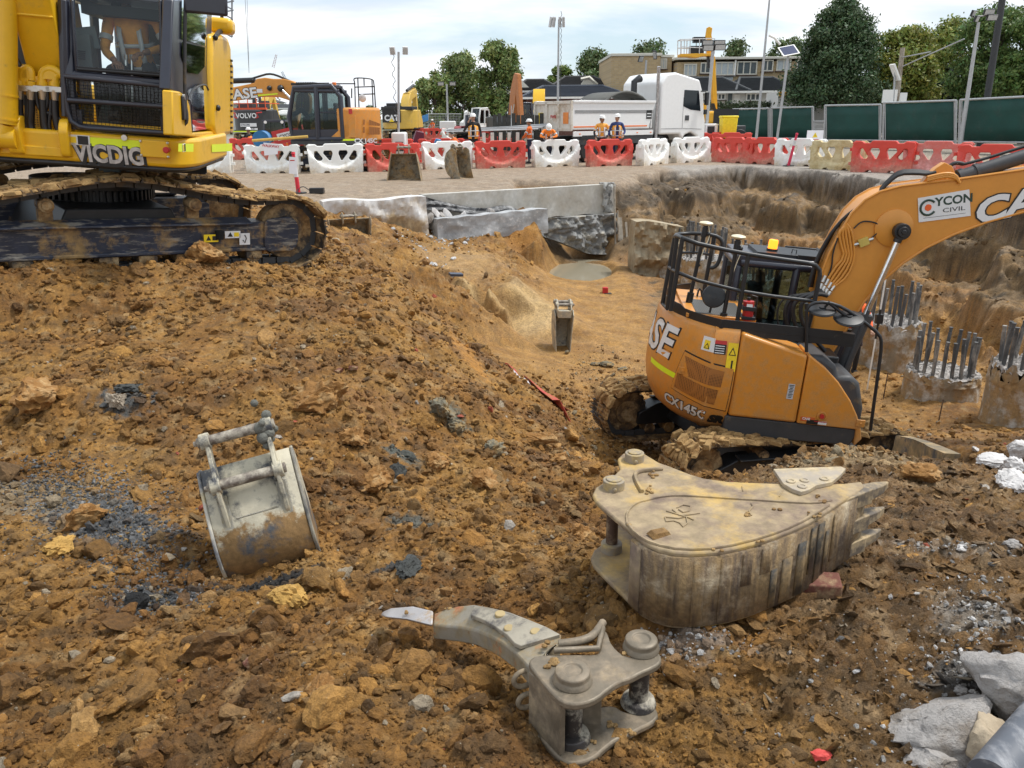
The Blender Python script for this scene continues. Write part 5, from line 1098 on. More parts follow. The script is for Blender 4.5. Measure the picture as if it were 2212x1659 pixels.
# boom, cylinders and hose bundle in front of the well
m=MB();bpl=[(.55,1.55),(.75,1.35),(1.02,1.62),(1.22,2.1),(1.5,2.75),(1.9,3.9),(2.6,4.9),(2.35,5.35),(1.5,4.9),(.9,3.7),(.55,2.5),(.45,1.9)];by0,by1=yf(185,100,1.25).y,yf(528,100,1.25).y
m.prism(bpl,by0,by1,'y');boomy=m.build('boom',YEL,yx,bevel=.02)
m=MB();m.tube([(bpl[4][0]+.01,by0,bpl[4][1]),(bpl[4][0]+.01,by1,bpl[4][1])],.012,6);m.prism([(2.35,5.35),(2.7,4.8),(4.2,4.4),(4.3,4.55)],by0+.05,by1-.05,'y');m.build('arm',YEL,yx)
for zx_ in (48,):
    a,b=yf(zx_,-60,1.52),yf(62,1060,1.52);m=MB();m.tube([a+(a-b).normalized()*.8,b],.098,24);m.tube([b+(a-b)*.22,b+(a-b)*.235],.106,24);m.tube([b+(a-b)*.03,b+(a-b)*.045],.106,24);bb=yf(50,1180,1.50)
    m.tube([b,bb+Vector((0,0,.03))],[.08,.1],16);m.cyl(bb+Vector((0,-.11,0)),bb+Vector((0,.11,0)),.105,n=20);m.build('boom_cylinder',YEL,yx,smooth=50)
m=MB()
for zx,w_ in ((-20,.05),(118,.06),(165,.1),(560,.06),(590,.05)):
    a=yf(zx,1200,1.44);m.prism(round_poly([(1.2,DZ0+.05),(1.52,DZ0+.05),(1.55,DZ1+.02),(1.48,DZ1+.12),(1.36,DZ1+.12),(1.2,DZ1)],.05),a.y-w_/2,a.y+w_/2,'y')
m.prism([(.9,DZ0+.04),(1.46,DZ0+.04),(1.46,DZ0+.14),(.9,DZ0+.14)],yf(-120,1300).y,yf(600,1300).y,'y');m.build('boom_bracket',YEL,yx,bevel=.012)
m=MB();a,b=yf(-150,650,.95),yf(590,1120,.95);m.box((.98,(a.y+b.y)/2,DZ1+.3),(.05,b.y-a.y,.85));m.mi=1;a,b=yf(300,1020,.99),yf(540,1150,.99);m.box((1.015,(a.y+b.y)/2,(a.z+b.z)/2),(.012,b.y-a.y,.36));m.build('firewall',[YEL,grille_mat('yellow_grille',(.5,.28,.02),(.03,.02,.01),40)],yx)
ht=MB();hk=MB();hf=MB()
for (x0_,x1_,y0_,dd) in ((165,250,590,30),(370,470,600,36)):
    pass
lines=[((150,600,168),(120,690,150)),]
for pts,r_ in ((((195,690),(190,620),(225,582),(262,600),(270,690)),.042),(((150,720),(158,640),(150,600),(120,600)),.04),(((365,700),(365,620),(415,588),(470,600),(540,650)),.045),(((470,720),(480,650),(520,632),(560,640)),.042)):
    ht.tube([yf(*p,1.36) for p in pts],r_,12,smooth=2)
for x0_,x1_,zy in ((100,350,690),(335,560,700)):a,b=yf(x0_,zy,1.33),yf(x1_,zy,1.33);ht.box((a+b)/2,(.07,(b-a).length,.10));ht.box((a+b)/2+Vector((.04,0,.07)),(.06,.12,.10))
for zx,zy in ((165,760),(262,765),(365,765),(470,770)):
    ht.tube([yf(zx,zy-70,1.36),yf(zx,zy-30,1.36)],.055,12);hf.box(yf(zx,zy-5,1.37),(.08,.15,.05));hf.tube([yf(zx,zy+5,1.37),yf(zx+2,zy+90,1.37)],[.045,.032],12)
for pts,r_ in ((((167,840),(170,1000),(200,1120),(300,1200),(370,1210)),.036),(((263,850),(265,960),(255,1080),(300,1170),(370,1190)),.042),(((367,850),(375,1000),(385,1110),(440,1190),(520,1190)),.042),(((470,850),(475,1000),(500,1120),(545,1180)),.038),(((238,820),(240,980),(225,1100),(240,1180),(330,1200)),.032),(((440,860),(430,980),(420,1100),(460,1180)),.02),(((310,740),(315,880),(350,960),(430,970),(500,1010),(545,1050)),.018),(((405,760),(410,900),(380,960)),.018),(((520,740),(535,790),(560,830)),.018),(((230,1280),(280,1300),(440,1300),(520,1275)),.016)):
    hk.tube([yf(*p,1.36) for p in pts],r_,10,smooth=2)
hk.box(yf(310,1200,1.30),(.2,.36,.14));hk.box(yf(500,1180,1.30),(.2,.26,.14));hk.box(yf(140,60,1.2),(.3,.25,.3));hk.box(yf(120,330,1.0),(.2,.3,1.3));hk.tube([yf(120,480,1.3),yf(165,560,1.3),yf(150,620,1.3)],.03,8)
hyd=ht.build('hydraulic_pipes',YEL,yx,smooth=50,bevel=.006);hk.build('hoses',mat('hose_black',(.014,.014,.016),rough=.3,var=.1),hyd,smooth=50);hf.build('hose_fittings',FITT,hyd,smooth=40)
m=MB();m.box(yf(105,170,1.25),(.1,.4,.03));m.prism([(1.15,2.0),(1.4,2.05),(1.4,2.25),(1.15,2.3)],yf(100,230).y-.05,yf(190,230).y,'y');m.build('link_bracket',YEL,yx,bevel=.006)
# decals on the near track frame
trk=Matrix.Rotation(R(39.7+80.2),4,'Z');UM=YM @ trk;UI=UM.inverted();Z2=lambda a,b:(a*.3528,278.75+b*.3528)
def yt(a,b,yl):return loc(*Z2(a,b),yl,UM,UI,1)
m=MB();m.T=trk;
for i,(a,b,w_,h_,mi_) in enumerate(((1292,669,.17,.09,0),(1425,646,.19,.085,1),(1498,673,.13,.14,1))):
    q=yt(a,b,-1.405);m.mi=mi_;m.box(q,(w_,.006,h_));m.mi=2
    if i<2:m._a([q+Vector((-.06*(1 if i==0 else 1.1),-.005,-.025)),q+Vector((-.0,-.005,-.025)),q+Vector((-.03,-.005,.03))],[(0,1,2)]);m.mi=0 if i else 2;m.box(q+Vector((.045,-.0045,0)),(.06,.003,.05))
    else:m.tube([q+Vector((0,-.006,.05)),q+Vector((.02,-.006,.01)),q+Vector((0,-.006,-.045)),q+Vector((-.025,-.006,-.01))],.006,5)
q=yt(1343,648,-1.40);m.mi=3;m.tube([q+Vector((0,0,.05)),q+Vector((0,0,-.05))],.05,14);m.build('decals',[YDEC,WHITE,BLACK,mat('void_black',(.003,.003,.003),.9)],yx,smooth=0)

# operator behind the glass
opm=YM
sit=dict(pelvis=(0,0,.0),chest=(.02,.06,.36),neck=(.03,.09,.58),head=(.08,.13,.72),shol=(-.2,.08,.50),shor=(.21,.08,.50),elbl=(-.30,.10,.24),elbr=(.27,.18,.20),wril=(-.12,.38,.16),wrir=(.12,.42,.08),
           hipl=(-.10,.04,-.02),hipr=(.10,.04,-.02),knel=(-.17,.46,.03),kner=(.16,.46,.02),ankl=(-.17,.50,-.38),ankr=(.17,.50,-.38),face=(.55,.8,-.18))
tq=yf(1200,330,.6)
op=person('bearded operator in an orange jacket sitting at the levers of the yellow excavator',YM @ Vector((.60,tq.y,tq.z-.36)),R(-80.2-90),sit,(BLKC,HVY,HVY,SKIN2),1.12,hat=False,group='site workers')
m=MB();m.ball((.12,.19,.655),.055,2,(1,.9,1));m.build('beard',HAIR,op)

# ================================================================ buckets, ripper, rocks and everything else lying about
YBS=mat('yellow_worn_paint',(.56,.35,.07),rough=.6,dirt=(.31,.235,.14),amt=.70,dscale=2.6,var=.15,soft=.10,bump=.0025,bscale=30,dirt2=(.17,.12,.09),amt2=.36,d2scale=5)
YBW=mat('muddy_wrapper',(.085,.058,.04),rough=.8,dirt=(.24,.16,.075),amt=.56,dscale=9,var=.3,soft=.10,stretch=(1.6,1.6,.22),bump=.012,bscale=22,dirt2=(.38,.31,.21),amt2=.30,d2scale=8)
YBD=mat('dark_wear_strip',(.034,.030,.024),rough=.5,dirt=(.30,.20,.09),amt=.42,dscale=6,var=.3,soft=.12,bump=.004,bscale=40)
PIN=mat('rusty_pin',(.09,.055,.04),rough=.6,metal=.3,dirt=(.32,.24,.15),amt=.35,dscale=12,var=.3)
def ZB(a,b):return (1226.4+a*.3277,919.8+b*.3277)
def dense(pts,step,closed=False):
    out_=[];q=list(pts)+([pts[0]] if closed else [])
    for a,b in zip(q[:-1],q[1:]):
        n=max(1,int((b-a).length/step));out_+=[a.lerp(b,i/n) for i in range(n)]
    if not closed:out_.append(q[-1])
    return out_
def smoothp(pts,n=2,closed=True):
    for _ in range(n):
        q=[]
        rng=range(len(pts)) if closed else range(len(pts)-1)
        for i in rng:a,b=pts[i],pts[(i+1) % len(pts)];q+=[a.lerp(b,.25),a.lerp(b,.75)]
        pts=q if closed else [pts[0]]+q+[pts[-1]]
    return pts
yb_o=atz(1560,1150,-.2);yb=empty('excavator_bucket',yb_o);tag(yb,'yellow toothed bucket lying on its side in the mud, dark striped wrapper facing front','bucket','excavator buckets')
ZT,ZL=.16,-.205
def yp(a,b,z=ZT):p=atz(*ZB(a,b),z);return p-yb_o
ear=[(345,285),(330,215),(365,180),(440,168),(510,185),(600,240),(680,268),(800,315),(900,345),(1050,365),(1200,373),(1360,378),(1520,382),(1700,384),(1830,378),(1935,365),(1955,400)]
wrap=[(1955,400),(1900,440),(1800,500),(1700,565),(1600,628),(1500,676),(1400,715),(1300,752),(1200,782),(1100,806),(1000,824),(900,833),(800,838),(700,832),(600,808),(510,768),(440,712)]
earl=[(440,712),(380,660),(310,605),(240,545),(180,490),(163,450),(185,405),(235,375),(300,330)]
outl=[yp(*p) for p in ear[:-1]]+[yp(*p) for p in wrap[:-1]]+[yp(*p) for p in earl]
def plate(pts,z0,z1,name,mt,par,bev=.008):
    m=MB();m.prism([(p.x,p.y) for p in pts],z0-yb_o.z,z1-yb_o.z,'z');return m.build(name,mt,par,bevel=bev)
plate(outl,ZT-.025,ZT,'side_plate',YBS,yb);plate(outl,ZL,ZL+.025,'side_plate',YBS,yb)
wp=[yp(*p) for p in wrap];wp=smoothp(wp,1,False)
m=MB();m.grid([[Vector((p.x,p.y,ZL+.02-yb_o.z)),Vector((p.x,p.y,ZT-.02-yb_o.z))] for p in wp]);m.build('wrapper',YBW,yb,solid=.03,smooth=60)
cen=Vector((sum(p.x for p in wp)/len(wp),sum(p.y for p in wp)/len(wp)))
cum=[0.0]
for a,b in zip(wp[:-1],wp[1:]):cum.append(cum[-1]+(b-a).length)
def wat(t):
    s_=t*cum[-1];j=0
    while cum[j+1]<s_ and j<len(cum)-2:j+=1
    k=(s_-cum[j])/(cum[j+1]-cum[j]);a,b=wp[j],wp[j+1];d=(b-a).normalized();nn=Vector((d.y,-d.x,0))
    if (Vector((a.x,a.y,0))-Vector((cen.x,cen.y+.4,0))).dot(nn)<0:nn=-nn
    return a.lerp(b,k),d,nn
rnd=random.Random(3)
for t,w_,h0,h1,mt_ in ((.985,.10,.0,1,YBS),(.30,.05,.0,1,YBD),(.345,.04,.25,1,YBD),(.255,.03,.1,.8,YBD),(.40,.055,.0,.85,YBD),(.465,.06,.0,.7,YBD),(.52,.04,.0,.6,YBD),(.56,.055,.60,1,YBW),(.63,.05,.5,1,YBW),(.70,.05,.0,1,YBW),(.78,.05,.0,1,YBW),(.86,.05,.1,1,YBW),(.20,.06,.2,1,YBW)):
    rows=[];
    for i in range(5):
        p,d,nn=wat(min(max(t+(i-2)/4*w_/cum[-1],0),1));zz0=ZL+.03+(ZT-ZL-.06)*h0-yb_o.z;zz1=ZL+.03+(ZT-ZL-.06)*h1-yb_o.z;q=p+nn*.017;rows.append([Vector((q.x,q.y,zz0)),Vector((q.x,q.y,(zz0+zz1)/2)),Vector((q.x,q.y,zz1))])
    m=MB();m.grid(rows);m.build('wear_strip',mt_,yb,solid=.006,smooth=60)
# raised rim seam and weld beads on the top plate
m=MB();rim=[(390,640),(385,590),(410,540),(460,505),(520,490),(600,470),(720,458),(900,468),(1100,482),(1250,490),(1450,505),(1640,512),(1740,490)];rr3=smoothp([yp(*p,ZT+.002) for p in rim],1,False);m.tube(rr3,.006,6)
rim2=smoothp([yp(*p,ZT+.003) for p in ((390,640),(450,715),(560,780),(760,818),(1000,806),(1300,732),(1500,655),(1640,575),(1720,520))],1,False);m.tube(rim2,.008,6)
m.tube([yp(*p,ZT+.008) for p in ((490,432),(455,370),(440,320),(470,298),(540,290),(625,280))],.011,6,smooth=1)
for pts in (((640,600),(650,630),(700,625),(740,640),(760,665),(790,640),(780,600),(730,610),(640,600)),((690,550),(740,590),(800,585),(870,575)),((720,540),(760,520),(810,530),(800,560),(760,570),(730,550)),((650,560),(700,575),(800,605),(830,620)),((1210,510),(1222,530),(1195,560),(1212,590)),((1150,395),(1155,430)),((1420,420),(1395,465))):
    m.tube([yp(*p,ZT+.003) for p in pts],.0035 if len(pts)>2 else .0025,5)
m.build('weld_beads',YBS,yb,smooth=60)
for (a,b,rs) in ((440,205,72),(303,385,76)):
    c=yp(a,b,ZT+.02);k=rs*.3277/FPX*3.6;m=MB();m.cyl((c.x,c.y,ZT-.02-yb_o.z),(c.x,c.y,ZT+.045-yb_o.z),k,n=28);m.cyl((c.x,c.y,ZT+.045-yb_o.z),(c.x,c.y,ZT+.052-yb_o.z),k*.72,n=24);m.cyl((c.x,c.y-k*.9,ZT+.015-yb_o.z),(c.x,c.y-k*1.15,ZT+.015-yb_o.z),k*.2,n=6)
    bg_=mat('boss_grey',(.26,.22,.17),.6,dirt=(.4,.29,.12),amt=.4,dscale=12);m.build('pin_boss',bg_,yb,bevel=.005);m=MB();m.cyl((c.x,c.y,ZL+.02-yb_o.z),(c.x,c.y,ZL+.07-yb_o.z),k,n=28);m.build('pin_boss',bg_,yb,bevel=.005)
    m=MB();m.cyl((c.x,c.y,ZL+.07-yb_o.z),(c.x,c.y,ZT-.02-yb_o.z),k*.56,n=24);m.build('pin',PIN,yb,bevel=.003)
cp=[yp(*p,ZT+.018) for p in ((1355,288),(1600,278),(1800,272),(1833,285),(1800,325),(1740,375),(1640,395),(1590,425),(1540,440),(1480,420),(1420,385))]
m=MB();m.prism([(p.x,p.y) for p in cp],ZT+.001-yb_o.z,ZT+.022-yb_o.z,'z')
for a,b in ((1470,368),(1560,362),(1690,352),(1545,402)):c=yp(a,b,ZT+.022);m.lathe([(.022,0),(.022,.006),(.013,.008),(.013,.003),(0,.003)],c,16)
m.build('side_cutter',mat('cutter_steel',(.33,.28,.22),.6,dirt=(.45,.36,.22),amt=.5,dscale=7,bump=.002),yb,bevel=.004)
# lip and three teeth stacked across the width
la,lb=yp(1730,470),yp(1955,392);d=(lb-la).normalized();n_=Vector((-d.y,d.x,0));lip0=yp(1940,395)
m=MB();q=lip0;m.box((q.x-d.x*.06,q.y-d.y*.06,(ZT+ZL)/2-yb_o.z),(.16,.035,ZT-ZL-.012),rot(0,0,math.atan2(d.y,d.x)));m.build('cutting_edge',YBW,yb,bevel=.006)
for z_ in (ZT-.045,(ZT+ZL)/2,ZL+.06):
    m=MB();vs=[];zz=z_-yb_o.z
    for t,ww,th in ((-.20,.036,.050),(.03,.040,.045),(.035,.030,.036),(.13,.024,.026),(.20,.018,.006)):
        c=Vector((q.x,q.y,zz))+d*t
        for a_,b_ in ((-1,-1),(1,-1),(1,1),(-1,1)):vs.append(c+n_*a_*th+Vector((0,0,b_*ww)))
    m._a(vs,[(0,1,2,3),(19,18,17,16)]+[(4*k+j,4*k+(j+1) % 4,4*k+4+(j+1) % 4,4*k+4+j) for k in range(4) for j in range(4)]);m.build('tooth',mat('tooth_steel',(.13,.105,.08),.6,dirt=(.40,.30,.17),amt=.5,dscale=8,bump=.004),yb,bevel=.005)
rb=random.Random(9);m=MB()
for k in range(46):
    a,b=rb.choice(((560,320),(540,420),(1700,500),(610,690),(1620,590),(400,660),(1000,815),(1270,745),(780,700),(1170,590),(1380,550),(560,300),(1660,480)))
    c=yp(a+rb.gauss(0,16),b+rb.gauss(0,12),ZT+.004);m.ball(c,rb.uniform(.004,.013),1,(1,1,.6))
c=yp(605,705,ZT+.01);m.box(c,(.10,.05,.02),rot(.1,.1,.5),taper=.7);tag(m.build('mud_crumbs',MUDM,yb,smooth=0),kind='stuff')

# ---- ripper
RST=mat('ripper_steel',(.175,.145,.105),rough=.5,metal=.3,dirt=(.13,.11,.10),amt=.40,dscale=6,var=.25,soft=.09,bump=.003,bscale=28,dirt2=(.27,.21,.135),amt2=.42,d2scale=6)
RSH=mat('ripper_shank',(.24,.215,.17),rough=.6,dirt=(.26,.19,.09),amt=.42,dscale=5,var=.2,soft=.08,bump=.003,dirt2=(.40,.07,.03),amt2=.20,d2scale=5)
def ZR(a,b):return (780.5+a*.3277,1254.4+b*.3277)
rp_o=atz(1400,1560,-.26);rp=empty('ripper_tine',rp_o);tag(rp,'hooked steel ripper tine with two pin ears, half buried in front','ripper')
def rq(a,b,z):return atz(*ZR(a,b),z)-rp_o
tpts=[(1098,545),(1115,515),(1150,492),(1250,487),(1400,484),(1540,486),(1568,470),(1580,400),(1600,318),(1625,345),(1640,400),(1680,455),(1745,500),(1850,500),(1950,462),(1975,490),(1980,530),(1935,568),(1850,602),(1780,640),(1700,665),(1620,720),(1560,772),(1480,805),(1400,815),(1320,798),(1250,735),(1170,640)]
ZTR=-.015;bp_=smoothp([rq(a,b,ZTR) for a,b in tpts],1)
m=MB();m.prism([(p.x,p.y) for p in bp_],ZTR-.028-rp_o.z,ZTR-rp_o.z,'z');m.build('ear',RST,rp,bevel=.008)
bp2_=smoothp([rq(a,b,ZTR) for a,b in tpts if not (1575<a<1645 and b<402)],1)
m=MB();m.prism([(p.x,p.y) for p in bp2_],-.29-rp_o.z,-.262-rp_o.z,'z');m.build('ear',RST,rp,bevel=.008)
for a,b,k in ((1392,625,.062),(1845,415,.060)):
    c=rq(a,b,ZTR+.02);m=MB();m.lathe([(k*1.15,0),(k*1.08,.016),(k,.022),(k,.040),(k*.85,.046),(k*.55,.046),(k*.52,.040),(0,.040)],(c.x,c.y,ZTR-rp_o.z),28);m.build('pin_boss',RST,rp,bevel=.004)
    m=MB();m.cyl((c.x,c.y,-.27-rp_o.z),(c.x,c.y,ZTR-.02-rp_o.z),k*.62,n=24);m.lathe([(k*1.15,0),(k*1.0,.025),(k*.7,.03)],(c.x,c.y,-.262-rp_o.z),24);m.build('pin',mat('dark_pin',(.045,.04,.038),.5,metal=.4,dirt=(.33,.30,.24),amt=.42,dscale=9,soft=.05),rp,bevel=.003)
a,b=rq(1120,560,ZTR),rq(1330,760,ZTR);dd=(b-a);m=MB()
m._a([(a.x,a.y,-.30-rp_o.z),(b.x,b.y,-.30-rp_o.z),(b.x,b.y,ZTR-.02-rp_o.z),(a.x,a.y,ZTR-.02-rp_o.z)],[(0,1,2,3)]);c=rq(1590,560,ZTR)
m._a([(a.x,a.y,-.30-rp_o.z),(c.x,c.y,-.30-rp_o.z),(c.x,c.y,ZTR-.02-rp_o.z),(a.x,a.y,ZTR-.02-rp_o.z)],[(0,1,2,3)]);m.build('web',RST,rp,solid=.025,smooth=0,bevel=.004)
# upright gusset and ridge on the upper ear
m=MB();g0,g1,g2=rq(1270,478,ZTR),rq(1560,470,ZTR),rq(1590,330,ZTR)
m.tube([g0+Vector((0,0,.012)),g1+Vector((0,0,.016)),g2+Vector((0,0,.012))],.012,8);m.tube([rq(1300,440,ZTR)+Vector((0,0,.015)),rq(1440,430,ZTR)+Vector((0,0,.02)),rq(1530,395,ZTR)+Vector((0,0,.02)),rq(1592,290,ZTR)+Vector((0,0,.01))],.016,8,smooth=1);m.build('gusset',RST,rp,smooth=50)
# shank sweeping down to the tip
up_=[(480,215,-.24),(560,185,-.21),(640,165,-.18),(745,155,-.145),(860,175,-.11),(980,205,-.085),(1100,250,-.062),(1220,300,-.045),(1320,355,-.03),(1300,420,-.03),(1230,470,-.03)]
lo_=[(472,290,-.245),(560,300,-.225),(660,310,-.20),(760,330,-.165),(860,372,-.125),(940,420,-.095),(1020,480,-.07),(1080,545,-.05),(1110,580,-.04),(1130,600,-.035),(1170,620,-.03)]
m=MB();A=[rq(*p) for p in up_];B=[rq(*p) for p in lo_];n=len(A);dn=Vector((0,0,-.075));vs=A+B+[p+dn for p in A]+[p+dn for p in B];fs=[]
for i in range(n-1):fs+=[(i,i+1,n+i+1,n+i),(2*n+i,3*n+i,3*n+i+1,2*n+i+1),(n+i,n+i+1,3*n+i+1,3*n+i),(i,2*n+i,2*n+i+1,i+1)]
fs+=[(0,n,3*n,2*n),(n-1,3*n-1,4*n-1,2*n-1)];m._a(vs,fs);sh_=m.build('shank',RSH,rp,bevel=.007)
m=MB();A2=[rq(a_,b_,z_+.016) for a_,b_,z_ in ((745,165,-.145),(860,185,-.11),(980,212,-.085),(1100,255,-.062),(1220,303,-.045),(1310,352,-.03))];B2=[rq(a_,b_,z_+.016) for a_,b_,z_ in ((720,225,-.155),(800,255,-.13),(880,300,-.105),(960,355,-.085),(1010,410,-.068),(1050,428,-.055))];n=len(A2);dn=Vector((0,0,-.018));vs=A2+B2+[p+dn for p in A2]+[p+dn for p in B2];fs=[]
for i in range(n-1):fs+=[(i,i+1,n+i+1,n+i),(2*n+i,3*n+i,3*n+i+1,2*n+i+1),(n+i,n+i+1,3*n+i+1,3*n+i),(i,2*n+i,2*n+i+1,i+1)]
fs+=[(0,n,3*n,2*n),(n-1,3*n-1,4*n-1,2*n-1)];m._a(vs,fs)
for a_,b_,z_ in ((915,218,-.078),(975,312,-.068),(1150,335,-.038)):c=rq(a_,b_,z_);m.mi=1;m.cyl(c-Vector((0,0,.012)),c+Vector((0,0,.004)),.022,n=18);m.mi=0
m.build('wear_plate',[mat('pale_wear_plate',(.33,.295,.23),.6,dirt=(.12,.11,.10),amt=.36,dscale=9,soft=.08,bump=.002),mat('plug',(.36,.27,.13),.7,bump=.003)],sh_,bevel=.003)
tb=[(470,225,-.235),(472,300,-.245),(462,325,-.30),(455,215,-.29)];m=MB()
s0=[rq(475,200,-.225),rq(470,298,-.235),rq(468,305,-.31),rq(475,215,-.30)];s1_=[rq(340,168,-.26),rq(300,255,-.27),rq(300,262,-.33),rq(340,180,-.32)];s2_=[rq(200,180,-.30),rq(165,240,-.305),rq(165,245,-.34),rq(200,190,-.335)];s3=[rq(142,205,-.325),rq(128,228,-.33),rq(128,232,-.345),rq(142,208,-.34)]
vs=s0+s1_+s2_+s3;m._a(vs,[(0,1,2,3),(15,14,13,12)]+[(4*k+j,4*k+(j+1) % 4,4*k+4+(j+1) % 4,4*k+4+j) for k in range(3) for j in range(4)]);m.build('tip',mat('bright_tooth',(.50,.49,.50),.35,metal=.5,dirt=(.3,.2,.1),amt=.3,dscale=10),rp,bevel=.008,segs=3)
for a_,b_,z_,r_ in ((1072,645,-.11,.034),(1092,790,-.19,.030)):
    c=rq(a_,b_,z_);m=MB();m.tube([c+Vector((math.cos(t)*r_*1.1,math.cos(t)*r_*.4,math.sin(t)*r_)) for t in np.linspace(0,2*PI,18,endpoint=False)],.010,8,closed=True);m.build('lifting_eye',RST,rp,smooth=180)
m=MB();rb=random.Random(4)
for k in range(40):
    a,b,z_=rb.choice(((1265,540,ZTR),(1215,560,ZTR),(1220,415,ZTR),(1640,940,-.262),(1740,470,ZTR),(1760,1000,-.262),(560,190,-.21),(300,200,-.26),(1540,1060,-.262)));c=rq(a+rb.gauss(0,18),b+rb.gauss(0,12),z_+.004);m.ball(c,rb.uniform(.004,.014),1,(1,1,.7))
tag(m.build('mud_crumbs',MUDM,rp,smooth=0),kind='stuff')

# ---- grey bucket leaning back on the heap
GB=mat('grey_bucket_steel',(.52,.49,.41),rough=.5,dirt=(.09,.10,.13),amt=.36,dscale=5,var=.18,vscale=9,soft=.10,bump=.002,bscale=26,stretch=(1.6,1,.8),dirt2=(.55,.44,.22),amt2=.32,d2scale=5)
GBM=mat('grey_bucket_mud',(.50,.455,.34),rough=.55,dirt=(.22,.13,.05),amt=.64,dscale=6,z0=.10,z1=.42,var=.18,soft=.05,bump=.005,bscale=26,dirt2=(.075,.078,.084),amt2=.46,d2scale=4)
gb=empty('excavator_bucket',atz(575,1235,-.62)+Vector((0,.12,-.03)),rz=R(176),rx=R(0),ry=0);tag(gb,'pale grey toothless bucket standing on end with its back facing out, mud at its foot','bucket','excavator buckets')
gb.rotation_mode='XYZ';gb.matrix_world=Matrix.Translation(atz(580,1248,-.62)+Vector((0,.14,-.05))) @ Matrix.Rotation(R(-15),4,'Y') @ Matrix.Rotation(R(-16),4,'X') @ Matrix.Rotation(R(197),4,'Z') @ Matrix.Scale(1.02,4)
prof=[(-.01,.67),(.03,.58),(.065,.46),(.09,.36),(.105,.27),(.105,.20),(.085,.13),(.045,.07),(-.01,.02),(-.10,-.015),(-.22,-.02),(-.34,.0)]
bucket_body(gb,.50,prof,[(-.30,.14),(-.22,.40),(-.17,.62),(-.06,.68)],round_poly([(.01,.60),(.06,.30),(.10,.30),(.14,.48),(.155,.60),(.12,.66),(.092,.77),(.092,.875),(.030,.88),(.015,.82),(.02,.72)],.02),plates=.018,mt=GBM,pins=((.056,.83),(.112,.575)),ear_y=.165,bossr=.048)
m=MB()
for sd in (-1,1):m.box((sd*.165,.092,.38),(.06,.02,.26),rot(R(6),0,0))
m.box((0,.096,.37),(.24,.014,.012))
for sd in (-1,1):m.tube([(sd*.262,y_+.008,z_) for y_,z_ in prof[:9]],.012,6);m.build('gusset',GB,gb,bevel=.006)
m=MB();cdd=random.Random(8)
for k in range(16):m.ball((-.16+cdd.gauss(0,.02),.06+cdd.gauss(0,.02),.80+cdd.gauss(0,.045)),cdd.uniform(.018,.04),2,(1,1,1))
for k in range(5):m.ball((-.16+cdd.gauss(0,.012),.10+cdd.gauss(0,.01),.62+cdd.gauss(0,.05)),cdd.uniform(.012,.028),2)
tag(m.build('stuck_clay',mat('grey_clay',(.14,.14,.12),.85,bump=.02,bscale=30,var=.3),gb,smooth=60),kind='stuff')

# ---- other buckets
DIG=[(.10,.92),(.26,.80),(.34,.58),(.33,.36),(.24,.16),(.08,.04),(-.12,0),(-.34,-.02)]
nb=empty('excavator_bucket',(0,0,0));q=atz(1214,772,-2.52);nb.matrix_world=Matrix.Translation(q+Vector((0,.25,-.02))) @ Matrix.Rotation(R(6),4,'Z') @ Matrix.Rotation(R(2),4,'Y') @ Matrix.Scale(1.0,4)
tag(nb,'narrow trenching bucket standing with its open mouth forward in the pit','bucket','excavator buckets')
bucket_body(nb,.24,[(.04,.88),(.20,.84),(.30,.60),(.30,.36),(.22,.16),(.06,.04),(-.12,0),(-.22,-.02)],[(-.20,.12),(-.17,.45),(-.16,.82),(-.05,.90)],round_poly([(-.12,.78),(.16,.80),(.20,.92),(.12,1.08),(.02,1.10),(-.10,1.02),(-.18,.92)],.03),mt=BSTEEL,pins=((-.05,1.0),(.12,1.02)),ear_y=.13,taper=.05,teeth=2,tooth=.12,bossr=.055)
m=MB();m.box((0,-.12,.84),(.26,.10,.14));m.build('cross_tube',BSTEEL,nb,bevel=.008)
def open_bucket(px,py,Y,w,label,rz,mt,prof=DIG,teeth=5,mouth=((-.24,.30),(-.20,.62),(-.16,.90),(-.02,.98)),s=1.0,rx=0,ry=0,taper=.1,earz=0):
    x=aty(px,py,Y).x;o=empty('excavator_bucket',(0,0,0));o.matrix_world=Matrix.Translation((x,Y,zg(x,Y)-.01)) @ Matrix.Rotation(R(rz),4,'Z') @ Matrix.Rotation(R(rx),4,'X') @ Matrix.Scale(s,4);tag(o,label,'bucket','excavator buckets')
    bucket_body(o,w,prof,mouth,round_poly([(-.06,.80),(.2,.74),(.22,.92),(.16,1.08),(.06,1.10),(-.02,1.02)],.03),mt=mt,pins=((.02,.99),(.14,1.0)),ear_y=.16,taper=taper,teeth=teeth,tooth=.14);return o
open_bucket(874,370,25.9,1.05,'wide toothed bucket standing open toward us by the red and white barriers',2,BMUD,prof=[(.06,.80),(.30,.74),(.44,.45),(.40,.22),(.25,.06),(.0,0),(-.25,-.02),(-.45,-.03)],mouth=((-.30,.25),(-.20,.6),(-.12,.84),(-.02,.86)),taper=-.14,teeth=5)
open_bucket(992,364,26.4,.62,'toothed bucket turned side on beside the white barrier, curved back to the left',52,BMUD,teeth=4,s=.98,taper=.02)
o=open_bucket(757,512,16.5,.85,'muddy bucket half hidden behind the track end of the yellow excavator',20,BMUD,teeth=0,s=.8);o.location.z=aty(757,520,16.5).z-.30

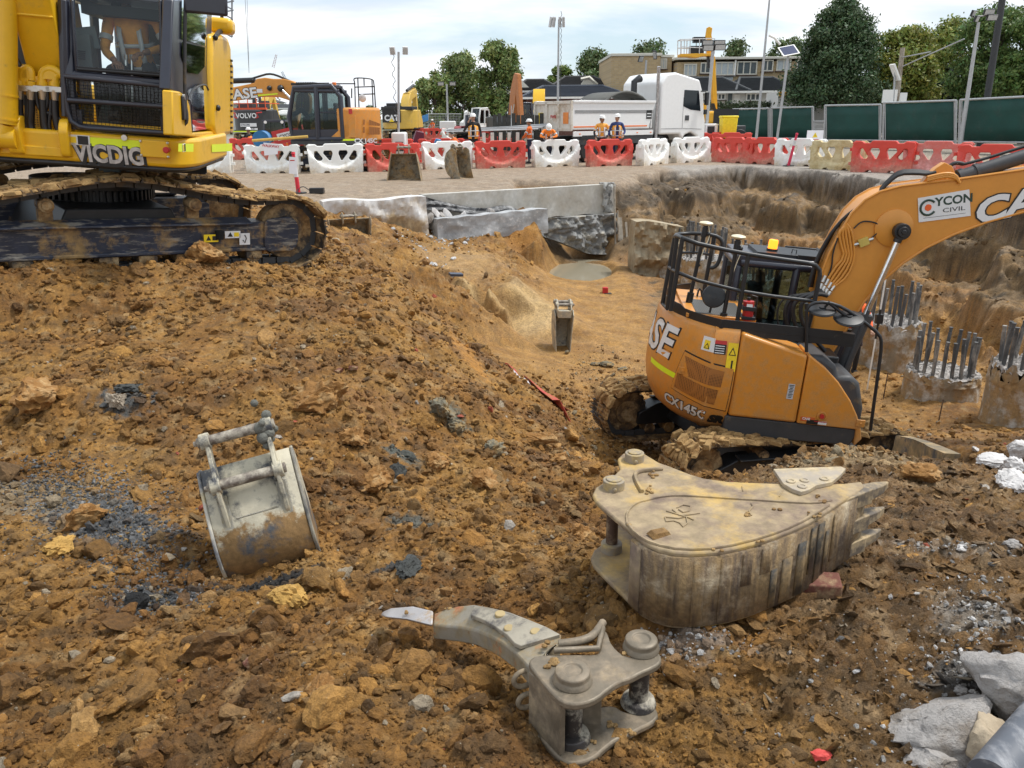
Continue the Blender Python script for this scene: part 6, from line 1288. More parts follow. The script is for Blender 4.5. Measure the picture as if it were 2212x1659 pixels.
# ================================================================ rocks, clay lumps, bricks
CONC=mat('broken_concrete',(.42,.395,.375),rough=.9,var=.2,bump=.020,bscale=60,dirt=(.24,.205,.17),amt=.4,dscale=5)
CONCW=mat('white_rubble',(.62,.60,.585),rough=.9,var=.12,bump=.012,bscale=60,dirt=(.5,.45,.4),amt=.25,dscale=9)
CLAYO=mat('clay_orange',(.27,.13,.033),rough=.9,var=.25,vscale=14,bump=.02,bscale=28,dirt=(.42,.27,.12),amt=.35,dscale=9);CLAYG=mat('clay_grey',(.17,.155,.11),rough=.9,var=.25,vscale=14,bump=.02,bscale=28,dirt=(.30,.19,.07),amt=.4,dscale=9)
CLAYY=mat('clay_yellow',(.46,.27,.07),rough=.9,var=.2,vscale=14,bump=.02,bscale=28);CLAYD=mat('clay_dark',(.05,.053,.05),rough=.9,var=.3,vscale=20,bump=.02,bscale=34)
BRICK=mat('red_brick',(.15,.052,.034),rough=.85,var=.15,bump=.004,dirt=(.30,.20,.11),amt=.42,dscale=12)
def rock(px,py,z,w,h,d,m_,name,label,cat,group,seed,cuts=6,rz=0,lump=.14,tilt=(0,0),yoff=.0,hf=.09,sm=28):
    """one lump seen at an image place; w,h,d in metres; sunk a third into the ground"""
    p=hit(px,min(py,1655));p=Vector((p.x,p.y+yoff,0));p.z=zg(p.x,p.y)+h*.25
    v,f=chunk_shape(4,seed,cuts,lump,(1,1,1));mx_=np.abs(v).max(0);v=v/mx_*np.array((w/2,d/2,h/2))
    k=fbm(v[:,0]*22/max(w,.1)*.3+seed,(v[:,1]+v[:,2]*.8)*22/max(w,.1)*.3,4,seed);v=v*(1+hf*k)[:,None]
    m=MB();rt=rot(R(tilt[0]),R(tilt[1]),R(rz));m._a([rt @ Vector(q) for q in v],[tuple(q) for q in f]);o=m.build(name,m_,None,smooth=sm);o.location=p
    return tag(o,label,cat,group)
K='chunks of broken concrete'
rock(2040,1600,-.25,.42,.24,.30,CONC,'concrete_chunk','largest rounded block of broken concrete near the bottom right corner','rubble',K,11,cuts=9,rz=20,lump=.12,hf=.03,sm=50)
rock(2185,1510,-.25,.40,.30,.34,CONC,'concrete_chunk','tall broken concrete block cut by the right edge','rubble',K,12,cuts=9,rz=-10,lump=.12,hf=.03,sm=50)
rock(2015,1655,-.25,.22,.12,.18,CONC,'concrete_chunk','small angular concrete piece under the largest grey block','rubble',K,13,cuts=8,lump=.12,hf=.03,sm=50)
rock(2140,1625,-.26,.26,.16,.2,mat('tan_concrete',(.42,.34,.24),.9,bump=.01,var=.2),'concrete_chunk','tan mud stained concrete slab between two grey blocks','rubble',K,14,cuts=8,rz=40,lump=.12,hf=.03,sm=50)
for i,(px,py,w,lab) in enumerate(((2075,1500,.07,'fist sized grey stone above the largest concrete block'),(2105,1535,.09,'grey stone in the gravel between two large concrete blocks'),(2185,1185,.10,'pale grey stone on the wet mud at the right edge'),(2075,1192,.06,'small white stone on the wet mud beside a bigger grey one'),(2120,1420,.06,'little grey stone amid gravel by the right edge'),(2150,1640,.12,'dark grey stone at the very bottom by the black pipe'))):
    rock(px,py,-.3,w,w*.6,w*.8,CONC if i != 3 else CONCW,'stone',lab,'stone','loose grey stones',30+i)
for i,(px,py,w,h,lab) in enumerate(((2148,1003,.36,.13,'flat white rubble piece pointing left at the edge of the group'),(2198,992,.30,.26,'tall white rubble block at the back of the group'),(2190,1022,.38,.18,'wide white rubble block in the middle of the group'),(2186,1050,.34,.16,'white rubble piece lowest in the group by the right edge'),(2107,976,.12,.08,'small lone white rock left of the rubble group'))):
    rock(px,py,-1.35,w,h,w*.7,CONCW,'white_rubble',lab,'rubble','white rubble at the right edge',50+i,rz=20*i)
G='big clay lumps on the heap'
for i,(px,py,z,w,h,d_,m_,lab) in enumerate((
 (695,880,-.3,.56,.30,.42,CLAYO,'biggest orange clay boulder, above and right of the grey bucket'),(812,1050,-.7,.34,.22,.26,CLAYO,'cracked brown clay boulder with grey clay on its right side'),(858,1035,-.7,.16,.16,.16,CLAYD,'blue grey clay lump stuck to the cracked brown boulder'),
 (958,900,-.7,.27,.24,.24,CLAYG,'olive grey clay lump high on the right of the heap'),(985,930,-.75,.2,.14,.2,CLAYG,'dull clay lump just under the olive grey one'),(1065,985,-.85,.26,.2,.18,CLAYG,'flat faced grey brown slab of clay on the right flank'),
 (88,870,-.3,.52,.30,.4,CLAYO,'broad rounded clay lump near the left edge'),(255,880,-.25,.17,.16,.14,mat('stone_grey',(.30,.25,.19),.9,bump=.01),'square tan stone with a pale edge in dark clay'),(285,845,-.22,.26,.10,.2,CLAYD,'dark grey clay slab behind the square tan stone'),
 (135,1190,-.5,.22,.10,.14,CLAYY,'yellow orange clay lump on the grey gravel at left'),(95,1245,-.52,.1,.07,.08,CLAYD,'small black clod on the gravel at left'),(620,1300,-.55,.24,.14,.16,CLAYY,'yellow clay lump below the grey bucket'),
 (765,960,-.6,.24,.18,.2,CLAYO,'ridged clay lump between the two largest boulders'),(940,1010,-.78,.3,.16,.22,CLAYO,'low clay lump right of the cracked brown boulder'),(1050,1050,-.85,.28,.16,.22,CLAYO,'brown clay lump below the flat faced slab'),
 (1170,960,-1.2,.5,.14,.2,CLAYO,'long smooth clay slab lying down the right slope'),(180,1130,-.5,.3,.16,.2,CLAYO,'clay lump at the top of the grey gravel patch'),(1260,1165,-.55,.22,.14,.18,CLAYO,'clay lump left of the yellow bucket'),
 (695,1500,-.3,.14,.1,.12,CLAYO,'rounded clay stone low on the near slope'),(570,1340,-.5,.14,.07,.1,CLAYG,'greyish clod under the yellow clay lump'),(1210,1000,-1.2,.3,.16,.2,CLAYO,'clay lump near the foot of the right slope'),(880,1235,-.6,.22,.1,.16,CLAYD,'dark grey clay in the hollow right of the grey bucket'),
 (1990,1040,-.75,.34,.18,.24,CLAYO,'crumbly clay lump behind the yellow bucket teeth'),(450,565,0,.5,.34,.4,CLAYO,'clay lump piled against the track rollers'),(330,562,0,.3,.24,.25,CLAYO,'smaller clay lump against the track rollers'),(575,545,.0,.34,.4,.3,CLAYO,'clay heaped on the track frame end'))):
    rock(px,py,z,w,h,d_,m_,'clay_lump',lab,'clay lump',G,70+i,cuts=5,rz=(i*47) % 180,lump=.22)
rock(1225,765,-2.5,.1,.1,.1,CLAYG,'stone','grey stone by the narrow trenching bucket','stone','loose grey stones',120)
for i,(px,py,w,lab) in enumerate(((1310,792,.3,'flat grey rock on the pit edge behind the narrow bucket'),(1345,800,.2,'smaller grey rock on the pit edge'),(1285,790,.2,'grey rock close to the narrow bucket'))):rock(px,py,-2.5,w,w*.4,w*.6,CLAYG,'stone',lab,'stone','loose grey stones',130+i)
m=MB();m.box((0,0,.045),(.23,.11,.076));br=m.build('brick',BRICK,None,bevel=.008);p=atz(1765,1292,-.24);br.location=(p.x,p.y+.05,zg(p.x,p.y)-.005);br.rotation_euler=(R(6),R(-3),R(-12));tag(br,'broken red brick against the side of the yellow bucket','brick')
for i,(px,py,z,w,lab) in enumerate(((730,805,-.25,.11,'pinkish brick fragment above the big clay boulder'),(762,800,-.25,.10,'red brick fragment beside the pinkish one'),(555,1437,-.3,.12,'red brick fragment in the near clods'),(815,1372,-.3,.0,''),(375,600,-.2,.0,''),(1770,1648,-.25,.08,'bright red fragment at the bottom edge'))):
    if w:rock(px,py,z,w,w*.55,w*.7,BRICK if i != 5 else mat('bright_red',(.55,.06,.05),.7),'brick_fragment',lab,'brick','brick fragments in the spoil',140+i)
# twisted red and white barrier tape remains on the slope
RT=mat('red_tape',(.42,.05,.035),.6,dirt=MUD,amt=.42,dscale=5);WT=mat('pale_scrap',(.55,.53,.54),.5,dirt=MUD,amt=.3,dscale=6)
for i,(pts,mm_,lab) in enumerate((((1140,800),(1160,825),(1180,850),(1200,875),(1218,905)),RT,'crumpled red plastic mesh down the slope')and((((1095,752),(1120,762),(1145,770)),RT,'thin red plastic strip above the slope'),(((1150,800),(1165,830),(1190,860),(1215,900)),RT,'crumpled red plastic mesh running down the slope'),(((1190,790),(1205,815),(1200,845)),RT,'red plastic scrap beside the crumpled mesh'),(((1120,768),(1150,775)),WT,'white plastic scrap by the red strip'),(((1160,795),(1172,808)),WT,'white plastic scrap on the crumpled mesh'))):
    rr_=random.Random(i);rows=[]
    for (a,b) in pts:
        q=atz(a,b,-1.3-.6*(b-750)/150);q.z=0;ww=.10 if mm_ is RT else .05;rows.append([Vector((q.x+(j-1.5)*ww+rr_.gauss(0,.02),q.y+rr_.gauss(0,.05),zg(q.x+(j-1.5)*ww,q.y)+.04+rr_.random()*.07)) for j in range(4)])
    m=MB();m.grid(rows);o=m.build('plastic_scrap',mm_,None,solid=.008,smooth=0);tag(o,lab,'plastic scrap','plastic scraps on the slope')

# ================================================================ pile heads with starter bars
PILE=mat('pile_concrete',(.27,.23,.17),rough=.85,dirt=(.34,.22,.10),amt=.55,dscale=3,var=.2,bump=.02,bscale=9,dirt2=(.52,.50,.46),amt2=.36,d2scale=4,stretch=(1,1,.35));PTOP=mat('broken_pile_top',(.46,.43,.40),rough=.95,var=.3,vscale=20,bump=.05,bscale=26)
BAR=mat('sleeved_bar',(.085,.088,.09),rough=.7,var=.3,dirt=(.33,.31,.28),amt=.36,dscale=5,stretch=(1,1,.3),bump=.004)
def pile(cxp,cyp,z0,h,r,nb_,bh,label,seed,ragged=.03,front=True):
    p=atz(cxp,cyp,z0);p.x *= (p.y+r)/p.y;p.y+=r;o=empty('pile_head',(p.x,p.y,z0-.3));tag(o,label,'pile','concrete pile heads with starter bars');g=random.Random(seed)
    m=MB();n=56;rows=[]
    zs=[0,.3,.3+h*.25,.3+h*.5,.3+h*.7,.3+h*.74,.3+h*.82,.3+h*.9,.3+h]
    for zi,z in enumerate(zs):
        rk=[1.02,1.02,1.0,1.0,.99,1.015,.99,1.0,.96][zi];rows.append([Vector((math.cos(2*PI*k/n)*r*rk*(1+.02*math.sin(k*1.7+zi)+g.gauss(0,.008)),math.sin(2*PI*k/n)*r*rk*(1+.02*math.sin(k*1.7+zi)+g.gauss(0,.008)),z+(g.gauss(0,ragged) if zi>6 else 0))) for k in range(n)]);rows[-1].append(rows[-1][0])
    m.grid(rows);body=m.build('shaft',PILE,o,smooth=50)
    vs=[];fs=[];ng=26
    for a in range(ng):
        for b in range(ng):
            x,y=-1+2*a/(ng-1),-1+2*b/(ng-1);q=math.hypot(x,y);mxx_=max(abs(x),abs(y));k=mxx_/q if q>0 else 0;x,y=x*k*r*.985,y*k*r*.985;vs.append((x,y,.3+h-.02+g.uniform(-.5,1)*ragged*1.4+(.04*(1-mxx_))))
    for a in range(ng-1):
        for b in range(ng-1):i=a*ng+b;fs.append((i,i+1,i+ng+1,i+ng))
    m=MB();m._a(vs,fs)
    for k in range(90):a=g.uniform(0,2*PI);q=r*.9*math.sqrt(g.random());m.ball((math.cos(a)*q,math.sin(a)*q,.3+h+.02),g.uniform(.015,.05),1,(1,1,.7))
    m.build('broken_top',PTOP,o,smooth=0)
    for k in range(nb_):
        a=2*PI*(k+g.uniform(-.12,.12))/nb_;q=r*.76;b0=Vector((math.cos(a)*q,math.sin(a)*q,.3+h-.05));ln=bh*g.uniform(.82,1.05);tp=b0+Vector((g.gauss(0,.025),g.gauss(0,.025),ln));m=MB();rr_=.031*r/.6
        m.tube([b0,b0.lerp(tp,.5)+Vector((g.gauss(0,.006),0,0)),b0.lerp(tp,.86)],rr_,9);m.tube([b0.lerp(tp,.87),tp],rr_*.88,9);m.tube([tp-Vector((0,0,.02)),tp],rr_*1.05,9);m.build('starter_bar',BAR,o,smooth=50)
    return o
pile(2023,884,-2.88,.48,.60,18,.80,'pile head ringed by tall bars in the middle of the right row',1)
pile(1905,806,-2.88,.86,.62,16,.80,'grey topped pile head behind the boom cylinder, beside the surveyor',2,ragged=.06)
pile(2206,952,-2.75,.95,.62,15,.72,'nearest pile head, cut off by the right edge',3,ragged=.06)
pile(1455,603,-2.25,.55,.58,12,.85,'farthest pile head, against the pale block of the back wall',4)
pile(1518,640,-2.42,.85,.60,14,.95,'second farthest pile head, seen through the machine railing',5)
pile(1615,690,-2.62,.85,.60,14,.95,'pile head behind the orange machine cab',6)
for i,(px,py) in enumerate(((2025,900),(1908,838))):
    p=atz(px,py+20,-2.88);m=MB();m.tube([(0,0,-.1),(.02,0,.45)],.010,6);o=m.build('steel_stake',PIN,None);o.location=p;tag(o,('thin steel stake in front of the middle pile head','thin steel stake in front of the grey topped pile')[i],'stake','thin steel stakes')

# ================================================================ far retaining wall and its rubble
WALL=mat('cast_concrete',(.44,.42,.37),rough=.8,var=.08,vscale=1.5,dirt=(.56,.56,.54),amt=.38,dscale=2.2,soft=.2,stretch=(1,1,.4),bump=.004,dirt2=(.30,.26,.20),amt2=.28,d2scale=1.2)
BLOCKW=mat('pale_block',(.62,.62,.62),rough=.85,dirt=(.36,.27,.16),amt=.36,dscale=1.8,z0=-.9,z1=.5,var=.1,bump=.012,bscale=8,soft=.12)
FOOT=mat('grey_footing',(.34,.35,.36),rough=.8,var=.3,vscale=2,dirt=(.60,.60,.60),amt=.28,dscale=6,bump=.02,bscale=7)
ROCKF=mat('grey_rock',(.21,.21,.205),rough=.85,var=.4,vscale=2.5,dirt=(.50,.47,.40),amt=.38,dscale=2.2,bump=.05,bscale=5,soft=.06)
MEMB=mat('black_membrane',(.03,.032,.036),rough=.5,dirt=(.36,.36,.36),amt=.40,dscale=4,soft=.08,bump=.01)
WA,WB=atz(905,419,-.02),atz(1318,396,-.02)
def slab(A,B,z0,z1,thick,m_,name,par=None,off=0.0,bev=.02):
    d_=(B-A);d_.z=0;L_=d_.length;u=d_.normalized();nn=Vector((u.y,-u.x,0));m=MB();n=max(2,int(L_/.35));c=(A+B)/2
    T=Matrix(((u.x,nn.x,0,A.x),(u.y,nn.y,0,A.y),(0,0,1,0),(0,0,0,1)));m.T=T if par is None else par.matrix_world.inverted() @ T
    return m,L_,off,thick
def addslab(name,A,B,zt,zb,thick,m_,label,cat,off=0.0,rag=0.0,nx=24,nz=8,seed=0,group=None,face=0.0,top=None):
    """wall slab between two ground points; zt,zb top and bottom heights (numbers or functions of 0..1)"""
    d_=B-A;d_.z=0;L_=d_.length;u=d_.normalized();nn=Vector((u.y,-u.x,0));f_t=zt if callable(zt) else (lambda t:zt);f_b=zb if callable(zb) else (lambda t:zb)
    m=MB();g=np.random.default_rng(seed);base=A.copy();base.z=0
    def P(t,k,side):
        z=f_b(t)+(f_t(t)-f_b(t))*k;o_=off+(thick if side else 0)
        if side and face:o_+=face*float(fbm(np.array([t*L_*1.4+seed]),np.array([z*1.6]),4,seed)[0]+.5*abs(float(fbm(np.array([t*L_*3.1]),np.array([z*3.3]),3,seed+3)[0])))
        return u*(t*L_)+nn*o_+Vector((0,0,z))
    rows=[[P(i/nx,0,0)]+[P(i/nx,j/nz,1) for j in range(nz+1)]+[P(i/nx,1,0)] for i in range(nx+1)];m.grid([r_+[r_[0]] for r_ in rows])
    for r_ in (rows[0],rows[-1]):m._a(r_,[tuple(range(len(r_)))])
    o=m.build(name,m_,None,smooth=30);o.location=base;return tag(o,label,cat,group)
def yz(px,py,A,B):
    """height of the wall plane A-B at an image place"""
    d_=ray(px,py);n_=Vector((-(B-A).y,(B-A).x,0));t=(A-Vector((0,0,CAMZ))).dot(n_)/d_.dot(n_);return Vector((0,0,CAMZ))+d_*t
zb1=yz(1300,458,WA,WB).z
addslab('retaining_wall',WA,WB,-.02,lambda t:zb1+.02*math.sin(t*40),.28,WALL,'smooth cast concrete wall along the far side of the pit','wall',nx=60)
A2,B2=atz(690,432,-.04),atz(912,421,-.04);zb2=yz(800,500,A2,B2).z
addslab('concrete_block',A2,B2+Vector((.0,-.2,0)),lambda t:-.04+.03*math.sin(t*9),zb2-.3,.5,BLOCKW,'whitewashed concrete block at the left end of the far wall','wall',off=.0,nx=44,nz=16,face=.10,seed=5)
fz1,fz0=yz(1000,468,WA,WB).z,yz(1000,500,WA,WB).z
u_=(WB-WA).normalized();nrm=Vector((u_.y,-u_.x,0));fa=WA+u_*.1+nrm*.55;fb_=WA+u_*((WB-WA).length*.555)+nrm*.55
fz1=yz(1000,466,fa,fb_).z;fz0=yz(1000,502,fa,fb_).z
addslab('footing',fa,fb_,lambda t:fz1+.08*t+.015*math.sin(t*30),fz0-.15,.35,FOOT,'grey concrete footing below the rubble shelf','footing',nx=40,face=.06,seed=8)
addslab('shelf',WA+u_*.1+nrm*.26,fb_+nrm*-.28,fz1-.02,fz1-.3,.35,FOOT,'rubble covered shelf between the far wall and the footing','footing',nx=10)
ra=WA+u_*((WB-WA).length*.56)+nrm*.12;rb_=WB+nrm*.05
addslab('rock_face',ra,rb_,zb1-.01,lambda t:yz(1150+170*t,505+40*min(1,t*1.6),ra,rb_).z,.35,ROCKF,'fractured dark grey rock hanging below the far wall above the pond','rock',nx=64,nz=26,face=.30,seed=21)
# black membrane curling off the wall
g=random.Random(2);rows=[];tops=[(905,421),(935,430),(975,440),(1010,446),(1050,452),(1090,440),(1118,448),(1135,470)];bots=[(915,455),(940,452),(975,455),(1010,464),(1045,478),(1085,470),(1112,474),(1130,492)]
for (a,b) in zip(tops,bots):
    A_,B_=yz(*a,WA+nrm*.34,WB+nrm*.34),yz(*b,WA+nrm*.5,WB+nrm*.5);rows.append([A_.lerp(B_,k/6)+nrm*(.10*math.sin(k*1.9+a[0]*.05)+g.uniform(-.02,.02)) for k in range(7)])
m=MB();m.grid(rows);o=m.build('membrane',MEMB,None,solid=.012,smooth=40,sub=1);tag(o,'torn black waterproof membrane draped over rubble on the far wall','membrane')
rows=[]
for i in range(9):
    t=i/8;A_=yz(1302+g.uniform(-4,4),396+t*62,WA+nrm*.36,WB+nrm*.36);B_=yz(1322+g.uniform(-3,3),398+t*60,WA+nrm*.36,WB+nrm*.36);rows.append([A_.lerp(B_,k/4)+nrm*(.06*math.sin(k*2+i)+g.uniform(-.02,.03)) for k in range(5)])
m=MB();m.grid(rows);a,b=yz(1296,396,WA+nrm*.34,WB+nrm*.34),yz(1326,396,WA+nrm*.34,WB+nrm*.34);m.tube([a,b],.03,6);o=m.build('membrane',mat('grey_sheet',(.40,.40,.38),.8,dirt=(.1,.1,.1),amt=.4,dscale=5),None,solid=.012,smooth=40);tag(o,'torn grey sheeting hanging at the right end of the far wall','membrane')
TIM=mat('old_timber',(.36,.32,.26),.9,var=.25,dirt=(.14,.10,.07),amt=.4,dscale=4,stretch=(1,1,.2),bump=.01)
for i,(x0,y0,x1,y1,lab) in enumerate(((1327,402,1330,560,'tall thin lagging board at the wall corner'),(1338,470,1345,568,'wide weathered lagging board beside the pale block'),(1352,480,1357,560,'narrow split lagging board near the pale block'),(1334,455,1336,520,'short splintered lagging board at the wall corner'))):
    a,b=aty(x0,y0,WB.y-.5),aty(x1,y1,WB.y-.8);m=MB();w_=(.05,.14,.06,.04)[i];dv=(b-a).normalized();q_=dv.to_track_quat('Z','Y').to_matrix();m.box((0,0,0),(w_,.05,(b-a).length),q_,taper=.8);o=m.build('lagging_board',TIM,None,bevel=.006);o.location=(a+b)/2;tag(o,lab,'board','lagging boards at the wall corner')
pa,pb=atz(1362,590,-2.12),atz(1452,596,-2.2);pz=yz(1400,483,pa,pb).z
addslab('concrete_block',pa,pb+Vector((.2,.2,0)),lambda t:pz+.1*math.sin(t*3+1.2),-2.4,.55,mat('pale_footing',(.40,.35,.25),.9,dirt=(.24,.16,.08),amt=.52,dscale=1.6,bump=.02,bscale=6,soft=.15),'pale buried concrete block right of the pond','footing',off=-.3,nx=34,nz=24,face=.26,seed=31)
m=MB();vs=[]
for k in range(28):a=2*PI*k/28;c0_=_pq;vs.append((c0_.x+math.cos(a)*1.5,c0_.y+math.sin(a)*2.0,-2.11))
WATER=bpy.data.materials.new('muddy_water');WATER.use_nodes=True;wb=WATER.node_tree.nodes['Principled BSDF'];wb.inputs['Base Color'].default_value=(.30,.265,.19,1);wb.inputs['Roughness'].default_value=.08;wb.inputs['Specular IOR Level'].default_value=.6
m._a(vs,[tuple(range(28))]);o=m.build('pond_water',WATER,None,smooth=0);tag(o,'still muddy pond at the foot of the far wall',None,None,'structure')
for i,(px,py,z,rx,ry) in enumerate(()):
    c=atz(px,py,z);m=MB();n=30;m._a([(c.x+math.cos(2*PI*k/n)*rx*(1+.25*math.sin(2*PI*k/n*3+i)),c.y+math.sin(2*PI*k/n)*ry*(1+.3*math.sin(2*PI*k/n*2+i))-.35*math.cos(2*PI*k/n)*(rx if i==0 else 0),zg(c.x,c.y)+.012) for k in range(n)],[tuple(range(n))]);o=m.build('puddle',WATER if i else mat('yellow_water',(.42,.27,.10),.1),None,smooth=0);tag(o,'shallow muddy puddle',None,None,'structure')
g=random.Random(17);cb=MB()
for i,(px,py,w) in enumerate(((943,462,.34),(955,470,.30),(968,466,.34),(985,474,.26),(1000,470,.3),(930,470,.3),(1020,474,.24),(1063,462,.34),(1078,468,.3),(1095,470,.26),(1010,480,.2),(950,478,.2),(1045,480,.2))):
    p=yz(px,py,WA+nrm*.55,WB+nrm*.55);v,f=chunk_shape(2,400+i,7,.1,(1,1,1));m=MB();sc3=Vector((w*.36,w*.36,w*.62));rt=rot(g.uniform(-.7,.7),g.uniform(-.7,.7),g.uniform(0,3));m._a([rt @ Vector((q[0]*sc3.x,q[1]*sc3.y,q[2]*sc3.z)) for q in v],[tuple(q) for q in f]);o=m.build('rubble_chunk',CONC if i % 2 else CONCW,None,smooth=25);o.location=p;tag(o,('leftmost pale wedge of rubble on the wall shelf','tall pale rubble piece beside the leftmost wedge','grey rubble piece near the left end of the shelf','leaning rubble slab left of the membrane fold','rubble piece directly under the membrane middle','small rubble piece at the shelf left corner','rubble piece right of the shelf middle','big rubble slab under the right membrane fold','pale rubble by the membrane right end','last rubble piece at the shelf right end','low rubble piece on the shelf front edge','low pale rubble piece below the leaning slab','rubble piece between the shelf middle and the membrane fold')[i],'rubble','broken concrete on the far wall shelf')
# white crumbs and rubble spilled on the bench
def spot_scatter(name,spots,n_,smin,smax,cols,label,protos=None):
    X=[];Y=[]
    for k in range(n_):
        px,py,z,sxx,syy=spots[g.randrange(len(spots))];p=atz(px+g.gauss(0,sxx),py+g.gauss(0,syy),z);X.append(p.x);Y.append(p.y)
    X=np.array(X);Y=np.array(Y);S=smin*(1-RNG.random(n_))**(-.5);S=np.minimum(S,smax)
    def cf(b,n):i=RNG.integers(0,len(cols),n);return np.array(cols)[i]*RNG.uniform(.75,1.15,(n,1))
    return scatter(name,protos or PROTO1,X,Y,S,cf,label)
if not globals().get('NOCLODS'):
    spot_scatter('concrete_crumbs',[(930,505,-1.0,25,6),(1000,500,-1.0,30,5),(960,520,-1.1,30,8),(900,525,-.8,30,10)],420,.02,.10,[(.62,.62,.62),(.5,.5,.5),(.36,.24,.1)],'pale concrete crumbs spilled below the far wall')
    spot_scatter('dark_gravel',[(230,1140,-.5,95,45),(300,1200,-.52,60,35),(200,1080,-.5,80,30),(330,1290,-.5,60,25),(120,1060,-.5,80,30)],9000,.004,.016,[(.17,.175,.18),(.12,.125,.13),(.24,.24,.24),(.33,.2,.07),(.08,.08,.08)],'crushed dark grey asphalt gravel on the heap')
    spot_scatter('pale_gravel',[(2120,1380,-.25,50,60),(2060,1440,-.25,70,50),(2150,1530,-.27,40,50),(1480,1395,-.25,70,22),(2040,1190,-.36,90,14),(2100,1300,-.26,60,40),(1900,1500,-.25,150,120)],2600,.0035,.020,[(.55,.53,.50),(.42,.40,.38),(.62,.60,.58),(.2,.19,.18)],'pale gravel and grit on the wet mud')
    spot_scatter('bank_crumbs',[(1300,1010,-1.6,60,30),(1420,1040,-1.25,60,20),(1800,985,-1.0,70,20),(1350,870,-2.2,60,30),(1250,860,-2.0,60,40),(1300,800,-2.5,50,20)],2600,.010,.07,[(.30,.16,.05),(.36,.2,.07),(.22,.12,.04),(.3,.24,.15)],'clay crumbs along the bank of the pit',PROTO2)
# laser receiver on the pit floor
p=atz(1307,640,-2.25);m=MB();m.box((0,0,.14),(.13,.1,.16));m.mi=1;m.box((.06,-.02,.05),(.18,.12,.07));o=m.build('laser_level',[REDP,BLACK],None,bevel=.01);o.location=p;tag(o,'small red and black laser level on the smooth pit floor','laser level')
p=atz(985,596,-1.25);m=MB();m.box((0,0,.03),(.28,.14,.05),rot(.1,.1,.4));o=m.build('plastic_scrap',mat('blue_black',(.05,.06,.09),.4),None);o.location=p;tag(o,'dark blue plastic scrap on the bench edge','plastic scrap')
# cut clay block right of the bank
pa,pb=atz(1962,968,-1.55),atz(2068,1022,-1.25)
addslab('clay_block',pa,pb,lambda t:yz(1960+110*t,935+40*t,pa,pb).z,lambda t:yz(1960+110*t,975+55*t,pa,pb).z,.12,mat('cut_clay',(.22,.17,.10),.6,dirt=(.09,.09,.09),amt=.42,dscale=6,stretch=(1,1,.25),dirt2=(.4,.28,.14),amt2=.35),'smooth sliced grey brown clay block right of the orange machine','clay lump',nx=20,nz=8,face=.03,seed=77)
# black pipe at the very corner
a,b=atz(2140,1700,-.15),atz(2330,1470,-.12);m=MB();m.tube([Vector((0,0,0)),b-a],.075,24);o=m.build('pipe',mat('worn_black_pipe',(.10,.11,.13),.5,dirt=(.35,.35,.36),amt=.4,dscale=7,stretch=(1,.3,1)),None,smooth=60);o.location=a+Vector((0,0,.02));tag(o,'scuffed dark pipe cutting the bottom right corner','pipe')

# ================================================================ plastic barriers
PRED=mat('barrier_red',(.62,.055,.035),rough=.5,var=.08,vscale=3,dirt=(.52,.22,.16),amt=.30,dscale=2.4,z0=-.1,z1=.9,soft=.15)
PREDF=mat('barrier_red_faded',(.60,.12,.09),rough=.6,var=.08,vscale=3,dirt=(.60,.33,.30),amt=.52,dscale=2.0,z0=-.1,z1=1.0,soft=.25)
PWHI=mat('barrier_white',(.84,.84,.81),rough=.5,var=.04,vscale=3,dirt=(.60,.51,.38),amt=.14,dscale=2.6,z0=-.1,z1=.8,soft=.15)
PCRE=mat('barrier_cream',(.66,.57,.34),rough=.6,var=.1,vscale=4,dirt=(.42,.30,.12),amt=.42,dscale=3,soft=.15)
def holed_plate(outer,holes,half,bev):
    cu=bpy.data.curves.new('c','CURVE');cu.dimensions='2D';cu.fill_mode='BOTH';cu.extrude=half-bev;cu.bevel_depth=bev;cu.bevel_resolution=2
    for pts in [outer]+holes:
        sp=cu.splines.new('POLY');sp.points.add(len(pts)-1);sp.use_cyclic_u=True
        for i,(x,y) in enumerate(pts):sp.points[i].co=(x,y,0,1)
    o=bpy.data.objects.new('c',cu);C.objects.link(o);dg=bpy.context.evaluated_depsgraph_get();dg.update();me=bpy.data.meshes.new_from_object(o.evaluated_get(dg));bpy.data.objects.remove(o);bpy.data.curves.remove(cu);return me
